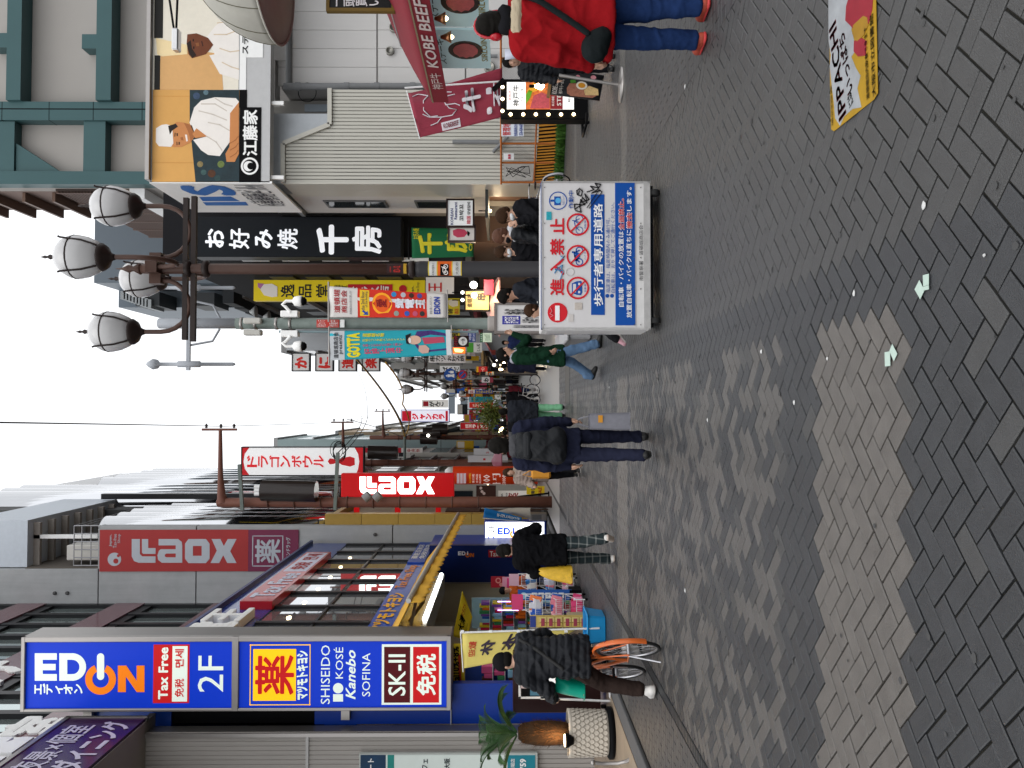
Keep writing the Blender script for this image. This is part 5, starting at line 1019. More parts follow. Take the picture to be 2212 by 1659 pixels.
YW = paint('C8961E'); wire([onY(zM(905, 1180), 50), onY(zM(480, 500), 30)], .035, 'yellow sheathed cable from the left gantry to the crab signs', YW); wire([onY(zM(920, 1190), 50), onY(zM(500, 520), 30)], .03, 'black cable beside the yellow sheathed cable'); wire([onY(zM(910, 1170), 52), onY(zM(885, 900), 45), onY(zM(740, 540), 34)], .04, 'second yellow sheathed cable over the far lane', YW)
tt = thing('cable_gantry', 'steel cable bracket where the yellow cables meet over the left shops', 'gantry', onY(zM(905, 1200), 50)); MB().tube([onY(zM(905, 1440), 50), onY(zM(905, 1180), 50)], .09, 8).obj('arm', GP, tt)
# ================================================================== shop goods on the left
def shelf(t, zf, r, Y, cols, nx, nz, depth=.25, seed=0):      # rows of packets inside a picture rectangle
    q = rect3(zf, *r, Y); rr = random.Random(seed); dx, dz = (q[1]-q[0])/nx, (q[3]-q[2])/nz
    for j in range(nz):
        MB().box(q[0], q[1], Y, Y+depth, q[2]+j*dz-.012, q[2]+j*dz).obj('shelf_board', WHITE, t)
        x = q[0]
        while x < q[1]-dx*.4:
            w_ = min(dx*rr.uniform(.6, 1.3), q[1]-x); MB().rbox(x+.004, x+w_-.004, Y-.02*rr.random(), Y+depth*.8, q[2]+j*dz+.001, q[2]+j*dz+dz*rr.uniform(.55, .9), .006).obj('packet', paint(rr.choice(cols), rough=.3), t); x += w_
    return q
PK = ['D85A8A', 'C02A4A', 'E8A0B8', '3060B0', 'D8C030', 'E8E0D8', '7A4AA0', 'B03020', '408858', '90C0D8', 'E07020', '503020']
t = thing('product_wall', 'crowded shelf of small bright packets inside the drugstore', 'shelf', (onY(zC(540, 350), 20).x, 20, 0)); shelf(t, zC, (345, 225, 1180, 470), 20.0, PK, 9, 8, .3, 1)
q = rect3(zC, 345, 225, 1180, 470, 20); MB().box(q[0]-.03, q[1]+.03, 20.3, 20.34, .05, q[3]+.15).obj('back_panel', paint('8FB4C4'), t); MB().box(q[0]-.03, q[0], 20, 20.3, .05, q[3]).obj('side_panel', paint('B9C6CC'), t)
for (x, y) in ((520, 222), (520, 297)):
    m = MB(); m.tube([onY(zC(x, y), 19.95), onY(zC(x+180, y), 19.95)], .012, 6); m.obj('light_strip', M('led_violet', (.6, .4, 1), emit=3, var=0), t)
t = thing('end_display', 'shelf of boxes and tubs by the drugstore entrance behind the palm', 'shelf', (onY(zC(500, 900), 15.6).x, 15.6, 0)); q = shelf(t, zC, (370, 770, 1000, 1055), 15.6, PK, 5, 6, .2, 2); MB().box(q[0], q[1], 15.8, 15.84, .05, q[3]+.3).obj('back_panel', paint('2C4690'), t)
def wire_rack(zf, r, Y, label, cols, seed):
    q = rect3(zf, *r, Y); t = thing('wire_rack', label, 'display rack', ((q[0]+q[1])/2, Y, .045), 'display racks along the drugstore front'); WR = M('wire_white', (.75, .75, .75), rough=.35, var=0); rr = random.Random(seed); z0 = .12; h = q[3]-z0
    m = MB()
    for x in (q[0], q[1]): m.tube([(x, Y+.45, .1), (x, Y+.45, q[3])], .012, 6); m.tube([(x, Y, .1), (x, Y, z0+.2)], .012, 6)
    m.obj('frame', WR, t)
    for k in range(3):
        zb = z0+h*(k+.02)/3; b = MB(); zt = zb+h/3*.5
        for yy, zt_ in ((Y, zt-.06), (Y+.42, zt+.12)):
            b.tube([(q[0], yy, zt_), (q[1], yy, zt_)], .007, 5); b.tube([(q[0], yy, zb), (q[1], yy, zb)], .005, 5)
        for x in np.linspace(q[0], q[1], 9): b.tube([(x, Y, zt-.06), (x, Y, zb), (x, Y+.42, zb+.05), (x, Y+.42, zt+.12)], .0035, 4, cap=False)
        for x in (q[0], q[1]): b.tube([(x, Y, zt-.06), (x, Y+.42, zt+.12)], .007, 5)
        b.obj('basket', WR, t)
        c = cols[k % len(cols)]; n = 5
        for i in range(n):
            for j in range(2):
                x = q[0]+(q[1]-q[0])*(i+.5)/n; y = Y+.1+.2*j; o_ = MB().rbox(-.05, .05, -.03, .03, 0, h/3*rr.uniform(.4, .62), .008).obj('packet', paint(rr.choice(c), rough=.3), t, at=(0, 0, 0)); o_.location = Vector((x, y, zb+.012))-t.location; o_.rotation_euler = (rr.uniform(-.3, .1), rr.uniform(-.25, .25), rr.uniform(-.4, .4))
    for x in (q[0], q[1]):
        for yy in (Y+.03, Y+.43): MB().lathe([(.02, -.015), (.04, -.015), (.04, .015), (.02, .015)], (x, yy, .085), 10, ax='x').obj('caster', BLACK, t)
    MB().rbox(q[0], q[1], Y+.44, Y+.46, q[3]-.02, q[3]+.2, .004).obj('header_card', paint(cols[0][0]), t)
    return t
wire_rack(zC, (735, 205, 1210, 345), 15.4, 'white wire rack of pink and blue packets nearest the yellow packet board', (['D84878', 'E890B0', 'C83058'], ['D88090', '3868C0', 'E0A0A8'], ['E07840', '3060B8', 'D8D8E0']), 5)
wire_rack(zC, (700, 20, 1120, 125), 17.6, 'white wire rack of pale packets beside the yellow shopping bag', (['E8B8C8', 'F0E8E8', 'D85880'], ['4888C8', 'D8D8E8', 'E06878'], ['3878B8', 'E8E0D8', '6090D0']), 6)
t = thing('blue_card_board', 'blue display board with a column of white cards between the wire racks', 'display', onY(zC(1150, 165), 16.6)); B = Board(t, 'Y', 16.6, z=zC); B.rect(695, 122, 1160, 210, paint('2A5CA8'), 'board', .0, -.05); B.disc(745, 170, 28, paint('9CC8E0'), 'emblem')
for k in range(5): B.rect(815+k*58, 145, 860+k*58, 192, WHITE, 'card', .02); B.disc(838+k*58, 168, 9, paint('305090'), 'card_mark', .026, n=12)
MB().box(onY(zC(1100, 210), 16.6).x, onY(zC(1100, 122), 16.6).x, 16.6, 16.95, .05, onY(zC(1150, 165), 16.6).z+.02).obj('stand', BLACK, t)
t = thing('packet_board', 'cream board hung with six gold packets beside the cyclist', 'display', onY(zC(1300, 395), 14.4)); B = Board(t, 'Y', 14.4, z=zC); B.rect(800, 345, 1298, 445, paint('C9B26A'), 'board', .0, -.06); B.rect(800, 347, 850, 443, paint('3A4A90'), 'header', .006)
for i in range(6): B.rect(880+i*68+(8 if i > 2 else 0), 355, 940+i*68+(8 if i > 2 else 0), 395, paint('E4CF8C', rough=.25), 'packet', .03); B.rect(880+i*68+(8 if i > 2 else 0), 400, 940+i*68+(8 if i > 2 else 0), 438, paint('D9BE6E', rough=.25), 'packet', .03); B.rect(895+i*68+(8 if i > 2 else 0), 365, 925+i*68+(8 if i > 2 else 0), 430, paint('A84858'), 'packet_label', .036)
MB().box(onY(zC(1200, 440), 14.45).x, onY(zC(1200, 350), 14.45).x, 14.46, 14.75, .05, .5).obj('foot', paint('B0A080'), t)
t = thing('pink_posters', 'pink and white sale posters above the racks', 'poster', onY(zC(620, 60), 18.6)); B = Board(t, 'Y', 18.6, z=zC); B.rect(560, 10, 690, 120, paint('E0A0B8'), 'poster', .0, -.02); B.rect(600, 20, 640, 110, paint('D84080'), 'poster_band', .006); B.text('SALE', 655, 30, 680, 105, paint('402030'), .006)
t = thing('red_poster', 'red framed shop poster before the blue inner wall', 'poster', onY(zC(520, 60), 19.2)); B = Board(t, 'Y', 19.2, z=zC); B.rect(462, 5, 580, 102, paint('A82030', var=.15, scale=10), 'poster', .0, -.02); B.disc(525, 40, 24, paint('D8908A'), 'print', .006, hole=.6); B.disc(550, 75, 16, paint('D8908A'), 'print', .006)
c = onZ(zC(1440, 430)); c = Vector((c.x, c.y, 0)); t = thing('blue_crate', 'sky-blue plastic tub on the paving behind the cyclist', 'tub', c); m = MB(); CB = M('plastic_blue', (.02, .28, .6), rough=.3)
zb_ = [(0, .17), (.3, .2)]; V = []
for z, s1 in ((.012, .2), (.3, .235), (.3, .225), (.03, .19)): V += [(c.x+a*s1, c.y+b*s1*1.3, z) for a, b in ((-1, -.85), (-.85, -1), (.85, -1), (1, -.85), (1, .85), (.85, 1), (-.85, 1), (-1, .85))]
m.add(V, [(k*8+j, k*8+(j+1) % 8, k*8+8+(j+1) % 8, k*8+8+j) for k in range(3) for j in range(8)]+[tuple(range(7, -1, -1)), tuple(range(24, 32))]); m.obj('tub', CB, t)
m = MB(); m.tube([(c.x+a*.242, c.y+b*.242*1.3, .3) for a, b in ((-1, -.85), (-.85, -1), (.85, -1), (1, -.85), (1, .85), (.85, 1), (-.85, 1), (-1, .85))], .018, 6, closed=True); m.obj('rim', CB, t)
# counter with white frame stand and leaflets
CY2 = 12.6
q = rect3(zC, 652, 640, 1560, 1185, CY2); t = thing('dark_counter', 'dark brown sales counter by the palm pot', 'counter', ((q[0]+q[1])/2, CY2, .045)); MB().rbox(q[0], q[1]-.1, CY2, CY2+.5, .14, q[3], .012).obj('body', M('wenge', (.03, .012, .012), rough=.35, var=.1), t)
for x in (q[0]+.08, q[1]-.2): MB().lathe([(.02, -.02), (.045, -.02), (.045, .02), (.02, .02)], (x, CY2+.05, .09), 10, ax='x').obj('caster', BLACK, t)
t = thing('leaflet_stand', 'white tubular stand with a leaflet holder before the dark counter', 'stand', onZ(zC(1560, 1180))); WT = M('white_tube', (.78, .78, .78), rough=.35, var=0); Yl = 12.2
m = MB(); P = lambda x, y, yy=Yl: onY(zC(x, y), yy)
for pts in (((960, 1060), (1540, 1085)), ((1270, 930), (1550, 945)), ((1555, 1170), (1555, 915)), ((1490, 930), (1490, 1040), (1555, 1170))): m.tube([P(*p) for p in pts], .018, 7)
m.obj('frame', WT, t); B = Board(t, 'Y', Yl, z=zC)
for rr in ((700, 915, 720, 1058), (700, 1040, 930, 1058), (700, 915, 785, 925), (890, 1040, 930, 1064)): B.rect(*rr, WT, 'holder_frame', .02)
B.rect(722, 928, 900, 1042, BLACK, 'holder_back', .01); B.rect(800, 955, 890, 1030, paint('3E6A80', .1), 'card', .02); B.rect(840, 985, 875, 1000, WHITE, 'card_mark', .026); B.rect(715, 935, 775, 968, paint('C8B8B8'), 'leaflet', .02)
m = MB(); m.prism([(0, 0), (.5, 0), (.5, .02), (0, .02)], lambda u, v, d: P(930+u*180, 1060)+Vector((d, -u*.35, v)), 0, .4); m.obj('tray', WT, t)
# palm in a scaled pot
PYp = 11.9; c = onY(zC(1460, 1355), PYp); c = Vector((c.x, PYp, .045)); t = thing('potted_palm', 'sago palm in a cream scaled pot by the beige wall', 'potted plant', c)
MB().lathe([(.34, 0), (.36, .02), (.36, .07), (.33, .09)], c, 24).obj('tray', BLACK, t)
POT = M('pot_cream', (.5, .45, .38), rough=.7, var=.06); MB().lathe([(.29, .08), (.305, .1), (.315, .35), (.325, .6), (.335, .62), (.335, .66), (.3, .66), (.29, .55)], c, 32).obj('pot', POT, t)
m = MB()
for j in range(8):
    for k in range(26):
        a = 2*math.pi*(k+.5*(j % 2))/26; r = .312+.0025*j; zz_ = .12+.064*j; p0 = Vector((math.cos(a), math.sin(a), 0)); tg = Vector((-p0.y, p0.x, 0)); b = c+p0*r+Vector((0, 0, zz_))
        m.add([tuple(b+tg*x_*.036+Vector((0, 0, z_*.07))+p0*d_) for x_, z_, d_ in ((-1, .5, 0), (-.7, .1, .008), (0, -.1, .014), (.7, .1, .008), (1, .5, 0), (0, .9, 0))], [(0, 1, 2, 3, 4, 5)])
m.obj('pot_scales', POT, t)['kind'] = 'stuff'
MB().lathe([(.28, .6), (.27, .63), (.05, .65)], c, 20).obj('soil', M('soil', (.03, .02, .012), rough=.95), t)
rp = random.Random(8); TRK = M('palm_fibre', (.06, .03, .012), rough=.95, var=.3, scale=30); MB().lathe([(.1, .6), (.15, .68), (.17, .9), (.17, 1.1), (.14, 1.3), (.08, 1.38)], c, 16).obj('trunk', TRK, t)
m = MB()
for k in range(900): a = rp.uniform(0, 6.28); zz_ = rp.uniform(.65, 1.32); r = .165 if zz_ < 1.15 else .13; d = Vector((math.cos(a), math.sin(a), 0)); p0 = c+d*r+Vector((0, 0, zz_)); tg = Vector((-d.y, d.x, 0))*.006; m.add([tuple(p0-tg), tuple(p0+tg), tuple(p0+d*rp.uniform(.03, .09)+Vector((0, 0, rp.uniform(.02, .09))))], [(0, 1, 2)])
m.obj('trunk_fibre', M('palm_fibre2', (.09, .04, .015), rough=.95, var=.3, island=.5), t)['kind'] = 'stuff'
FG = M('frond_green', (.045, .11, .035), rough=.45, var=.15, scale=6, island=.25); crown = c+Vector((0, 0, 1.38))
for k in range(15):
    a = k*2.399+.3; el = rp.uniform(.35, 1.4); L = rp.uniform(.72, .98); d = Vector((math.cos(a), math.sin(a), 0)); m = MB(); pts = []; n = 24
    for i in range(n+1):
        s1 = i/n; e = el-s1*s1*1.5; pts.append((pts[-1] if pts else crown)+(d*math.cos(e)+Vector((0, 0, math.sin(e))))*L/n)
    m.tube(pts, [.012*(1-i/n*.8) for i in range(n+1)], 5)
    for i in range(3, n):
        tn = (pts[i+1]-pts[i]).normalized(); sd = tn.cross(Vector((0, 0, 1))); sd = sd.normalized() if sd.length > .1 else Vector((-d.y, d.x, 0)); up = sd.cross(tn)
        for sg_ in (-1, 1):
            for h in (0, .5):
                p0 = pts[i].lerp(pts[i+1], h); l = .17*math.sin(math.pi*min(1, .18+(i+h)/n*.86))**.7; tip = p0+sd*sg_*l*.85+tn*l*.55+up*l*.18; w_ = tn*.0055
                m.add([tuple(p0-w_), tuple(p0+w_), tuple(p0.lerp(tip, .6)+w_*.9+up*.008), tuple(tip), tuple(p0.lerp(tip, .6)-w_*.9+up*.008)], [(0, 1, 2, 3, 4)])
    m.obj('frond', FG, t)
cc = c+Vector((.03, -.34, .62)); t = thing('flood_lamp', 'small lit spotlight clipped to the palm pot rim', 'lamp', cc); MB().lathe([(.05, -.02), (.07, .02), (.095, .06), (.1, .1)], cc, 16).obj('housing', BLACK, t); MB().lathe([(.085, .1), (.08, .115), (.01, .118)], cc, 16).obj('lens', M('warm_lens', (1, .75, .45), emit=7, var=0), t)
ll = bpy.data.lights.new('pot_spot', 'POINT'); ll.energy = 8; ll.color = (1, .7, .4); ll.shadow_soft_size = .08; lo = bpy.data.objects.new('pot_spot', ll); C.objects.link(lo); lo.parent = t; lo.location = (0, 0, .2)
# bent steel handrail and cafe poster
c = onZ(zC(1640, 1640), .045); t = thing('bent_handrail', 'bent steel handrail end on the beige tiled step', 'handrail', c); Yh = c.y; m = MB(); m.tube([onY(zC(1345, 1612), Yh), onY(zC(1420, 1622), Yh), onY(zC(1560, 1620), Yh), onY(zC(1640, 1600), Yh-.1), onY(zC(1700, 1550), Yh-.2), onY(zC(1770, 1445), Yh-.3)], .022, 10); m.obj('rail', STEEL, t); MB().lathe([(.03, -.02), (.034, .0), (.03, .03)], onY(zC(1345, 1612), Yh), 10).obj('end_cap', STEEL, t)
PYc = 14.3; t = thing('cafe_poster', 'large framed pale cafe poster with teal foot beside the palm', 'poster', onY(zB(2000, 1620), PYc)); B = Board(t, 'Y', PYc, z=zB); B.rect(1160, 1530, 2700, 2200, paint('B8BDB8'), 'frame', .02, -.05)
B.rect(1172, 1543, 2680, 2200, paint('C9D2CC', .12), 'sheet', .026); B.rect(1172, 1543, 1390, 2200, paint('12324E', .1, var=.3, scale=4), 'print_night', .032); B.rect(1405, 1543, 1462, 2200, paint('1E7C74', .1), 'print_band', .032); B.text('ビート', 1235, 1568, 1290, 1720, WHITE, .04, .03); B.text('カフェ', 1700, 1575, 1755, 1720, paint('26343A'), .034, .02); B.text('大阪', 1895, 1570, 1945, 1660, paint('1A2A30'), .034, .04)
B.rect(2440, 1543, 2680, 2200, paint('1C7888', .1), 'print_foot', .032); B.z = zC; B.text('道頓堀店', 632, 1570, 668, 1720, WHITE, .04, .02); B.text('1759', 712, 1570, 765, 1700, WHITE, .04, .04); B.text('10:00 - 翌7:00', 540, 1560, 556, 1720, paint('404850'), .034, 0)
# flags of the drugstore
def zfl(p, Y): return onY(zC(*p), Y)
t = thing('hanging_flag', 'yellow slanting cloth flag with black brush characters under the awning', 'flag', zfl((200, 300), 17.4)); fn = cloth(t, 'cloth', [zfl((130, 520), 17.4), zfl((215, 130), 17.4), zfl((300, 360), 17.4), zfl((255, 560), 17.4)], M('flag_yellow', (.72, .52, .02), rough=.65, var=.08), .06); cloth_text(t, fn, '大清', .2, .2, .62, .62, BLACK, .05); cloth_text(t, fn, 'MatsumotoKiyoshi', .08, .72, .6, .86, paint('5A4A10'), 0); cloth_text(t, fn, 'ドラスト', .62, .25, .9, .5, paint('B02820'), .02)
t = thing('sale_cloth', 'yellow sale cloth with slanting black percent lettering under the blue pylon', 'flag', zfl((180, 820), 15.3)); fn = cloth(t, 'cloth', [zfl((95, 1055), 15.3), zfl((95, 590), 15.3), zfl((222, 590), 15.3), zfl((245, 1040), 15.3)], M('flag_yellow'), .05); cloth_text(t, fn, 'Total10%+8%', .1, .25, .95, .7, BLACK, .04); cloth_text(t, fn, 'FREE', .02, .55, .2, .85, paint('E8EEF0'), .03, off=.03); patch(t, fn, .0, .5, .22, .9, paint('28486A'), off=.02); patch(t, fn, .25, .62, .8, .8, paint('C04020'), off=.009)
t = thing('nobori_flag', 'pale yellow banner flag seen from behind on a white pole beside the cyclist', 'flag', onZ(zC(1300, 455)), None); NY = 13.0; fn = cloth(t, 'cloth', [zfl((225, 800), NY), zfl((215, 495), NY), zfl((1200, 470), NY), zfl((800, 700), NY)], M('nobori_yellow', (.7, .58, .16), rough=.7, var=.06), .05); NB = paint('3A3040'); cloth_text(t, fn, '歓迎', .3, .06, .78, .14, paint('C03A28'), .02, mirror=True); cloth_text(t, fn, '休', .3, .19, .8, .33, NB, .06, mirror=True); cloth_text(t, fn, '本', .42, .4, .95, .56, NB, .06, mirror=True)
MB().tube([zfl((195, 490), NY), zfl((1400, 452), NY)], .016, 7).obj('pole', WT, t); MB().tube([zfl((200, 487), NY), zfl((222, 830), NY)], .01, 6).obj('cross_rod', WT, t)
for x in (215, 460, 700, 1110): MB().tube([zfl((x-14, 480), NY-.01), zfl((x+14, 480), NY-.01)], .022, 6).obj('clip', WHITE, t)
# umbrella, blue flag, menu boards further along
UY = 29.3; t = thing('tied_umbrella', 'tied cream market umbrella leaning by the gold tiles', 'umbrella', onY(zF(860, 730), UY)); a, b = onY(zF(480, 760), UY), onY(zF(800, 735), UY); MB().tube([a, a.lerp(b, .45), a.lerp(b, .55), b], [.03, .13, .1, .34], 14).obj('canopy', M('canvas_cream', (.5, .46, .4), rough=.8, var=.1, scale=20), t); MB().tube([b, Vector((b.x+.03, b.y, .05))], .025, 6).obj('pole', BRN, t)
t = thing('blue_flag', 'blue banner flag with mirrored white lettering leaning by the lit standing sign', 'flag', onY(zF(900, 800), 29)); fn = cloth(t, 'cloth', [onY(zF(395, 800), 29), onY(zF(408, 715), 29), onY(zF(730, 800), 29), onY(zF(725, 835), 29)], paint('1672B8'), .03); cloth_text(t, fn, 'ZOJIRUSHI', .2, .35, .75, .95, WHITE, .02, rot=True, mirror=True); MB().tube([onY(zF(390, 805), 29), onY(zF(915, 850), 29)], .015, 6).obj('pole', WT, t)
t = thing('menu_easel', 'black easel menu board leaning open before the discount shop', 'signboard', onZ(zF(965, 650))); Ye = t.location.y; m = MB(); m.bar(onY(zF(690, 620), Ye), onY(zF(965, 590), Ye-.1), .06); m.bar(onY(zF(690, 620), Ye), onY(zF(968, 690), Ye+.1), .06); m.bar(onY(zF(960, 575), Ye-.1), onY(zF(970, 695), Ye), .05); m.obj('easel', BLACK, t)
def shops_board(zf, r, Y, name, label, col, texts, **k): return sgn(name, label, zf, r, Y, col, texts, **k)
sgn('drug_board', 'white lit box sign with red characters behind the menu easel', zF, (525, 570, 800, 690), 34, 'E2DCD4', [('薬', 610, 585, 700, 680, '8A1818'), ('Japan.', 545, 590, 570, 650, '303030'), ('免税店', 590, 585, 605, 650, '505050')], emit=.15)
sgn('yellow_promo', 'yellow and red price board beside the woman in the beige coat', zF, (770, 530, 960, 600), 33, 'E0C020', [('電子', 810, 540, 840, 595, '20304A'), ('SALE', 870, 540, 900, 595, 'B02020')])
t = sgn('lantern_sign', 'brown lantern shaped board with white blossom marks before the shop', zF, (335, 525, 505, 650), 33.5, '3A2018', [], extra=lambda B: [B.disc(x, y, 13, paint('C8B0A8'), 'blossom', n=8) for x, y in ((375, 545), (385, 575), (402, 592))])
SG_ = 30.2; t = thing('chest_bin', 'steel box heater with grille on the kerb by the umbrella', 'bin', onY(zF(930, 790), SG_)); q = rect3(zF, 795, 765, 930, 830, SG_); MB().rbox(q[0], q[1], SG_, SG_+.4, .05, q[3], .02).obj('body', STEEL, t); MB().box(q[0]+.05, q[1]-.05, SG_-.01, SG_, .25, q[3]-.1).obj('grille', paint('707070'), t)
# orange round shop column
OYc = 37.0; q = rect3(zF, 135, 362, 1000, 520, OYc); cx = (q[0]+q[1])/2; r = (q[1]-q[0])/2; t = thing('round_shop_sign', 'orange round column sign of the hundred yen shop', 'sign', (cx, OYc+r, 0)); MB().lathe([(r, .1), (r, q[3]), (r*.98, q[3]+.02)], (cx, OYc+r, 0), 28).obj('column', paint('C83A14', .15), t); MB().lathe([(r*.98, q[3]), (r*.9, q[3]+.25), (r*.6, q[3]+.4)], (cx, OYc+r, 0), 28).obj('cap', WHITE, t)
def cyl_text(s1, x0, y0, x1, y1, mat, vert=False, bold=.02):
    q2 = rect3(zF, x0, y0, x1, y1, OYc); V, F, _ = glyphs(s1, bold, vert, 1); m = MB()
    for a, b, c_ in V: xx = q2[0]+(q2[1]-q2[0])*a; s2 = max(-1, min(1, (xx-cx)/r)); m.v.append((xx, OYc+r-math.sqrt(1-s2*s2)*r-.012-c_, q2[2]+(q2[3]-q2[2])*b))
    m.f = F; m.mi = [0]*len(F); m.sm = [False]*len(F); m.obj('lettering', mat, t)
OW = paint('F0E0D8', .2); cyl_text('100', 395, 430, 455, 515, OW); cyl_text('円', 475, 420, 545, 515, OW); cyl_text('SHOP', 560, 430, 590, 522, OW); cyl_text('ALL100YEN', 272, 420, 290, 505, paint('E8C030', .2)); cyl_text('售日用', 300, 425, 320, 505, OW); cyl_text('含商品', 332, 425, 350, 505, OW); cyl_text('食品和飲料', 360, 425, 376, 510, OW)
for k in range(3): q2 = rect3(zF, 168+k*28, 418, 190+k*28, 505, OYc); MB().box(q2[0], q2[1], OYc-.03, OYc+.02, q2[2], q2[3]).obj('label_panel', paint('D8C8D0', .15), t)
# bowling sign
sgn('bowling_sign', 'tall white lit sign with red characters and a bowling pin', zE, (148, 196, 1192, 432), 41, 'E6E6E6', [(c, 190+i*(96), 262, 278+i*96, 366, 'D02028') for i, c in enumerate('ドラゴンボウル')], th=.4, emit=.35, frame='1A1A1C', extra=lambda B: (B.poly([(148, 196), (210, 196), (170, 250), (160, 315), (172, 380), (210, 432), (148, 432)], paint('C81C24', .2), 'corner'), B.poly([(1192, 196), (1120, 196), (1150, 250), (1160, 315), (1150, 380), (1130, 432), (1192, 432)], paint('C81C24', .2), 'corner'), B.poly([(888, 315), (905, 288), (935, 292), (975, 310), (1010, 285), (1080, 272), (1120, 285), (1122, 345), (1080, 360), (1010, 345), (975, 322), (935, 338), (905, 340)], paint('C81C24', .2), 'pin')))
# ================================================================== far street
def block(name, label, x, side, y0, y1, h, col, win='2A3034', nst=5, nb=4, group='buildings along the far street', dep=9):
    t = thing(name, label, 'building', (x, (y0+y1)/2, 0), group); X2 = x-side*dep; cm = M('wall_'+col, hexc(col), rough=.7, var=.06, scale=1.2, streak=.06)
    MB().box(min(x, X2), max(x, X2), y0, y1, 0, h).obj('wall', cm, t); MB().box(min(x+side*.15, X2), max(x+side*.15, X2), y0+.02, y1-.02, h, h+.35).obj('parapet', M('coping_grey', (.3, .3, .3)), t); wm = paint(win, rough=.08)
    MB().box(x-side*.5, x+side*.02, y0+.4, y1-.4, .1, 2.9).obj('shop_opening', M('shop_dark', (.02, .013, .01), rough=.6), t); MB().box(x-side*.2, x+side*.9, y0+.2, y1-.2, 2.95, 3.1).obj('shop_canopy', paint(RND.choice(['8A2A22', '3A2A24', 'B09060', '703038'])), t)
    for k in range(nst):
        z0 = 3.6+k*(h-4)/nst
        for b in range(nb): ya = y0+(y1-y0)*(b+.2)/nb; MB().box(x-side*.05, x+side*.03, ya, ya+(y1-y0)/nb*.6, z0, z0+(h-4)/nst*.55).obj('window', wm, t)
        MB().box(x-.2, x+.2, y0+.05, y1-.05, z0-.3, z0-.16).obj('ledge', M('coping_grey'), t) if k else None
        for b in range(3 if dep > 5 else 0): xx = x-side*(1.2+2.4*b); MB().box(min(xx, xx-side*1.3), max(xx, xx-side*1.3), y0-.03, y0+.03, z0, z0+(h-4)/nst*.5).obj('window', wm, t)
    return t
for a in (('street_house', 'brown clad house after the polished steel columns', -3.9, 1, 58, 64, 13, '5A4038'), ('street_house', 'white narrow house with shutters on the left of the far street', -4.0, 1, 50.5, 58, 16, 'B8B4AA'), ('street_house', 'pale house wrapped in scaffold pipes on the left', -3.6, 1, 64.5, 72, 17, 'C0BCB4'), ('street_house', 'glass fronted block with a dark roof edge at the far left', -2.9, 1, 73, 84, 22, '8C9C9C', '9CB4B8', 7, 6), ('street_house', 'tan block behind the clown-free karaoke sign', -2.6, 1, 85, 98, 19, 'A08C74'), ('street_house', 'far grey block closing the left side', -2.4, 1, 99, 140, 17, '8A8880'),
          ('street_house', 'dark timber front house after the black clad house', 5.3, -1, 38.2, 50, 13.9, '221E1C', '15181A'), ('street_house', 'grey house with white barred front at the crab signs', 3.55, -1, 50.5, 56, 15.2, 'B4B8BC', 'E8ECEE', 9, 5, 'buildings along the far street', 1.5), ('street_house', 'brown brick house on the right of the far street', 4.4, -1, 56.5, 63, 11, '6E5244'), ('street_house', 'white block on the right of the far street', 4.1, -1, 63.5, 75, 15, 'B4B2AC'), ('street_house', 'far pale block at the right end', 3.6, -1, 76, 95, 12, '9C9A96'), ('street_house', 'last low blocks closing the right side', 3.3, -1, 96, 140, 14, 'A4A29E')):
    block(*a)
for o_ in C.objects:
    if o_.get('label') == 'tan block behind the clown-free karaoke sign': o_['label'] = 'tan block behind the red and white karaoke sign'
t = thing('black_eave', 'black stepped roof eave with three bell lamps behind the camera pole', 'eave', (5.2, 42, 14))
for k in range(7): MB().box(4.75-.02*k, 5.6, 37+k*1.8, 38.6+k*1.8, 14.0+.06*k, 14.5+.06*k).obj('roof_step', M('eave_black', (.02, .022, .024), rough=.6, spec=.05), t)
for k in range(3): c = Vector((4.6, 39+k*2.2, 13.6)); MB().lathe([(.05, .3), (.12, .2), (.3, 0), (.28, -.02)], c, 14).obj('bell_lamp', M('bell_grey', (.3, .31, .31), rough=.4), t)
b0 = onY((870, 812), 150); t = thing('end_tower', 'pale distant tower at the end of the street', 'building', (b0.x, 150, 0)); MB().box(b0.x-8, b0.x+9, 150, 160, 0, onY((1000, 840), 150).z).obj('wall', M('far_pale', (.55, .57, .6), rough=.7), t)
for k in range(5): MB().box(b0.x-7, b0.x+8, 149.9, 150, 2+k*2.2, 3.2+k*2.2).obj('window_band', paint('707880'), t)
# right-hand signs
sgn('yellow_curio_sign', 'tall yellow sign with black characters behind the lamp post', zK, (140, 908, 1620, 1088), 31, 'D8C018', [('逸', 372, 945, 492, 1058, '18181A'), ('品', 530, 945, 640, 1058, '18181A'), ('堂', 678, 945, 790, 1058, '18181A'), ('雑貨', 830, 950, 950, 1050, '18181A', True)], th=.3, emit=.08, extra=lambda B: (B.rect(955, 945, 1340, 1088, paint('C02028'), 'red_panel', .02), B.text('ドラス店', 990, 955, 1310, 1080, paint('E8E0D8'), .03, .04, vert=True), B.poly([(195, 985), (230, 945), (300, 940), (345, 965), (345, 1050), (300, 1056), (230, 1040)], paint('E8E2DA'), 'figure_print', .02), B.poly([(175, 935), (230, 940), (200, 985), (178, 970)], paint('B070A0'), 'flower_print', .02), B.disc(1430, 985, 34, paint('C02028'), 'emblem', .02), B.text('Japan.', 1500, 960, 1530, 1060, paint('303030'), .02), B.text('Tax-free Shop', 1545, 930, 1575, 1065, paint('303030'), .02, 0)))
sgn('white_king_sign', 'white panel sign with red characters below the yellow sign', zK, (1628, 880, 1870, 1025), 29.5, 'D8D4D0', [('王', 1650, 930, 1765, 1010, 'C02020')])
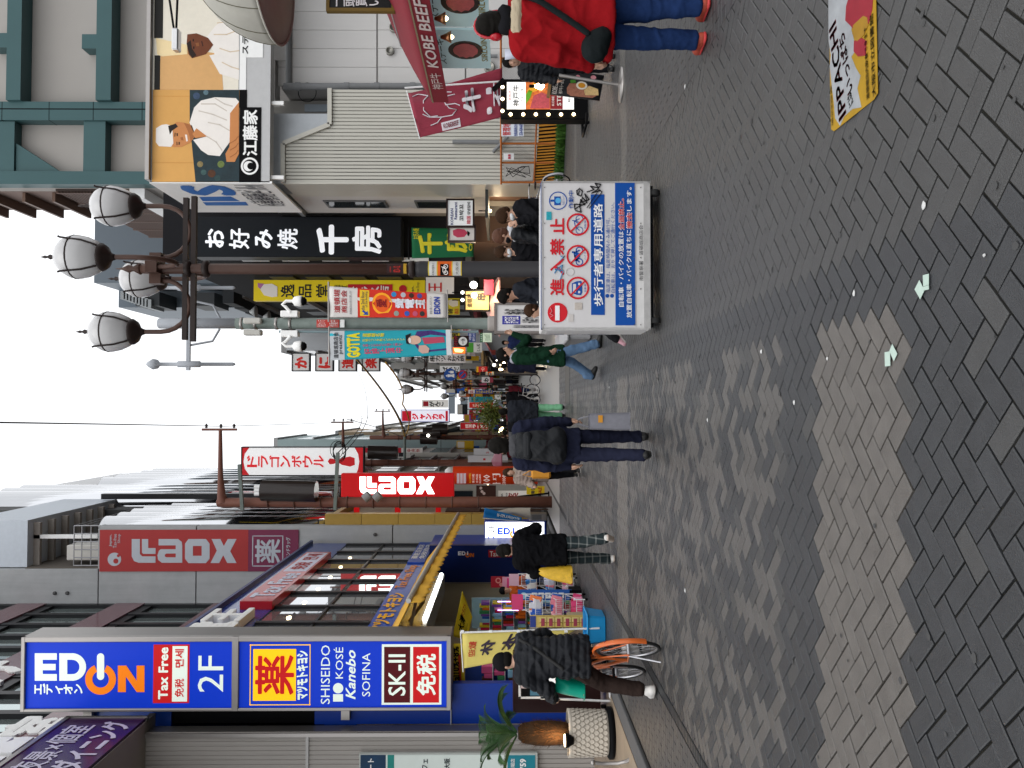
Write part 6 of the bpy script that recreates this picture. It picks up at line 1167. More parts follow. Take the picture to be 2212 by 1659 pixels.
sgn('skewer_sign', 'warm lit square sign with black skewer character and lamp', zK, (1972, 1005, 2172, 1165), 27.5, 'D2B070', [('道頓堀', 1985, 1030, 2030, 1145, '1A1410'), ('串', 2065, 1020, 2150, 1085, '1A1410', False, .06)], emit=.35, frame='0E0C0A')
sgn('small_yellow_sign', 'small yellow and white sign with orange picture under the red banner', zK, (1812, 1065, 1920, 1205), 33, 'D8C42A', [('雑', 1820, 1155, 1860, 1200, '18181A'), ('酒店', 1875, 1155, 1910, 1202, 'C03020')], extra=lambda B: B.poly([(1820, 1085), (1850, 1075), (1905, 1090), (1905, 1130), (1860, 1140), (1825, 1120)], paint('E8DCC8'), 'figure_print'))
sgn('crab_board_lit', 'tilted pink paper lantern row sign at the skewer shop', zK, (2130, 905, 2212, 1035), 27.2, '9C3448', [])['label'] = 'dark pink hanging noren cloth at the skewer shop'
for k, (x0, ch) in enumerate(((470, 'か'), (673, 'に'), (873, '道'), (1075, '楽'))):
    sgn('crab_sign', ('first', 'second', 'third', 'lowest')[k]+' white square of the crab restaurant sign, red character '+ch, zK, (x0+6, 1545, x0+148, 1689), 44, 'E4E2E0', [(ch, x0+25, 1570, x0+130, 1672, 'D82A20', False, .06)], frame='15151A', th=.3, group='square crab restaurant signs', extra=lambda B: None)
sgn('bank_sign', 'blue and white bank machine sign on the far right row', zR, (450, 92, 562, 246), 36, '2C4C9C', [('銀行ATM', 515, 98, 555, 240, 'E8E8F0'), ('池田', 462, 110, 500, 230, 'E8E8F0')], emit=.1)
sgn('ikkyu_sign', 'black sign with a white disc and two characters', zR, (237, 158, 462, 322), 35, '2A1014', [('コクミンド', 245, 165, 295, 315, 'C02838')], extra=lambda B: (B.disc(375, 240, 64, paint('E8E8E8', .1), 'disc', .02), B.text('一休', 345, 200, 410, 285, BLACK, .03)))
sgn('red_drug_sign', 'white sign with one red medicine character', zR, (355, 30, 490, 118), 36.5, 'E0DADA', [('薬', 370, 35, 460, 110, 'B02040', False, .03)], emit=.1)
sgn('yellow_item_sign', 'yellow sign with black character right of the turquoise banner', zR, (85, 28, 328, 205), 37.5, 'D8C42A', [('逸品', 200, 40, 300, 195, '18181A')])
sgn('flame_screen', 'glowing orange picture sign above the restaurant row', zR, (218, 330, 408, 418), 37, 'E06A20', [], emit=1.2, extra=lambda B: B.poly([(240, 345), (330, 350), (390, 370), (360, 405), (260, 400)], M('glow_yellow', (1, .75, .3), emit=1.5, var=0), 'print'))
sgn('green_tea_sign', 'green and white restaurant sign with brush lettering', zR, (435, 265, 530, 402), 38, '4A9A3A', [], emit=.15); sgn('tonkatsu_sign', 'white sign with brush lettering next to the green sign', zR, (533, 262, 655, 402), 38, 'D8DCD8', [('とん松', 575, 280, 630, 390, '1A1A1A')], emit=.1)
sgn('herb_sign', 'pale green lit menu panel under the pink parasol', zR, (668, 118, 800, 250), 33, 'C8D8C0', [], emit=.3, extra=lambda B: [B.stroke([(690+k*18, 140), (720+k*12, 180), (700+k*20, 235)], 4, paint('508050'), 'sketch') for k in range(5)]); sgn('herb_header', 'dark green header board over the pale lit menu', zR, (628, 118, 666, 250), 33, '2A6A40', [('とみやま', 636, 130, 658, 240, 'E0E8E0')], emit=.1)
sgn('skewer_cutlet_sign', 'long white vertical sign with black brush characters before the far lamp', zM, (1112, 466, 1428, 542), 38.5, 'E2E2E2', [('串カツ', 1122, 478, 1258, 532, '1A1A1A', True), ('お好み焼', 1275, 478, 1420, 532, '1A1A1A', True)])
sgn('brush_sign', 'white sign with loose brush lettering behind the blue round sign', zR, (35, 602, 325, 712), 52, 'E4E4E4', [('ぱいだ', 75, 615, 315, 705, '1A1A1A', True)], emit=.1); sgn('red_menu_sign', 'red menu sign with yellow head on the right row', zR, (605, 612, 735, 712), 46, 'B82824', [('ラーメン', 640, 625, 700, 705, 'E8D0C0')], emit=.25); sgn('yellow_head_sign', 'yellow strip sign above the red menu', zR, (575, 612, 604, 712), 46, 'D8A020', [], emit=.2)
sgn('wa_sign', 'white sign with a black hiragana on the far right row', zR, (652, 768, 770, 848), 58, 'E4DCDC', [('わ', 680, 780, 760, 840, '1A1A1A', False, .05)], emit=.1); sgn('pink_number_sign', 'pink sign below the hiragana sign', zR, (772, 770, 822, 848), 58, 'C05060', [])
sgn('far_drug_sign', 'blue sign with yellow brand lettering far on the right', zR, (553, 958, 818, 1012), 72, '2040A0', [('マツモトキヨシ', 575, 962, 808, 1008, 'E8C830', True)], emit=.1); sgn('far_white_head', 'white head panel above the far blue drugstore sign', zR, (455, 955, 550, 1010), 72, 'E0D8D8', [('免税', 480, 965, 530, 1005, 'B03040', True)], emit=.1)
sgn('far_blue_banner', 'small turquoise street banner hanging far down the lane', zR, (468, 1058, 815, 1136), 60, '28A0B0', [('道頓堀', 478, 1068, 500, 1130, 'E0E4E8'), ('GOTTA', 530, 1065, 560, 1130, 'E8D820')], th=.02)
sgn('far_red_drug', 'red and yellow vertical drug sign far on the left row', zR, (470, 1142, 820, 1222), 66, 'C82A20', [('ドラッグ', 520, 1160, 660, 1212, 'F0E8D8', True), ('薬', 715, 1160, 760, 1205, '18181A')], emit=.2, extra=lambda B: B.rect(705, 1150, 768, 1215, paint('E8C020', .2), 'yellow_panel', .006)); sgn('far_red_picture', 'red hanging sign with white figure print above the far willow', zR, (465, 1252, 735, 1328), 64, 'B82830', [], extra=lambda B: B.poly([(520, 1265), (600, 1270), (650, 1300), (600, 1320), (540, 1300)], paint('E8D8D8'), 'print'))
# left-hand far signs
sgn('ganko_sign', 'white vertical sign with a red square and black brush kana', zS, (690, 365, 1078, 482), 80, 'EAE6E0', [('がんこ', 800, 385, 1010, 470, '18181A', True, .05)], emit=.2, extra=lambda B: B.rect(710, 388, 788, 460, paint('B82030'), 'red_square'))
sgn('karaoke_sign', 'tall lit white karaoke sign with red kana and violet rim', zS, (388, 518, 1092, 685), 70, 'E8E8F4', [('ジャンカラ', 545, 565, 1030, 660, 'C81830', True, .06)], th=.4, emit=.5, frame='6A78D8', extra=lambda B: (B.rect(398, 530, 535, 680, paint('C81830', .3), 'red_head'), B.rect(1040, 530, 1075, 680, paint('C81830', .3), 'red_foot')))
sgn('ramen_sign', 'red vertical sign with white ramen lettering', zS, (1262, 705, 1672, 798), 60, 'B81C24', [('横濱', 1330, 725, 1430, 785, 'E8D8D0', True), ('ラーメン', 1440, 722, 1655, 788, 'F0E8E0', True, .05)], emit=.2, frame='C8C0BC'); sgn('closed_notice_sign', 'white panel with red characters on a long red strip', zS, (388, 1078, 702, 1144), 55, 'E6E0DC', [('中央休', 470, 1088, 665, 1136, 'B02828', True)]); sgn('red_strip_sign', 'long red strip sign beside the black transformer', zS, (-150, 1075, 386, 1146), 55.1, 'B81C30', [])
for k, (x0, y0) in enumerate(((1370, 1188), (1455, 1088))):
    sgn('covered_box', ('lower', 'upper')[k]+' white covered box with a red number card on the left row', zS, (x0, y0, 1960 if k == 0 else 1880, y0+98), 43+2*k, 'C8C8CC', [(str(k+1), 1595 if k == 0 else 1640, y0+40, 1630 if k == 0 else 1675, y0+70, 'B82030')], cat='box', th=.6, group='white covered boxes')
t = thing('pink_parasol', 'pink market parasol over the left walkway', 'parasol', onY(zS(1760, 1270), 40)); c = onY(zS(1775, 1270), 40); MB().lathe([(.02, .5), (.5, .3), (1.0, 0), (.98, -.04), (.4, .2)], c-Vector((0, 0, .3)), 8, smooth=False).obj('canopy', paint('9C6070'), t); MB().tube([c, Vector((c.x, c.y, 0))], .03, 6).obj('pole', STEEL, t)
t = thing('pale_parasol', 'pale pink parasol edge over the right walkway', 'parasol', onY(zR(880, 100), 28)); c = onY(zR(850, 95), 28); MB().lathe([(.02, .5), (.6, .25), (1.1, -.05), (1.08, -.09), (.4, .15)], c-Vector((-.9, 0, .1)), 8, smooth=False).obj('canopy', paint('C89890'), t); MB().tube([c+Vector((.9, 0, .2)), Vector((c.x+.9, c.y, 0))], .03, 6).obj('pole', STEEL, t)
# round road signs on the second lamp
for nm, lab, cy, r, cols in (('pedestrian_sign', 'round blue pedestrian road sign with white walking figures', 1298, 54, 0), ('no_parking_sign', 'round blue road sign with red rim and slash', 1403, 39, 1)):
    t = thing(nm, lab, 'road sign', onY(zM(cy, 648), 39.7)); B = Board(t, 'Y', 39.7, z=zM); B.disc(cy, 646, r, paint('1C50A0' if not cols else 'B8242C'), 'plate', .02, -.02)
    if cols: B.disc(cy, 646, r*.74, paint('22509C'), 'face', .026, .02); B.stroke([(cy-24, 670), (cy+24, 622)], 12, paint('B8242C'), 'slash', .032)
    else:
        B.disc(cy-30, 655, 7, WHITE, 'figure', .03); B.poly([(cy-22, 668), (cy-22, 642), (cy+10, 645), (cy+36, 640), (cy+36, 672), (cy+10, 662)], WHITE, 'figure', .03); B.disc(cy-8, 622, 5, WHITE, 'figure', .03); B.poly([(cy, 634), (cy, 612), (cy+30, 614), (cy+30, 634)], WHITE, 'figure', .03)
sgn('plate_sign', 'small white plate below the no-parking road sign', zM, (1448, 612, 1482, 682), 39.75, 'B8B8B4', [('自動車', 1455, 618, 1474, 676, '303030')], th=.02)
# willow
t = thing('street_tree', 'small yellow-green street tree above the far crowd on the left', 'tree', (onY(zS(1700, 590), 58).x, 58, 0)); c = onY(zS(1700, 580), 58); MB().tube([(c.x, 58, 0), (c.x+.1, 58, 1.5), (c.x, 58, c.z)], [.1, .08, .04], 7).obj('trunk', BRN, t); rt = random.Random(3)
for k in range(5): a = k*1.3; MB().tube([(c.x, 58, c.z-.6), (c.x+.6*math.cos(a), 58+.6*math.sin(a), c.z+.3)], .03, 5).obj('limb', BRN, t)
m = MB()
for k in range(1600):
    p = Vector((rt.gauss(0, .55), rt.gauss(0, .5), rt.gauss(0, .5)))+c; d = Vector((rt.gauss(0, 1), rt.gauss(0, 1), rt.gauss(0, 1))).normalized()*.11; e = d.orthogonal().normalized()*.045; m.add([tuple(p-d), tuple(p+e), tuple(p+d), tuple(p-e)], [(0, 1, 2, 3)])
m.obj('crown', M('leaf_lime', (.16, .2, .04), rough=.6, island=.4), t)['kind'] = 'stuff'
# a string of shop lamps
def shop_light(t, k):
    if k not in (0, 1, 5, 8): return
    ll = bpy.data.lights.new('shop_light', 'POINT'); ll.energy = 45; ll.color = (1, .78, .5); ll.shadow_soft_size = .15; lo = bpy.data.objects.new('shop_light', ll); C.objects.link(lo); lo.parent = t; lo.location = (0, -.3, -.25)
LG = M('bulb_glow', (1, .75, .4), emit=7, var=0); LGW = M('bulb_white', (1, .95, .85), emit=5, var=0)
for k, (zf, x, y, Y, r, mt, lab) in enumerate(((zK, 2040, 950, 27, .13, 1, 'bright white shop lamp over the skewer counter'), (zK, 2045, 1040, 27, .1, 1, 'bright round bulb beside the skewer sign'), (zR, 835, 590, 44, .09, 1, 'white bulb over the right walkway'), (zR, 925, 655, 44, .08, 0, 'orange bulb left of the far lamp post'), (zR, 950, 655, 46, .07, 0, 'smaller orange bulb near the far lamp post'), (zR, 980, 560, 40, .07, 0, 'red-orange bulb behind the man in the green coat'), (zR, 935, 1545, 45, .09, 0, 'orange bulb cluster over the left stalls'), (zR, 955, 1520, 45, .07, 0, 'orange bulb above the far couple'), (zK, 2180, 310, 25.5, .06, 0, 'warm bulb in the Korean restaurant front'), (zS, 785, 893, 60, .12, 1, 'bright lamp between the black transformers'), (zK, 1945, 1015, 28, .06, 1, 'small white lamp over the skewer sign'), (zK, 1945, 1080, 28, .06, 1, 'small white lamp at the left of the skewer sign'))):
    c = onY(zf(x, y), Y); t = thing('shop_lamp', lab, 'lamp', c, 'bare shop lamps'); MB().lathe([(.01, -r), (r*.7, -r*.7), (r, 0), (r*.7, r*.7), (.02, r)], c, 12).obj('bulb', LGW if mt else LG, t); shop_light(t, k); MB().tube([c+Vector((0, 0, r)), c+Vector((0, 0, r+.3))], .02, 5).obj('cap', BLACK, t)
# ================================================================== stall on the right
t = thing('stall_awning', 'dark red stall awning with white steak lettering along its edge', 'awning', (5.5, 12, 2.6)); AR = M('awning_red', (.22, .018, .03), rough=.7, var=.08, scale=4); AX = 5.32
def r_(zf, x, y, X=AX): return onX(zf(x, y), X)
MB().box(AX, AX+.02, 8.2, 14.0, 2.6, 2.86).obj('valance', AR, t); MB().box(AX-.004, AX+.024, 8.2, 14.02, 2.86, 2.885).obj('piping', paint('8A7A60'), t)
def an(u, v): y = 14.0-5.8*u; return Vector((AX+v*1.7, y, 2.88+.85*v+.05*math.sin(v*3.1)))
MB().sheet(an, 20, 6, .012).obj('canopy', AR, t); MB().prism([(AX, 2.6), (AX+1.7, 3.3), (AX+1.7, 3.75), (AX, 2.88)], lambda u, v, q: Vector((u, 14.0+q, v)), 0, .012).obj('end_flap', AR, t); MB().tube([(AX+1.0, 14.0, 3.42), (AX+1.0, 8.4, 3.42)], .03, 8).obj('rail', STEEL, t)
B = Board(t, 'X', AX, -1); B.textuv('神戸牛', -13.4, 2.64, -12.75, 2.82, paint('D8C8C4'), .006, .0); B.textuv('KOBE BEEF', -12.55, 2.65, -10.4, 2.82, paint('D8C8C4'), .006, .02, slant=.15)
for y in (13.8, 8.6): MB().tube([(AX+1.5, y, 0), (AX+1.5, y, 3.6)], .035, 8).obj('post', STEEL, t)
for k, (ya, yb_) in enumerate(((12.2, 13.6), (10.6, 12.1))):
    s_ = thing('meat_poster', ('far', 'near')[k]+' pale blue tilted steak poster under the red stall awning', 'poster', (5.75, ya, 2), 'steak posters on the stall'); MB().box(5.75, 5.79, ya, yb_, 1.85, 2.75).obj('sheet', paint('A8C4C8', .15), s_); B = Board(s_, 'X', 5.75, -1)
    n = 22; cy, cz = -(ya+yb_)/2, 2.25; m = MB(); m.prism([(cy+.33*math.cos(6.283*i/n), cz+.28*math.sin(6.283*i/n)) for i in range(n)], lambda u, v, q: B.at(u, v, q), .006, 0); m.obj('plate_print', paint('1A1418'), s_); m = MB(); m.prism([(cy+.25*math.cos(6.283*i/n)*(1+.1*math.sin(3*i)), cz+.2*math.sin(6.283*i/n)) for i in range(n)], lambda u, v, q: B.at(u, v, q), .01, .006); m.obj('meat_print', M('meat_pink', hexc('B85A5C'), rough=.5, var=.25, scale=18), s_)
    B.textuv('SIRLOIN', cy-.4, 1.9, cy+.45, 2.0, paint('8A7A2A'), .006, .01); B.textuv('ステーキ', cy-.5, 2.58, cy+.4, 2.7, paint('203030'), .006, .01); MB().tube([(5.74, ya, 2.75), (5.5, ya, 2.9)], .02, 6).obj('hook', BRN, s_)
for k, (x, y) in enumerate(((1870, 160), (1920, 320))): c = onX(zH(x, y), 5.5); s_ = thing('stall_bulb', ('near', 'far')[k]+' copper hanging lamp at the stall posters', 'lamp', c, 'copper stall lamps'); MB().lathe([(.02, .1), (.05, .02), (.09, -.06), (.085, -.06)], c, 12).obj('shade', M('copper', (.5, .22, .1), rough=.3, metal=.9), s_); MB().lathe([(.03, -.03), (.035, -.07), (.01, -.1)], c, 10).obj('bulb', LG, s_)
# lit steak sign with marquee bulbs
VY = 15.6; t = thing('marquee_sign', 'black lit steak sign bordered with small glowing bulbs', 'sign', onZ(zI(1290, 850))); B = Board(t, 'Y', VY, z=zI); q = rect3(zI, 545, 682, 1200, 1030, VY); MB().rbox(q[0], q[1], VY, VY+.3, q[2]-.3, q[3], .015).obj('case', BLACK, t)
B.rect(600, 712, 1178, 945, M('glow_page', (.85, .85, .84), emit=.7, var=.03), 'lit_page', .01); B.rect(762, 712, 975, 945, paint('C86A30', .3, var=.5, scale=14), 'food_print', .014)
B.poly([(800, 940), (830, 830), (900, 800), (965, 830), (970, 940)], M('meat_red', hexc('A84850'), emit=.3, var=.35, scale=22), 'meat_print', .02); B.poly([(765, 900), (800, 850), (820, 790), (790, 780), (765, 820)], paint('5A9A28', .3), 'leaf_print', .02); B.poly([(770, 790), (830, 720), (900, 715), (880, 780), (820, 800)], paint('D8A030', .3), 'garnish_print', .02)
B.text('神戸牛', 650, 735, 708, 922, BLACK, .016, .015); B.text('ステーキ', 718, 765, 748, 892, BLACK, .016, 0); B.text('鉄板焼', 612, 785, 635, 872, paint('B03030'), .016, 0); B.rect(975, 712, 1082, 945, paint('7A1A22', .3), 'red_band', .014); B.text('KOBE', 988, 835, 1008, 918, WHITE, .02, .01); B.text('STEAK', 1032, 730, 1068, 918, WHITE, .02, .01); B.text('和牛', 1125, 800, 1150, 890, paint('404040'), .016)
for k in range(3): c = onY(zI(562, 752+k*103), VY-.05); MB().lathe([(.01, -.03), (.035, 0), (.01, .035)], c, 10, ax='y').obj('bulb', LG, t)
for k in range(6): c = onY(zI(632+k*109, 988), VY-.05); MB().lathe([(.01, -.03), (.035, 0), (.01, .035)], c, 10, ax='y').obj('bulb', LG, t)
MB().bar(onY(zI(480, 780), VY), onY(zI(575, 690), VY), .08).obj('lamp_bar', BLACK, t)
m = MB(); a, b = onY(zI(1290, 980), VY-.1), onY(zI(1310, 1070), VY-.3); m.tube([a, Vector((b.x, b.y, .06)), Vector((b.x, b.y+.7, .06)), Vector((a.x, VY+.5, .06))], .03, 7); m.tube([a+Vector((0, 0, -.25)), Vector((b.x+.02, b.y+.02, .03))], .025, 7); m.obj('foot_frame', BLACK, t)
c = onY(zI(885, 745), 14.8); s_ = thing('stall_bulb', 'bare glowing bulb hanging before the lit steak sign', 'lamp', c, None); MB().lathe([(.02, .1), (.05, .03), (.06, -.03), (.02, -.08)], c, 12).obj('bulb', M('bulb_hot', (1, .8, .55), emit=25, var=0), s_); MB().lathe([(.03, .1), (.03, .18), (.02, .2)], c, 10).obj('socket', BLACK, s_)
for k in range(6): a = k*1.047; MB().tube([c+Vector((.03, 0, .1)), c+Vector((.1*math.cos(a), .1*math.sin(a), 0)), c+Vector((.06*math.cos(a), .06*math.sin(a), -.13))], .004, 4).obj('cage_wire', M('copper'), s_)
# steak flag
SY2 = 15.9; t = thing('steak_flag', 'tilted crimson banner flag with white bull outline and brush characters', 'flag', onZ(zI(1240, 690))); P = [onY(p, SY2) for p in ((906, 297), (880, 197), (1085, 150), (1085, 252))]; fn = cloth(t, 'cloth', P, M('flag_crimson', (.28, .035, .06), rough=.65, var=.07), .12, 2.4, (18, 26)); FWt = paint('DCD8DE')
cloth_text(t, fn, '牛', .22, .55, .78, .76, FWt, .07, off=.05); cloth_text(t, fn, '一', .1, .82, .7, .88, FWt, .1, off=.05)
cloth_text(t, fn, '石', .2, .9, .8, 1.0, FWt, .06, off=.05); patch(t, fn, .02, .28, .2, .5, FWt, 'label_patch', .012); cloth_text(t, fn, 'KOBEBEEF', .06, .3, .16, .48, paint('7A2030'), .02, rot=True, off=.03)
def fl(pts): 
    m = MB(); m.tube([fn(u, v)-Vector((0, .015, 0)) for u, v in pts], .012, 4); m.obj('bull_line', FWt, t)
fl([(.3, .3), (.35, .18), (.5, .12), (.7, .14), (.82, .2), (.85, .35), (.8, .45)]); fl([(.3, .3), (.28, .42), (.36, .48), (.42, .4), (.55, .36), (.7, .38), (.72, .48)]); fl([(.3, .3), (.22, .24), (.2, .16)]); fl([(.34, .26), (.36, .16), (.44, .1)]); fl([(.5, .36), (.48, .47), (.42, .52)]); fl([(.82, .2), (.92, .1), (.88, .04)])
MB().tube([onY((874, 190), SY2), onY((1240, 165), SY2)], .018, 7).obj('pole', WT, t); MB().tube([onY((878, 195), SY2), onY((907, 300), SY2)], .012, 6).obj('cross_rod', WT, t)
# noodle board on a pole stand
RYn = 12.4; c = onZ(zI(1590, 735)); t = thing('noodle_board', 'tilted black noodle poster board hung at the stall', 'signboard', onY(zI(1200, 740), RYn)); cs_ = [onY(zI(*p), RYn) for p in ((968, 815), (1000, 590), (1440, 655), (1400, 870))]; fn = cloth(t, 'board', cs_, M('board_black', (.02, .02, .022), rough=.4), .0, 1, (4, 4), .03)
MB().bar(cs_[0]+Vector((-.05, 0, .02)), cs_[1]+Vector((.05, 0, .02)), .05).obj('top_batten', M('batten', (.3, .18, .08)), t); cloth_text(t, fn, 'KOBE BEEF RAMEN', .02, .04, .99, .14, paint('D8D0C8'), .01, off=.025); cloth_text(t, fn, '神戸牛らーめん', .05, .17, .6, .25, paint('D8D0C8'), .01, off=.025)
blob(t, fn, [(.02, .42), (.1, .34), (.3, .32), (.5, .36), (.55, .6), (.45, .85), (.2, .95), (.05, .85)], M('noodle_print', hexc('A8705A'), rough=.5, var=.4, scale=30), off=.022); blob(t, fn, [(.12, .7), (.3, .66), (.5, .75), (.42, .93), (.18, .96)], paint('D8B880', var=.3, scale=60), off=.026); blob(t, fn, ell(.47, .6, .16, .11), paint('E8E0D0'), off=.03); blob(t, fn, ell(.47, .6, .1, .07), paint('D8942A'), off=.034); blob(t, fn, [(.5, .38), (.62, .36), (.66, .46), (.55, .48)], paint('4A8A30'), off=.03)
for (u, v, r) in ((.8, .5, .06), (.85, .8, .08), (.7, .9, .05)): blob(t, fn, ell(u, v, r, r*.7, 10), paint('D89098'), off=.026)
c = Vector((c.x, c.y, 0)); t = thing('queue_stanchion', 'steel post on a round base leaning against the noodle board', 'stanchion', c); MB().lathe([(.24, 0), (.24, .015), (.05, .03), (.02, .05)], c, 24).obj('base', STEEL, t); MB().tube([c+Vector((0, 0, .03)), onY(zI(1050, 650), c.y)], .022, 10).obj('post', STEEL, t)
# large hanging lantern and framed black sign at the frame edge
LY2 = 12.0; c = onY((588, -95), LY2); t = thing('dome_canopy', 'off-white stitched fabric dome at the upper stall edge', 'canopy', c); R = 1.24; DM = M('dome_fabric', (.4, .39, .345), rough=.85, var=.1, scale=3, bump=.2, bscale=9)
MB().lathe([(R, 0)]+[(max(.02, R*math.cos(a)), R*.98*math.sin(a)) for a in np.linspace(.08, 1.52, 14)], c, 48).obj('dome', DM, t)
for k in range(16): q_ = k*math.pi/8+.1; m = MB(); m.tube([c+Vector((R*1.004*math.cos(a)*math.cos(q_), R*1.004*math.cos(a)*math.sin(q_), R*.984*math.sin(a))) for a in np.linspace(0, 1.5, 12)], .006, 4); m.obj('seam', paint('55523E'), t)
m = MB(); m.tube([c+Vector((R*math.cos(q_), R*math.sin(q_), 0)) for q_ in np.linspace(0, 6.283, 49)[:-1]], .02, 6, closed=True); m.obj('rim', DM, t)
sgn('framed_black_sign', 'black gold-framed sign with white characters at the frame edge', zH, (905, -60, 1440, 75), 12.2, '141414', [('一頭買い', 960, -40, 1330, 60, 'D8D8D8', True)], frame='6A5520', th=.06)
# ================================================================== people
class SDF:
    def __init__(s, vox): s.v = vox; s.p = []; s.sub = []; s.cut = []
    def cone(s, a, b, ra, rb, k=.03, fl=(1, 1, 1)): s.p.append(('c', np.array(a, float), np.array(b, float), ra, rb, k, np.array(fl, float))); return s
    def ell(s, c, r, k=.03, R=None): s.p.append(('e', np.array(c, float), np.array(r, float), R, 0, k, None)); return s
    def minus(s, c, r, R=None): s.sub.append((np.array(c, float), np.array(r, float), R)); return s
    def box(s):
        lo, hi = [], []
        for q in s.p:
            if q[0] == 'c':
                f = q[6]; lo.append(np.minimum(q[1]-q[3]*f, q[2]-q[4]*f)); hi.append(np.maximum(q[1]+q[3]*f, q[2]+q[4]*f))
            else: m = q[2] if q[3] is None else np.full(3, q[2].max()); lo.append(q[1]-m); hi.append(q[1]+m)
        return lo, hi
    def mesh(s, disp=None):
        v = s.v; L, Hh = s.box(); lo = np.min(L, 0)-3*v; hi = np.max(Hh, 0)+3*v; n = np.ceil((hi-lo)/v).astype(int)+1
        D = np.full(n, 9., np.float32); ax = [lo[i]+np.arange(n[i])*v for i in range(3)]
        for q, l, h in zip(s.p, L, Hh):
            m = q[5]+3*v; i0 = np.maximum(0, np.floor((l-m-lo)/v).astype(int)); i1 = np.minimum(n, np.ceil((h+m-lo)/v).astype(int)+1); sl_ = tuple(slice(a, b) for a, b in zip(i0, i1))
            X = ax[0][sl_[0]][:, None, None]; Y = ax[1][sl_[1]][None, :, None]; Z = ax[2][sl_[2]][None, None, :]
            if q[0] == 'c':
                a, b, f = q[1]/q[6], q[2]/q[6], q[6]; X, Y, Z = X/f[0], Y/f[1], Z/f[2]; ba = b-a; bb = max(1e-9, ba.dot(ba)); t = np.clip(((X-a[0])*ba[0]+(Y-a[1])*ba[1]+(Z-a[2])*ba[2])/bb, 0, 1)
                d = np.sqrt((X-a[0]-ba[0]*t)**2+(Y-a[1]-ba[1]*t)**2+(Z-a[2]-ba[2]*t)**2)-(q[3]+(q[4]-q[3])*t)
            else: d = s.ed(X, Y, Z, q[1], q[2], q[3])
            o = D[sl_]; k = max(q[5], 1e-4); hh = np.clip(.5+.5*(o-d)/k, 0, 1); D[sl_] = np.where(o > 5, d, o*(1-hh)+d*hh-k*hh*(1-hh))
        X, Y, Z = ax[0][:, None, None], ax[1][None, :, None], ax[2][None, None, :]
        for c, r, R in s.sub: D = np.maximum(D, -s.ed(X, Y, Z, c, r, R))
        for f in s.cut: D = np.maximum(D, f(X, Y, Z))
        # surface nets
        I = D < 0; C8 = sum(I[a:n[0]-1+a, b:n[1]-1+b, c:n[2]-1+c].astype(np.int8) for a in (0, 1) for b in (0, 1) for c in (0, 1)); A = (C8 > 0) & (C8 < 8); idx = np.full(A.shape, -1, int); cel = np.argwhere(A); idx[A] = np.arange(len(cel))
        acc = np.zeros((len(cel), 3)); cnt = np.zeros(len(cel)); cor = [(a, b, c) for a in (0, 1) for b in (0, 1) for c in (0, 1)]; vals = {k: D[cel[:, 0]+k[0], cel[:, 1]+k[1], cel[:, 2]+k[2]] for k in cor}
        for k in cor:
            for d in range(3):
                if k[d]: continue
                k2 = list(k); k2[d] = 1; k2 = tuple(k2); a, b = vals[k], vals[k2]; mk = (a < 0) != (b < 0); t = np.where(mk, a/np.where(mk, a-b, 1), 0)
                e = np.tile(np.array(k, float), (len(cel), 1)); e[:, d] = t; acc[mk] += e[mk]; cnt[mk] += 1
        V = lo+(cel+acc/np.maximum(cnt, 1)[:, None])*v; F = []
        for d in range(3):
            o1, o2 = [(1, 2), (2, 0), (0, 1)][d]; sl0 = [slice(1, m-1) for m in n]; sl1 = list(sl0); sl0[d] = slice(0, n[d]-1); sl1[d] = slice(1, n[d]); a = I[tuple(sl0)]; b = I[tuple(sl1)]; e = np.argwhere(a != b)
            if not len(e): continue
            off = np.ones(3, int); off[d] = 0; e = e+off; sg = I[tuple(e.T)]; u1 = np.zeros(3, int); u1[o1] = 1; u2 = np.zeros(3, int); u2[o2] = 1; g = lambda q: idx[q[:, 0], q[:, 1], q[:, 2]]
            Q = np.stack([g(e-u1-u2), g(e-u2), g(e), g(e-u1)], 1); Q[~sg] = Q[~sg][:, ::-1]; Q = Q[(Q >= 0).all(1)]; F.append(Q)
        F = np.concatenate(F) if F else np.zeros((0, 4), int)
        if disp is not None: V = V+disp(V, s.normals(V, F))
        return V, F
    @staticmethod
    def normals(V, F):
        N = np.zeros_like(V); fn = np.cross(V[F[:, 2]]-V[F[:, 0]], V[F[:, 3]]-V[F[:, 1]])
        for k in range(4): np.add.at(N, F[:, k], fn)
        return N/np.maximum(1e-9, np.linalg.norm(N, axis=1))[:, None]
    @staticmethod
    def ed(X, Y, Z, c, r, R):
        x, y, z = X-c[0], Y-c[1], Z-c[2]
        if R is not None: x, y, z = R[0, 0]*x+R[1, 0]*y+R[2, 0]*z, R[0, 1]*x+R[1, 1]*y+R[2, 1]*z, R[0, 2]*x+R[1, 2]*y+R[2, 2]*z
        k0 = np.sqrt((x/r[0])**2+(y/r[1])**2+(z/r[2])**2); k1 = np.sqrt((x/r[0]**2)**2+(y/r[1]**2)**2+(z/r[2]**2)**2); return k0*(k0-1)/np.maximum(k1, 1e-6)
def rotm(yaw, pitch=0., roll=0.):
    return np.array(Matrix.Rotation(yaw, 3, 'Z') @ Matrix.Rotation(pitch, 3, 'X') @ Matrix.Rotation(roll, 3, 'Y'))
SKIN = [M('skin_a', (.50, .29, .20), rough=.5, var=.05, spec=.4), M('skin_b', (.42, .235, .16), rough=.5, var=.05)]
def fab(key, col, **k): k.setdefault('var', .14); k.setdefault('scale', 10); k.setdefault('spec', .03); return M('cloth_'+key, col, rough=k.pop('rough', .9), bump=k.pop('bump', .25), bscale=k.pop('bscale', 220), **k)
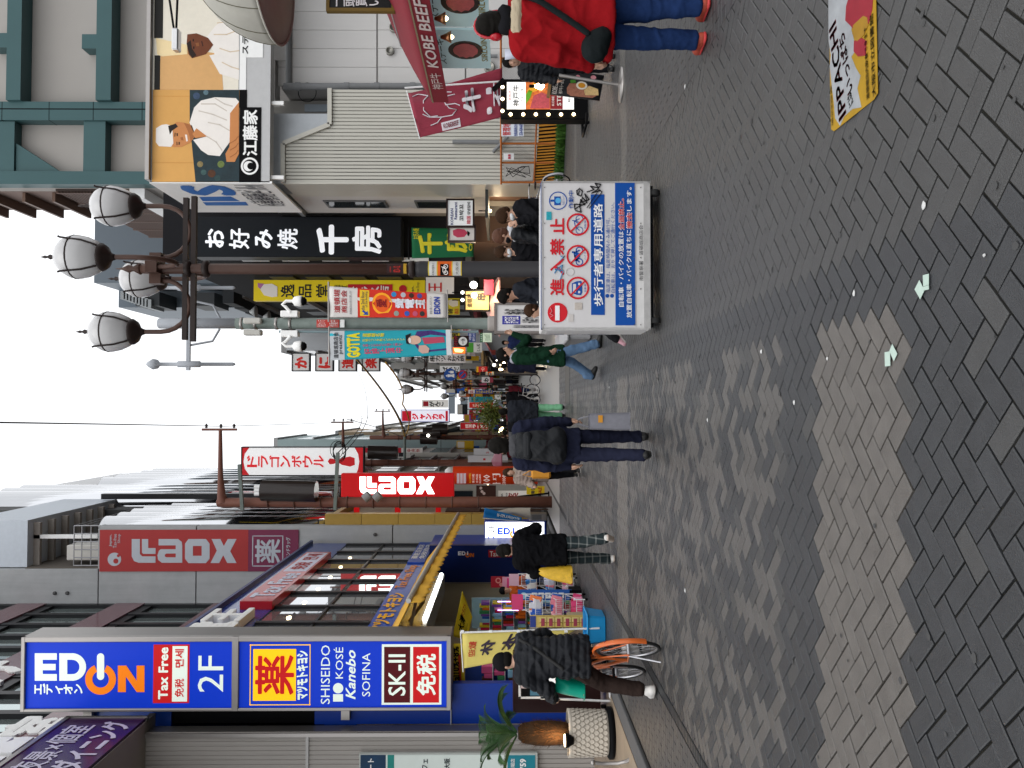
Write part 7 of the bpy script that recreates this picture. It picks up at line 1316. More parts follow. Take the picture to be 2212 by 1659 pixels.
HAIRB = M('hair_black', (.009, .008, .007), rough=.6, spec=.04, var=.3, scale=60, bump=.2, bscale=140); HAIRN = M('hair_brown', (.04, .02, .011), rough=.6, spec=.05, var=.3, scale=60, bump=.5, bscale=140)
def vnoise(P, seed=0):
    I = np.floor(P).astype(np.int64); f = P-I; f = f*f*(3-2*f); r = 0
    for a in (0, 1):
        for b in (0, 1):
            for c in (0, 1):
                h = ((I[:, 0]+a)*73856093 ^ (I[:, 1]+b)*19349663 ^ (I[:, 2]+c)*83492791 ^ seed*2654435) & 0xffffff; h = (h*1103515245+12345) & 0xffffff; r = r+(h/16777216.)*np.where(a, f[:, 0], 1-f[:, 0])*np.where(b, f[:, 1], 1-f[:, 1])*np.where(c, f[:, 2], 1-f[:, 2])
    return r
def wrinkle(amp, fz=1.0, puff=0.):
    def f(V, N):
        W = V+.05*np.stack([vnoise(V*5+k*7.7)-.5 for k in range(3)], 1)*2; r1 = 1-np.abs(2*vnoise(np.stack([W[:, 0]*7+W[:, 2]*4*fz, W[:, 1]*7, W[:, 2]*9*fz-W[:, 0]*5], 1))-1); r2 = 1-np.abs(2*vnoise(np.stack([W[:, 0]*16-W[:, 2]*9*fz, W[:, 1]*15, W[:, 2]*17*fz], 1)+3)-1); d = amp*(2.6*(r1**2-.35)+1.3*(r2**2-.35))
        if puff: d = d+puff*(np.abs(np.sin(math.pi*(V[:, 2]+.006*np.sin(V[:, 0]*14))/.075))**.6-.6)
        return N*d[:, None]
    return f
def person(label, loc, face, H=1.72, vox=.012, hair='short', hairm=None, skin=0, top=None, pants=None, shoes=None, sh=(0, 0), kn=(.1, .1), arms=((0., .12, .15), (0., .12, .15)), lean=0., head=(0., 0.), hem=.84, bulk=1., legw=1., puff=0., pose=None, extra=None, flare=0., coat_top=True, mask=None, group=None, far=False, pcut=.07, wr=(.0065, 1.)):
    t = thing('person', label, 'person', loc, group); s = H/1.72; Rz = rotm(face); org = np.array(loc)
    J = {}
    for i, sd in ((0, -1), (1, 1)):
        hip = np.array((sd*.095, 0, .9)); a = sh[i]; kn_ = hip+np.array((0, math.sin(a), -math.cos(a)))*.43; b = a-kn[i]; an_ = kn_+np.array((0, math.sin(b), -math.cos(b)))*.41; J['hip', i], J['knee', i], J['ank', i] = hip, kn_, an_
    low = min(J['ank', 0][2], J['ank', 1][2]); dz = .085-low
    for k in list(J): J[k] = J[k]+np.array((0, 0, dz))
    Rl = np.array(Matrix.Rotation(-lean, 3, 'X')); pel = np.array((0, 0, .93+dz)); up = lambda p: pel+Rl @ (np.array(p, float)-np.array((0, 0, .93)))
    J['chest'], J['neck'] = up((0, 0, 1.28)), up((0, .01, 1.46)); hc = up((0, .035, 1.605))
    for i, sd in ((0, -1), (1, 1)):
        shd = up((sd*.185, 0, 1.40)); fa, ab, el = arms[i]; d = np.array((sd*math.sin(ab), math.sin(fa)*math.cos(ab), -math.cos(fa)*math.cos(ab))); d = Rl @ d if abs(fa) < 1.2 else d; elb = shd+d*.28; fa2 = fa+el; ab2 = ab*.35; d2 = np.array((sd*math.sin(ab2), math.sin(fa2)*math.cos(ab2), -math.cos(fa2)*math.cos(ab2))); J['sho', i], J['elb', i], J['wri', i] = shd, elb, elb+d2*.245
    if pose: pose(J, up)
    hR = rotm(head[0], head[1]-lean*.6)
    def fin(o_, V, F, mat, parent=t, name='part'):
        W = (V*s) @ Rz.T+org; me = bpy.data.meshes.new(name); me.from_pydata((W-np.array(parent_loc(parent))).tolist(), [], F.tolist()); me.materials.append(mat); me.polygons.foreach_set('use_smooth', [True]*len(F)); ob = bpy.data.objects.new(name, me); C.objects.link(ob); ob.parent = parent; return ob
    hp = lambda p: hc+hR @ np.array(p, float)
    # skin: one continuous body
    b = SDF(vox); b.ell(hc+hR @ np.array((0, -.008, .03)), (.077, .096, .1), .02, hR).ell(hp((0, .02, -.035)), (.06, .075, .078), .03, hR).ell(hp((0, .045, -.085)), (.035, .035, .03), .03, hR)
    if not far: b.cone(hp((0, .088, .015)), hp((0, .108, -.03)), .009, .014, .012).ell(hp((-.077, -.008, -.005)), (.012, .022, .032), .008, hR).ell(hp((.077, -.008, -.005)), (.012, .022, .032), .008, hR).ell(hp((0, .09, -.062)), (.024, .01, .008), .008, hR)
    b.cone(J['neck']+(hc-J['neck'])*.55, J['neck']-np.array((0, 0, .05)), .052, .06, .03)
    b.cone(J['neck']-np.array((0, 0, .06)), J['chest'], .09, .11, .05).cone(J['chest'], pel, .11, .11, .06)
    for i, sd in ((0, -1), (1, 1)):
        b.cone(J['sho', i], J['elb', i], .045, .036, .03).cone(J['elb', i], J['wri', i], .036, .026, .02).cone(J['hip', i], J['knee', i], .07, .045, .04).cone(J['knee', i], J['ank', i], .045, .032, .02).cone(pel, J['hip', i], .1, .08, .05)
        w_ = J['wri', i]; d = w_-J['elb', i]; d = d/np.linalg.norm(d); sdv = np.array((1., 0, 0))-d*d[0]; sdv /= max(1e-6, np.linalg.norm(sdv)); nv = np.cross(d, sdv); palm = w_+d*.055
        b.cone(w_, w_+d*.03, .026, .03, .012).ell(palm, (.032, .03, .045), .015)
        if not far:
            for k, (o, l) in enumerate(((-.028, .062), (-.01, .075), (.01, .072), (.028, .055))):
                k0 = palm+d*.035+np.cross(nv, d)*0+nv*o; m1 = k0+d*l*.5-sdv*sd*.006; b.cone(k0, m1, .0105, .01, .006).cone(m1, m1+d*l*.38-sdv*sd*.02, .01, .0085, .006)
            b.cone(w_+d*.03+nv*.028, palm+nv*.05+d*.012-sdv*sd*.008, .013, .0115, .01).cone(palm+nv*.05+d*.012-sdv*sd*.008, palm+nv*.05+d*.045-sdv*sd*.018, .0115, .009, .006)
    V, F = b.mesh(); fin(None, V, F, SKIN[skin], name='body')
    if not far:
        for sx in (-1, 1):
            e = SDF(.004); e.ell(hp((sx*.031, .083, .012)), (.012, .008, .006), .002, hR); V, F = e.mesh(); fin(None, V, F, BLACK, name='eye')
            e = SDF(.004); e.cone(hp((sx*.018, .092, .038)), hp((sx*.046, .082, .04)), .004, .003, .002); V, F = e.mesh(); fin(None, V, F, HAIRB, name='eyebrow')
    # hair
    hm = hairm or HAIRB; h = SDF(max(.008, vox*.9))
    if hair in ('short', 'long', 'bob'):
        h.ell(hp((0, -.012, .042)), (.09, .108, .108), .01, hR).ell(hp((0, -.04, -.02)), (.082, .075, .08), .02, hR)
        if hair == 'long': h.cone(hp((-.05, -.055, 0)), hp((-.06, -.06, -.22)), .045, .03, .03).cone(hp((.05, -.055, 0)), hp((.06, -.06, -.22)), .045, .03, .03).cone(hp((0, -.07, 0)), hp((0, -.08, -.24)), .06, .05, .03).cone(hp((-.075, 0, .03)), hp((-.085, .01, -.16)), .02, .018, .02).cone(hp((.075, 0, .03)), hp((.085, .01, -.16)), .02, .018, .02)
        h.minus(hp((0, .1, -.035)), (.066, .085, .085), hR); h.minus(hp((0, .03, -.11)), (.09, .09, .06), hR)
        if hair != 'long': h.minus(hp((0, -.02, -.125)), (.14, .14, .05), hR)
        V, F = h.mesh(wrinkle(.0035, 2.2)); fin(None, V, F, hm, name='hair')
    elif hair in ('cap', 'beanie'):
        h.ell(hp((0, -.006, .045)), (.094, .11, .1), .01, hR)
        if hair == 'cap': h.cone(hp((-.03, .1, .045)), hp((-.02, .15, .035)), .03, .025, .02, (1, 1, .3)).cone(hp((.03, .1, .045)), hp((.02, .15, .035)), .03, .025, .02, (1, 1, .3))
        h.minus(hp((0, .02, -.075)), (.14, .16, .085), hR); V, F = h.mesh(); fin(None, V, F, hm, name='cap')
        g = SDF(vox); g.ell(hp((0, -.035, -.02)), (.083, .07, .07), .02, hR); V, F = g.mesh(); fin(None, V, F, HAIRB, name='hair')
    if mask: g = SDF(.007); g.ell(hp((0, .05, -.055)), (.064, .068, .05), .01, hR); V, F = g.mesh(); fin(None, V, F, mask, name='face_mask')
    # trousers
    p = SDF(vox); lw = legw
    p.cone(pel+np.array((0, 0, .06)), pel-np.array((0, 0, .04)), .13, .135, .05, (1.1, .85, 1))
    for i in (0, 1): p.cone(J['hip', i], J['knee', i], .092*lw, .07*lw, .04).cone(J['knee', i], J['ank', i] if pcut > 0 else J['knee', i]*.2+J['ank', i]*.8, .07*lw, .056*lw+.01, .03)
    p.cut.append(lambda X, Y, Z: pcut-Z); V, F = p.mesh(wrinkle(.0042, 1.2)); fin(None, V, F, pants, name='trousers')
    # shoes
    for i in (0, 1):
        a = J['ank', i]; kk = J['ank', i]-J['knee', i]; tip = math.atan2(-kk[1], -kk[2])*.0; fl_ = max(0, a[2]-.09); pit = min(.9, fl_*4); f = np.array((0, math.cos(pit), -math.sin(pit))); u_ = np.array((0, math.sin(pit), math.cos(pit))); g = SDF(max(.008, vox*.8)); heel = a-u_*.045-f*.035; toe = a-u_*.052+f*.135
        g.cone(a+u_*.005, a-u_*.03, .045, .045, .02).cone(heel, toe, .04, .036, .03, (1, 1, 1)).cone(a-u_*.01+f*.03, toe, .045, .034, .03); zmin = min(heel[2], toe[2])-.034; g.cut.append(lambda X, Y, Z, z0=max(.002/s, zmin): z0-Z); V, F = g.mesh(); so_ = fin(None, V, F, shoes[0] if isinstance(shoes, tuple) else shoes, name='shoe')
        if isinstance(shoes, tuple):
            g = SDF(max(.008, vox*.8)); g.cone(heel-u_*.02, toe-u_*.02, .046, .042, .02, (1, 1, .45)); g.cut.append(lambda X, Y, Z, z0=max(.001/s, zmin-.004): z0-Z); V, F = g.mesh(); fin(None, V, F, shoes[1], parent=so_, name='sole')
    # top
    if top:
        k = SDF(vox); B_ = bulk
        k.cone(J['neck']-np.array((0, 0, .015)), J['neck']-np.array((0, 0, .06)), .068*B_**.5, .085, .04).cone(J['sho', 0]*.9+J['sho', 1]*.1, J['sho', 1]*.9+J['sho', 0]*.1, .072*B_, .072*B_, .05).cone(J['chest'], pel+np.array((0, 0, .02)), .135*B_, .13*B_, .07, (1.22, .86, 1))
        if hem < .9: k.cone(pel, np.array((pel[0], pel[1], pel[2]-(.9-hem))), .135*B_, (.14+flare)*B_, .05, (1.2, .9, 1))
        for i in (0, 1): k.cone(J['sho', i], J['elb', i], .07*B_, .056*B_, .04).cone(J['elb', i], J['wri', i], .056*B_, .042*B_, .03)
        hz = hem+dz; k.cut.append(lambda X, Y, Z: hz-Z if hem < 1 else hz-Z-.0); 
        V, F = k.mesh(wrinkle(wr[0]*min(1.4, bulk), wr[1], puff)); tp = fin(None, V, F, top, name='jacket')
        t['top'] = 1; del t['top']
    if extra: extra(t, J, fin, up, hp, hR, s)
    return t
def sd_part(fin, name, mat, vox, build, disp=None, parent=None):
    g = SDF(vox); build(g); V, F = g.mesh(disp); return fin(None, V, F, mat, name=name, **({'parent': parent} if parent else {}))
DEN = fab('denim', (.012, .027, .085), scale=9, var=.25); DENL = fab('denim_pale', (.1, .17, .28), scale=9, var=.2); BLK = fab('black', (.012, .012, .014)); NVY = fab('navy', (.016, .018, .035)); CHAR = fab('charcoal', (.02, .022, .028)); SHB = M('shoe_black', (.015, .015, .015), rough=.35); SHW = M('shoe_white', (.65, .63, .6), rough=.6); GRYJ = fab('grey', (.12, .12, .13)); BRNP = fab('brown_cord', (.03, .02, .017))
WH_ = fab('offwhite', (.6, .58, .54)); MSKW = M('mask_white', (.7, .72, .73), rough=.8)
def plaid():
    m = M('cloth_plaid', (.015, .02, .022), rough=.9, var=.1); n = m.node_tree.nodes; L = m.node_tree.links; b = n['Principled BSDF']; tc = n.new('ShaderNodeTexCoord'); sp = n.new('ShaderNodeSeparateXYZ'); L.new(tc.outputs['Object'], sp.inputs[0]); prev = None
    for ax_, f in (('X', 9.), ('Z', 9.)):
        mu = n.new('ShaderNodeMath'); mu.operation = 'MULTIPLY'; L.new(sp.outputs[ax_], mu.inputs[0]); mu.inputs[1].default_value = f; fr = n.new('ShaderNodeMath'); fr.operation = 'FRACT'; L.new(mu.outputs[0], fr.inputs[0]); lt = n.new('ShaderNodeMath'); lt.operation = 'LESS_THAN'; L.new(fr.outputs[0], lt.inputs[0]); lt.inputs[1].default_value = .17
        if prev is None: prev = lt.outputs[0]
        else: ad = n.new('ShaderNodeMath'); ad.operation = 'ADD'; L.new(prev, ad.inputs[0]); L.new(lt.outputs[0], ad.inputs[1]); prev = ad.outputs[0]
    mr = n.new('ShaderNodeMapRange'); L.new(prev, mr.inputs[0]); mr.inputs[2].default_value = 2; mr.inputs[3].default_value = 0; mr.inputs[4].default_value = 1; mc = n.new('ShaderNodeMix'); mc.data_type = 'RGBA'; L.new(mr.outputs[0], mc.inputs[0]); mc.inputs[6].default_value = (.012, .02, .022, 1); mc.inputs[7].default_value = (.15, .16, .155, 1); L.new(mc.outputs[2], b.inputs['Base Color']); return m
# --- man with backpack
def bp_extra(t, J, fin, up, hp, hR, s):
    def pk(g): g.ell(up((0, -.2, 1.2)), (.16, .1, .24), .02).cone(up((-.1, -.19, 1.02)), up((.1, -.19, 1.02)), .1, .1, .05).cone(up((-.07, -.17, 1.38)), up((.07, -.17, 1.38)), .07, .07, .04)
    bp = sd_part(fin, 'backpack', M('leather_black', (.014, .015, .017), rough=.45, spec=.12, var=.2, bump=.2, bscale=60), .012, pk, wrinkle(.005)); sd_part(fin, 'backpack_flap', M('leather_black'), .01, lambda g: g.cone(up((-.1, -.26, 1.33)), up((.1, -.26, 1.33)), .05, .05, .03, (1, .7, 1)), None, bp)
    for x in (-.11, .11): sd_part(fin, 'strap', M('strap_grey', (.02, .022, .025), spec=.1), .01, lambda g: g.cone(up((x, -.13, 1.4)), up((x*1.15, .0, 1.475)), .025, .024, .01).cone(up((x*1.15, .0, 1.475)), up((x*1.2, .12, 1.38)), .024, .02, .01), None, bp)
    sd_part(fin, 'hood', fab('hood_grey', (.06, .06, .065)), .012, lambda g: g.cone(up((-.07, -.07, 1.47)), up((.07, -.07, 1.47)), .05, .05, .03).cone(up((-.08, 0, 1.48)), up((-.07, .06, 1.45)), .035, .03, .03).cone(up((.08, 0, 1.48)), up((.07, .06, 1.45)), .035, .03, .03), wrinkle(.005))
    for sx in (-1, 1): sd_part(fin, 'hood_cord', paint('B0B4B8'), .008, lambda g: g.cone(up((sx*.085, -.05, 1.505)), up((0, -.125, 1.45)), .006, .006, .005))
    w_ = J['wri', 1]
c = onZ((1405, 962)); PB = person('man in dark clothes seen from behind with a black leather backpack', (c.x, c.y, 0), math.radians(2), 1.76, .011, sh=(-.34, .2), kn=(.2, .03), arms=((-.05, .12, .1), (.02, .2, .02)), top=NVY, pants=NVY, shoes=SHB, hem=.76, bulk=1.12, legw=.95, extra=bp_extra, head=(0, .05))
# grey plastic shopping bag in his hand
def world_of(p, loc, face, H): return np.array(loc)+rotm(face) @ (np.array(p)*H/1.72)
bx = onY((1280, 910), c.y-.02); t = thing('shopping_bag', 'translucent grey carrier bag in the hand of the man with the backpack', 'bag', (bx.x, bx.y, .5)); BG = M('bag_grey', (.22, .22, .25), rough=.35, var=.15, scale=10, alpha=.9)
q = [onY(p, c.y) for p in ((1272, 893), (1272, 928), (1358, 886), (1358, 930))]; x0, x1, z1, z0 = q[1].x, q[0].x, q[0].z, q[2].z
def bagf(u, v): 
    a = u*2*math.pi; cx, wx = (x0+x1)/2, (x1-x0)/2*(1+.12*v); sx = math.copysign(abs(math.cos(a))**.5, math.cos(a)); sy = math.copysign(abs(math.sin(a))**.5, math.sin(a)); return Vector((cx+sx*wx, c.y-.02+sy*.09, z1+(z0-z1)*v+.008*math.sin(9*u*6.28+4*v)*v))
MB().grid(bagf, 40, 12).obj('bag', BG, t); MB().box(x0-.01, x1+.01, c.y-.1, c.y+.06, z0-.003, z0+.003).obj('bottom', BG, t); m = MB(); cx = (x0+x1)/2; m.tube([(x0+.03, c.y-.02, z1), (cx-.03, c.y-.02, z1+.12), (cx+.03, c.y-.02, z1+.12), (x1-.03, c.y-.02, z1)], .008, 6); m.obj('handle', BG, t)
MB().box(cx-.01, x1-.02, c.y-.122, c.y-.118, z1-.14, z1-.09).obj('label', paint('C88A30'), t)
# --- man in plaid trousers
c = onZ((1332, 1188)); lc = (c.x, c.y, 0)
def pl_extra(t, J, fin, up, hp, hR, s):
    w_ = J['elb', 0]; sd_part(fin, 'arm_patch', paint('B82028'), .006, lambda g: g.ell(w_+np.array((-.05, -.02, .03)), (.02, .022, .03), .002))
person('man in a loose black sweater and plaid trousers walking away', lc, math.radians(18), 1.72, .011, sh=(.32, -.36), kn=(.12, .5), arms=((.45, .35, 1.25), (.3, .5, 1.5)), top=fab('jet', (.006, .006, .007)), pants=plaid(), shoes=(SHW, M('sole_tan', (.5, .42, .36))), hem=.74, bulk=1.36, legw=1.12, head=(.35, -.22), lean=.05, skin=0, extra=pl_extra)
bq = onY((1200, 1232), c.y); t = thing('yellow_bag', 'yellow translucent plastic bag of snacks held by the man in plaid trousers', 'bag', (bq.x, bq.y, .6)); q = [onY(p, c.y-.05) for p in ((1165, 1228), (1165, 1240), (1234, 1220), (1234, 1262))]
def bagf(u, v):
    a = u*2*math.pi; k = v**.6; xa = q[1].x+(q[3].x-q[1].x)*k; xb = q[0].x+(q[2].x-q[0].x)*k; z = q[0].z+(q[2].z-q[0].z)*v; return Vector(((xa+xb)/2+math.cos(a)*(xb-xa)/2, c.y-.05+math.sin(a)*(.02+.11*k), z+.01*math.sin(5*a+9*v)))
MB().grid(bagf, 36, 14).obj('bag', M('bag_yellow', (.62, .38, .03), rough=.3, var=.3, scale=14), t); MB().lathe([(.13, 0), (.12, .01), (.01, .012)], ((q[2].x+q[3].x)/2, c.y-.05, q[2].z-.01), 16).obj('bottom', M('bag_yellow'), t)
# --- cyclist and bicycle
def bicycle(name, label, loc, face, col, r=.335, wb=1.06, group=None, basket=False, fender=True, low=False):
    t = thing(name, label, 'bicycle', loc, group); Rz = Matrix.Rotation(face, 3, 'Z'); L = Vector(loc); W = lambda p: L+Rz @ Vector(p); PM_ = M('bike_'+col, hexc(col), rough=.3, coat=.4); RB = M('rubber'); AL = M('alloy', (.5, .5, .52), rough=.3, metal=.9)
    for y in (0, wb):
        wl = MB().tube([W((0, y+(r-.018)*math.cos(a), r+(r-.018)*math.sin(a))) for a in np.linspace(0, 2*math.pi, 37)[:-1]], .018, 7, closed=True).obj('wheel', RB, t); MB().tube([W((0, y+(r-.04)*math.cos(a), r+(r-.04)*math.sin(a))) for a in np.linspace(0, 2*math.pi, 37)[:-1]], .01, 6, closed=True).obj('rim', AL, wl); sp = MB()
        for k in range(24): a = k*2*math.pi/24; sp.tube([W(((-1)**k*.03, y+.015*math.cos(a+.8), r+.015*math.sin(a+.8))), W((0, y+(r-.045)*math.cos(a), r+(r-.045)*math.sin(a)))], .0014, 3, cap=False)
        sp.tube([W((-.05, y, r)), W((.05, y, r))], .02, 8); sp.obj('spokes', AL, wl)
        if fender: MB().tube([W((0, y+(r+.025)*math.cos(a), r+(r+.025)*math.sin(a))) for a in np.linspace(.15 if y else .3, math.pi*.9 if y else math.pi*1.12, 20)], .03, 8, flat=.5).obj('fender', PM_, t)
    BB, ST, HT, HB = (0, .46, .29), (0, .3, .74), (0, wb-.2, .8), (0, wb-.16, .66); fr = MB()
    for a, b, rr in ((BB, ST, .016), (BB, HB, .02), (ST if not low else (0, .38, .52), HT, .016), (HT, HB, .02)): fr.tube([W(a), W(b)], rr, 8)
    for x in (-.055, .055): fr.tube([W((x, 0, r)), W((x*.5, .42, .29))], .011, 6); fr.tube([W((x, 0, r)), W((x*.3, .3, .7))], .009, 6)
    fr.obj('frame', PM_, t); fk = MB()
    for x in (-.05, .05): fk.tube([W((x, wb, r)), W((x, wb-.14, .66)), W((0, wb-.15, .68))], .011, 6)
    fk.obj('fork', PM_, t); MB().tube([W((0, .3, .72)), W((0, .27, .84))], .013, 8).obj('seat_post', AL, t); MB().lathe([(.03, -.13), (.1, -.12), (.1, -.02), (.05, .08), (.025, .15)], (0, 0, 0), 12, ax='x').xf(lambda p: W((p.y*.9, .27+p.x*-1*-1, .86+p.z*.3))).obj('saddle', BRD, t)
    hb = MB(); hb.tube([W((0, wb-.2, .78)), W((0, wb-.22, .98))], .014, 8); hb.tube([W((-.28, wb-.34, .99)), W((-.22, wb-.2, 1.0)), W((0, wb-.19, .99)), W((.22, wb-.2, 1.0)), W((.28, wb-.34, .99))], .012, 8); hb.obj('handlebar', AL, t)
    for x in (-1, 1): MB().tube([W((x*.28, wb-.34, .99)), W((x*.285, wb-.44, .985))], .017, 8).obj('grip', BLACK, t)
    ck = MB(); ck.lathe([(.085, -.004), (.085, .004)], (0, 0, 0), 20, ax='x').xf(lambda p: W((p.x+.07, .46+p.y, .29+p.z))); ck.tube([W((.085, .46, .29)), W((.085, .5, .13))], .01, 6); ck.tube([W((-.085, .46, .29)), W((-.085, .42, .45))], .01, 6); ck.obj('crank', AL, t)
    for x, y, z in ((.14, .5, .13), (-.14, .42, .45)): MB().rbox(-.045, .045, -.035, .035, -.012, .012, .004).xf(lambda p: W(p+Vector((x, y, z)))).obj('pedal', BLACK, t)
    ks = MB(); ks.tube([W((-.06, .02, r)), W((-.14, -.05, .02))], .009, 6); ks.obj('kickstand', AL, t); MB().lathe([(.03, 0), (.03, .02), (.01, .024)], (0, 0, 0), 12, ax='y').xf(lambda p: W((p.x, -(r+.035)*math.cos(.9)-p.y, r+(r+.02)*math.sin(.9)*.9+p.z))).obj('reflector', paint('7A2018'), t)
    if basket:
        bk = MB()
        for z in (.8, .9, 1.0): bk.tube([W((x, y, z)) for x, y in ((-.17, wb-.12), (.17, wb-.12), (.19, wb+.14), (-.19, wb+.14))], .004, 4, closed=True)
        for k in range(8): bk.tube([W((-.17+.34*k/7, wb-.12, .78)), W((-.17+.34*k/7, wb-.12, 1.0))], .003, 4); bk.tube([W((-.18+.36*k/7, wb+.13, .78)), W((-.18+.36*k/7, wb+.14, 1.0))], .003, 4)
        bk.obj('basket', AL, t)
    return t
c = onZ((1427, 1403)); FB = math.radians(30); bl = (c.x+.0, c.y, 0); bicycle('bicycle', 'orange city bicycle ridden by the man in the black down jacket', bl, FB, 'C8622A', low=True)
fwd = rotm(FB) @ np.array((0, 1, 0)); pc = np.array(bl)+fwd*.27
def cy_pose(J, up):
    dz = .92-.93
    for k in list(J): J[k] = J[k]+np.array((0, 0, .0))
    J['hip', 0] = np.array((-.1, .02, .9)); J['knee', 0] = np.array((-.2, .26, .55)); J['ank', 0] = np.array((-.3, .2, .1)); J['hip', 1] = np.array((.1, .02, .9)); J['knee', 1] = np.array((.13, .38, .68)); J['ank', 1] = np.array((.13, .2, .3))
def cy_extra(t, J, fin, up, hp, hR, s):
    sd_part(fin, 'bag_strap', M('strap_black', (.012, .012, .012), rough=.5), .01, lambda g: [g.cone(up(a), up(b), .022, .022, .008, (1, 1, 1)) for a, b in (((.17, -.1, 1.42), (.02, -.165, 1.22)), ((.02, -.165, 1.22), (-.17, -.13, .98)))])
person('cyclist in a black quilted down jacket and black cap, one foot on the ground', tuple(pc), FB+.1, 1.74, .011, hair='beanie', hairm=M('cap_black', (.01, .01, .011), rough=.9, spec=.03), top=M('down_black', (.012, .013, .016), rough=.5, spec=.12, var=.1, bump=.1, bscale=60), pants=BRNP, shoes=(SHW, M('sole_grey', (.45, .43, .4))), sh=(.3, .9), kn=(.4, 1.2), arms=((.55, .35, .75), (.75, .4, .35)), lean=.2, hem=.72, bulk=1.32, puff=.016, legw=1.15, pose=cy_pose, head=(.3, -.15), extra=cy_extra, pcut=-9)
bq = onY((1220, 1470), c.y+.3); t = thing('green_bag', 'teal plastic carrier bag hanging at the cyclist handlebar', 'bag', (bq.x, bq.y, .7)); q = [onY(zC(*p), c.y+.4) for p in ((1005, 1000), (1030, 860), (1275, 910), (1250, 1055))]
def bagf(u, v):
    a = u*2*math.pi; l = q[0].lerp(q[3], v); r_ = q[1].lerp(q[2], v); m_ = (l+r_)/2; w_ = (r_-l)/2; k = min(1, .35+v*1.6); return m_+w_*math.cos(a)+Vector((0, math.sin(a)*.1*k, .008*math.sin(7*a+8*v)))
MB().grid(bagf, 36, 14).obj('bag', M('bag_teal', (.0, .3, .2), rough=.35, var=.15, scale=9), t); b_ = (q[2]+q[3])/2; MB().lathe([(.12, 0), (.1, -.012), (.01, -.015)], b_, 16).obj('bottom', M('bag_teal'), t)
# --- walking man in the green coat
c = onZ((1298, 768)); 
def gc_extra(t, J, fin, up, hp, hR, s):
    sd_part(fin, 'hood', fab('hood_pale', (.32, .32, .37)), .012, lambda g: g.cone(up((-.08, -.06, 1.47)), up((.08, -.06, 1.47)), .05, .05, .03).cone(up((-.08, 0, 1.48)), up((-.05, .09, 1.42)), .035, .03, .03).cone(up((.08, 0, 1.48)), up((.05, .09, 1.42)), .035, .03, .03), wrinkle(.005))
    for i in (0, 1): sd_part(fin, 'cuff', DENL, .01, lambda g: g.cone(J['ank', i]+np.array((0, 0, .01)), J['ank', i]+np.array((0, 0, .07)), .072, .072, .005))
person('man in a dark green coat and pale jeans walking with a hand at his mouth', (c.x, c.y, 0), math.radians(-112), 1.74, .012, top=fab('forest', (.008, .03, .016)), pants=DENL, shoes=SHB, sh=(-.35, .3), kn=(.25, .05), arms=((.9, .15, 1.9), (.1, .15, .3)), hem=.62, bulk=1.16, flare=.03, legw=1.1, head=(0, -.05), extra=gc_extra)
# --- man in the red jacket
c = onZ((1528, 52))
def rj_extra(t, J, fin, up, hp, hR, s):
    sd_part(fin, 'fleece_collar', M('fleece', (.48, .4, .28), rough=.95, bump=.8, bscale=120), .012, lambda g: g.cone(up((-.1, -.085, 1.43)), up((.1, -.085, 1.43)), .052, .052, .04).cone(up((-.13, .0, 1.44)), up((-.1, .1, 1.4)), .05, .04, .04).cone(up((.13, .0, 1.44)), up((.1, .1, 1.4)), .05, .04, .04), wrinkle(.004, 3))
    sd_part(fin, 'inner_hood', BLK, .012, lambda g: g.cone(up((-.06, -.04, 1.53)), up((.06, -.04, 1.53)), .055, .055, .04), wrinkle(.004))
    sd_part(fin, 'fleece_hem', M('fleece'), .012, lambda g: g.cone(up((-.12, 0, .735)), up((.12, 0, .735)), .165, .165, .02, (1.05, 1.0, .09)))
    HP = M('headphone_red', (.4, .01, .02), rough=.25, coat=.5)
    hpn = sd_part(fin, 'headphones', HP, .008, lambda g: [g.ell(hp((sx*.095, -.005, -.005)), (.026, .042, .05), .008, hR) for sx in (-1, 1)]); sd_part(fin, 'headband', HP, .008, lambda g: [g.cone(hp((.103*math.cos(a), -.01, .03+.13*math.sin(a))), hp((.103*math.cos(a+.32), -.01, .03+.13*math.sin(a+.32))), .012, .012, .004) for a in np.arange(0, 2.9, .31)], None, hpn)
    SB = M('bag_black', (.009, .012, .013), rough=.7, spec=.06, bump=.2, bscale=80)
    sd_part(fin, 'bag_strap', SB, .012, lambda g: [g.cone(up(a), up(b), .026, .026, .01, (1, .6, 1)) for a, b in (((.16, -.13, 1.44), (.06, -.2, 1.28)), ((.06, -.2, 1.28), (-.08, -.2, 1.08)), ((-.08, -.2, 1.08), (-.2, -.2, .92)))])
    sd_part(fin, 'shoulder_bag', SB, .012, lambda g: g.ell(up((-.27, -.15, .86)), (.12, .07, .1), .02, rotm(0, 0, .5)).cone(up((-.33, -.15, .87)), up((-.2, -.15, .81)), .07, .07, .03, (1, .8, 1)), wrinkle(.004))
RJ = person('man in a red fleece-lined jacket and jeans with red headphones, seen from behind', (c.x, c.y, 0), math.radians(6), 1.79, .011, top=fab('scarlet', (.24, .008, .011), var=.1), pants=DEN, shoes=(M('trainer_red', (.36, .06, .035), rough=.6, var=.5, scale=22), M('sole_red', (.5, .05, .05))), sh=(.1, -.06), kn=(.05, .08), arms=((-.05, .32, .3), (.2, .3, .6)), hem=.72, bulk=1.4, flare=.03, legw=1.1, wr=(.005, .7), extra=rj_extra, head=(.0, -.1))
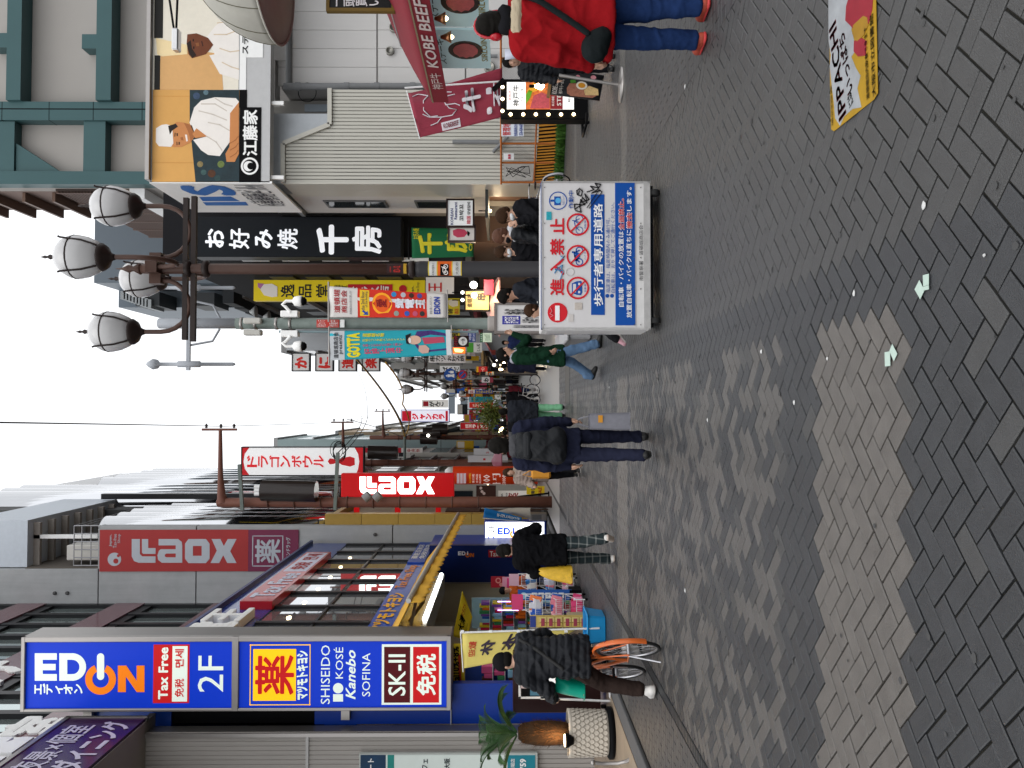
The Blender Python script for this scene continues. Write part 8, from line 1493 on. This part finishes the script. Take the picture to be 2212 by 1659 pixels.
# --- person in black puffer behind him
c = onZ((1326, 134)); person('person in a black puffer jacket behind the man in red, lifting a white cup', (c.x, c.y, 0), math.radians(150), 1.6, .013, top=M('down_black'), pants=BLK, shoes=SHB, hem=.78, bulk=1.3, puff=.014, arms=((.5, .25, 1.9), (.2, .2, .4)), kn=(.05, .05), legw=1.0, head=(0, 0))
q = onY(zI(660, 470), c.y-.3); t = thing('paper_cup', 'white paper cup held up beside the shoulder of the man in red', 'cup', q); MB().lathe([(.045, -.14), (.06, .0), (.075, .13), (.07, .13), (.04, -.12)], q, 20).obj('cup', paint('C8CCDC'), t); MB().lathe([(.07, .11), (.068, .115), (.01, .12)], q, 20).obj('drink', paint('5A2A28'), t)
# --- people behind the cart
person('brown haired man with white mask, rightmost of the group behind the cart', (onY((1100, 450), 11.2).x, 11.2, 0), math.radians(100), 1.70, .012, hairm=HAIRN, top=BLK, pants=BLK, shoes=SHB, arms=((.8, .2, 2.0), (.3, .2, .8)), hem=.78, bulk=1.25, head=(0, -.45), lean=.1, mask=MSKW, group='group gathered behind the notice cart')
def hoodp(t, J, fin, up, hp, hR, s): sd_part(fin, 'hood', fab('hood_white', (.5, .5, .52)), .012, lambda g: g.cone(up((-.08, -.08, 1.48)), up((.08, -.08, 1.48)), .055, .055, .03).cone(up((-.09, 0, 1.48)), up((-.07, .08, 1.44)), .03, .025, .03).cone(up((.09, 0, 1.48)), up((.07, .08, 1.44)), .03, .025, .03), wrinkle(.005))
person('young man with reddish brown hair, black mask and white hood behind the cart', (onY((1090, 505), 11.6).x, 11.6, 0), math.radians(78), 1.74, .012, hairm=M('hair_red', (.09, .035, .018), rough=.45, bump=.5, bscale=140), top=M('leather_black'), pants=BLK, shoes=SHB, hem=.82, bulk=1.15, arms=((.2, .2, .5), (.2, .2, .5)), head=(0, -.3), mask=BLK, extra=hoodp, group='group gathered behind the notice cart')
person('man with wavy dark hair and white mask next to the lamp post', (onY((1090, 542), 12.2).x, 12.2, 0), math.radians(140), 1.72, .012, hairm=HAIRN, top=BLK, pants=BLK, shoes=SHB, hem=.8, bulk=1.15, head=(.1, -.35), mask=MSKW, group='group gathered behind the notice cart')
def lining(t, J, fin, up, hp, hR, s): sd_part(fin, 'pale_cuff', WH_, .012, lambda g: g.cone(J['elb', 0]*.4+J['wri', 0]*.6, J['wri', 0], .066, .06, .02))
person('man with short black hair in a dark jacket left of the lamp post, looking down', (onY((1090, 616), 12.0).x, 12.0, 0), math.radians(96), 1.70, .012, top=CHAR, pants=BLK, shoes=SHB, hem=.8, bulk=1.25, arms=((.5, .2, .7), (.5, .2, .7)), head=(0, -.3), lean=.2, extra=lining, skin=1, group='group gathered behind the notice cart')
c = onZ((1356, 700)); person('short person with brown hair behind the cart, pink and grey trainer showing', (onY((1200, 668), 10.4).x, 10.4, 0), math.radians(98), 1.34, .012, hairm=HAIRN, top=BLK, pants=BLK, shoes=(M('trainer_pink', (.5, .28, .32), rough=.6, var=.4, scale=40), M('sole_grey')), sh=(.7, -.15), kn=(.05, .1), hem=.8, bulk=1.1)
# --- two women walking towards the camera
c = onZ((1252, 1020))
def wextra(t, J, fin, up, hp, hR, s): sd_part(fin, 'scarf', fab('scarf_tan', (.3, .24, .19)), .014, lambda g: g.cone(up((-.06, .03, 1.45)), up((.06, .03, 1.45)), .07, .07, .03), wrinkle(.005))
person('woman in a beige padded coat with long brown hair', (c.x, c.y, 0), math.radians(172), 1.62, .014, hair='long', hairm=HAIRN, top=M('coat_beige', (.3, .235, .2), rough=.7, var=.1, bump=.15, bscale=60), pants=BLK, shoes=(SHB, SHW), hem=.72, bulk=1.3, puff=.012, sh=(.2, -.2), kn=(.05, .2), arms=((.2, .2, .5), (.3, .2, .9)), extra=wextra); 
q = onY(zF(890, 415), c.y-.25); t = thing('orange_bag', 'orange shoulder bag on the woman in the beige coat', 'bag', q); MB().rbox(q.x-.12, q.x+.12, q.y-.05, q.y+.05, q.z-.22, q.z+.2, .04).obj('body', M('bag_orange', (.6, .26, .03), rough=.5, var=.15), t); m = MB(); m.tube([(q.x-.08, q.y, q.z+.2), (q.x-.04, q.y, q.z+.38), (q.x+.06, q.y, q.z+.2)], .012, 6); m.obj('strap', M('bag_orange'), t)
person('woman with a thick fur scarf beside the woman in the beige coat', (c.x+.62, c.y+.3, 0), math.radians(178), 1.64, .014, hair='long', hairm=HAIRB, top=fab('rose', (.25, .13, .14)), pants=BLK, shoes=SHB, hem=.7, bulk=1.2, extra=lambda t, J, fin, up, hp, hR, s: sd_part(fin, 'fur_scarf', M('fur_tan', (.22, .15, .09), rough=.95, bump=.9, bscale=90), .014, lambda g: g.cone(up((-.07, .03, 1.46)), up((.07, .03, 1.46)), .085, .085, .03).cone(up((0, .08, 1.42)), up((0, .1, 1.3)), .07, .06, .03), wrinkle(.006, 3)))
# --- mid-distance walkers
def walker(label, v, dy, face, H, **k):
    c = onZ((v, dy)); k.setdefault('top', BLK); k.setdefault('pants', BLK); k.setdefault('shoes', SHB); k.setdefault('vox', .018 if c.y < 30 else .028); k.setdefault('far', c.y > 26); st = k.pop('stride', .22); k.setdefault('sh', (st, -st)); k.setdefault('kn', (.05, .25)); return person(label, (c.x, c.y, 0), math.radians(face), H, **k)
walker('person in a black padded jacket and pale green loose trousers walking away', 1221, 889, 4, 1.74, top=CHAR, pants=fab('mint', (.16, .38, .22)), bulk=1.45, hem=.72, legw=1.25); walker('person in a black coat and white trainers in the middle of the lane', 1167, 860, 10, 1.76, shoes=SHW, bulk=1.35, hem=.6)
walker('person in a navy jacket behind the man in the green coat', 1178, 740, 170, 1.7, top=fab('blue_navy', (.02, .03, .09)), bulk=1.25); walker('person in a long black coat left of the man in the green coat', 1180, 790, 5, 1.72, hem=.4, flare=.05, bulk=1.25, top=NVY); walker('dark haired person in black left of the couple in padded coats', 1190, 916, 2, 1.72, bulk=1.2, stride=.1); walker('person in dark grey before the red ramen sign', 1175, 935, 6, 1.66, top=GRYJ, bulk=1.2); walker('person in a black jacket by the skewer shop window', 1215, 642, 80, 1.66, bulk=1.35, stride=.05)
rc = random.Random(21); cols = [BLK, CHAR, NVY, GRYJ, WH_, fab('rust', (.25, .07, .03)), fab('tan', (.3, .2, .12)), fab('wine', (.14, .02, .03)), fab('olive', (.08, .08, .04))]; names = {id(BLK): 'black', id(CHAR): 'charcoal', id(NVY): 'navy', id(GRYJ): 'grey', id(WH_): 'off-white', id(MATS['cloth_rust']): 'rust red', id(MATS['cloth_tan']): 'tan', id(MATS['cloth_wine']): 'wine red', id(MATS['cloth_olive']): 'olive'}
spots = []; used = set()
for k in range(46):
    for _ in range(40):
        y = rc.uniform(38, 96); x = rc.uniform(-2.8, 3.6)
        if abs(x-1.66) > .35 and all((x-a)**2+(y-b)**2*.06 > .3 for a, b in spots): spots.append((x, y)); break
spots.sort(key=lambda p: p[1])
for k, (x, y) in enumerate(spots):
    tw = rc.random() < .45
    while True:
        cm = rc.choice(cols); pm = rc.choice([BLK, DEN, CHAR]); hr = rc.choice(['short', 'long']); hm = rc.choice([HAIRB, HAIRN]); lb = 'distant walker in %s top and %s trousers, %s %s hair, %s' % (names[id(cm)], {id(BLK): 'black', id(DEN): 'denim', id(CHAR): 'charcoal'}[id(pm)], hr, 'black' if hm is HAIRB else 'brown', 'facing the camera' if tw else 'walking away')
        if lb not in used: used.add(lb); break
    person(lb, (x, y, 0), math.radians((180 if tw else 0)+rc.uniform(-20, 20)), rc.uniform(1.56, 1.78), .035, top=cm, pants=pm, shoes=SHB, sh=(.2, -.2), kn=(.05, .25), bulk=rc.uniform(1.1, 1.35), hem=rc.choice([.6, .78]), hair=hr, hairm=hm, far=True, group='crowd far down the street')
person('shop clerk in an orange jacket and black cap among the racks', (onY((1150, 1276), 18.4).x, 18.4, .04), math.radians(200), 1.66, .016, hair='cap', hairm=M('cap_black'), top=fab('orange', (.5, .1, .02)), pants=BLK, shoes=SHB, hem=.85, bulk=1.2, arms=((.5, .3, .8), (.5, .3, .8)))
# --- far bicycles
bicycle('bicycle', 'white small-wheeled bicycle parked side-on far down the lane', (onZ((1166, 822)).x, 36.5, 0), math.radians(80), 'C8C4C0', .25, .9, fender=False); bicycle('bicycle', 'dark bicycle leaning behind the white bicycle', (onZ((1164, 845)).x, 37.3, 0), math.radians(100), '282828', .33, 1.0, fender=False, basket=True); bicycle('bicycle', 'silver bicycle with basket by the orange fence', (onY((1150, 400), 19.8).x+.1, 19.8, 0), math.radians(15), '9A9CA0', .33, 1.05, basket=True)

# ================================================================== clutter of the far street
rk = random.Random(31); CN = [('red', 'A82420'), ('white', 'D8D6D2'), ('yellow', 'D0A820'), ('blue', '28509A'), ('green', '2E7A48'), ('orange', 'C8601C'), ('black', '18181A'), ('pink', 'B85A70'), ('brown', '5A3828')]
combo = [(c_, sd, h_) for c_ in CN for sd in (-1, 1) for h_ in ('low', 'middle height', 'high')]; rk.shuffle(combo)
for k, ((cn, hx), sd, hn) in enumerate(combo[:46]):
    y = rk.uniform(46 if sd > 0 else 56, 108); x = sd*rk.uniform(2.5, 4.2)+(.9 if sd > 0 else .2); z = {'low': rk.uniform(1.9, 2.6), 'middle height': rk.uniform(3.2, 5), 'high': rk.uniform(5.6, 8.5)}[hn]; w_, h = rk.uniform(.4, .75), rk.uniform(.5, 1.5)
    t = thing('hanging_sign', 'small plain %s sign hung %s on the %s row of the far street' % (cn, hn, 'left' if sd < 0 else 'right'), 'sign', (x, y, z), 'small hanging signs of the far street'); MB().rbox(x-w_/2, x+w_/2, y, y+.15, z, z+h, .02).obj('panel', paint(hx, rk.choice([0, 0, .25])), t); MB().rbox(x-w_/2+.08, x+w_/2-.08, y-.01, y, z+h*.55, z+h-.08, .003).obj('face_panel', paint(rk.choice(['E0DAD0', 'C83028', 'E0B030', '303034'])), t); MB().tube([(x, y+.08, z+h*.8), (x+sd*1.2, y+.08, z+h*.8)], .03, 6).obj('arm', BRD, t)
endc = [(c_, h_) for c_ in CN for h_ in ('low', 'middle height', 'high')]; rk.shuffle(endc)
for k, ((cn, hx), hn) in enumerate(endc[:24]):
    y = rk.uniform(98, 132); x = rk.choice((-1, 1))*rk.uniform(.9, 2.6)+.7; z = {'low': rk.uniform(1.9, 2.8), 'middle height': rk.uniform(3.2, 5), 'high': rk.uniform(5.2, 7.5)}[hn]; w_, h = rk.uniform(.7, 1.5), rk.uniform(.9, 2.6)
    t = thing('hanging_signboard', 'small %s sign hung %s at the very end of the street' % (cn, hn), 'sign', (x, y, z), 'signs closing the end of the street'); t['kind'] = 'thing'; MB().rbox(x-w_/2, x+w_/2, y, y+.2, z, z+h, .02).obj('panel', paint(hx, rk.choice([0, .2])), t); MB().rbox(x-w_/2+.1, x+w_/2-.1, y-.01, y, z+h*.5, z+h-.1, .003).obj('face_panel', paint(rk.choice(['E0DAD0', 'C83028', 'E0B030', '303034'])), t); MB().tube([(x, y+.1, z), (x, y+.1, 0)], .05, 6).obj('post', BRD, t)
for k in range(26):
    y = rk.uniform(32, 90); sd = rk.choice((-1, 1)); c = Vector((sd*rk.uniform(2.6, 4.4)+(.6 if sd > 0 else .1), y, rk.uniform(1.8, 2.9))); r = rk.uniform(.04, .07); t = thing('shop_bulb', 'tiny glowing bulb among the far shop fronts', 'lamp', c, 'tiny bulbs of the far shop fronts'); MB().lathe([(.01, -r), (r, 0), (.02, r)], c, 8).obj('bulb', rk.choice([LG, LG, LGW]), t); MB().tube([c+Vector((0, 0, r)), c+Vector((0, 0, r+.25))], .012, 4).obj('cord', BLACK, t)
for k, (x, y, w_, hx, cn) in enumerate(((3.6, 44, 1.4, '8A2A28', 'dark red'), (3.7, 50, 1.3, '3A4A78', 'indigo'), (3.5, 57, 1.4, 'B0A890', 'cream'), (-3.0, 47, 1.2, '7A2830', 'maroon'), (-2.9, 56, 1.3, 'A07838', 'ochre'), (-2.7, 67, 1.3, '8A8A8A', 'grey'))):
    t = thing('shop_awning', '%s sloping shop awning on the %s of the far street' % (cn, 'right' if x > 0 else 'left'), 'awning', (x, y, 2.5), 'sloping awnings of the far street'); sd = 1 if x > 0 else -1
    MB().sheet(lambda u, v: Vector((x-sd*.5+sd*1.1*v, y+u*4, 2.35+.7*v)), 8, 3, .02).obj('canopy', paint(hx), t); MB().box(x-sd*.5-.01, x-sd*.5+.01, y, y+4, 2.12, 2.36).obj('valance', paint(hx), t)
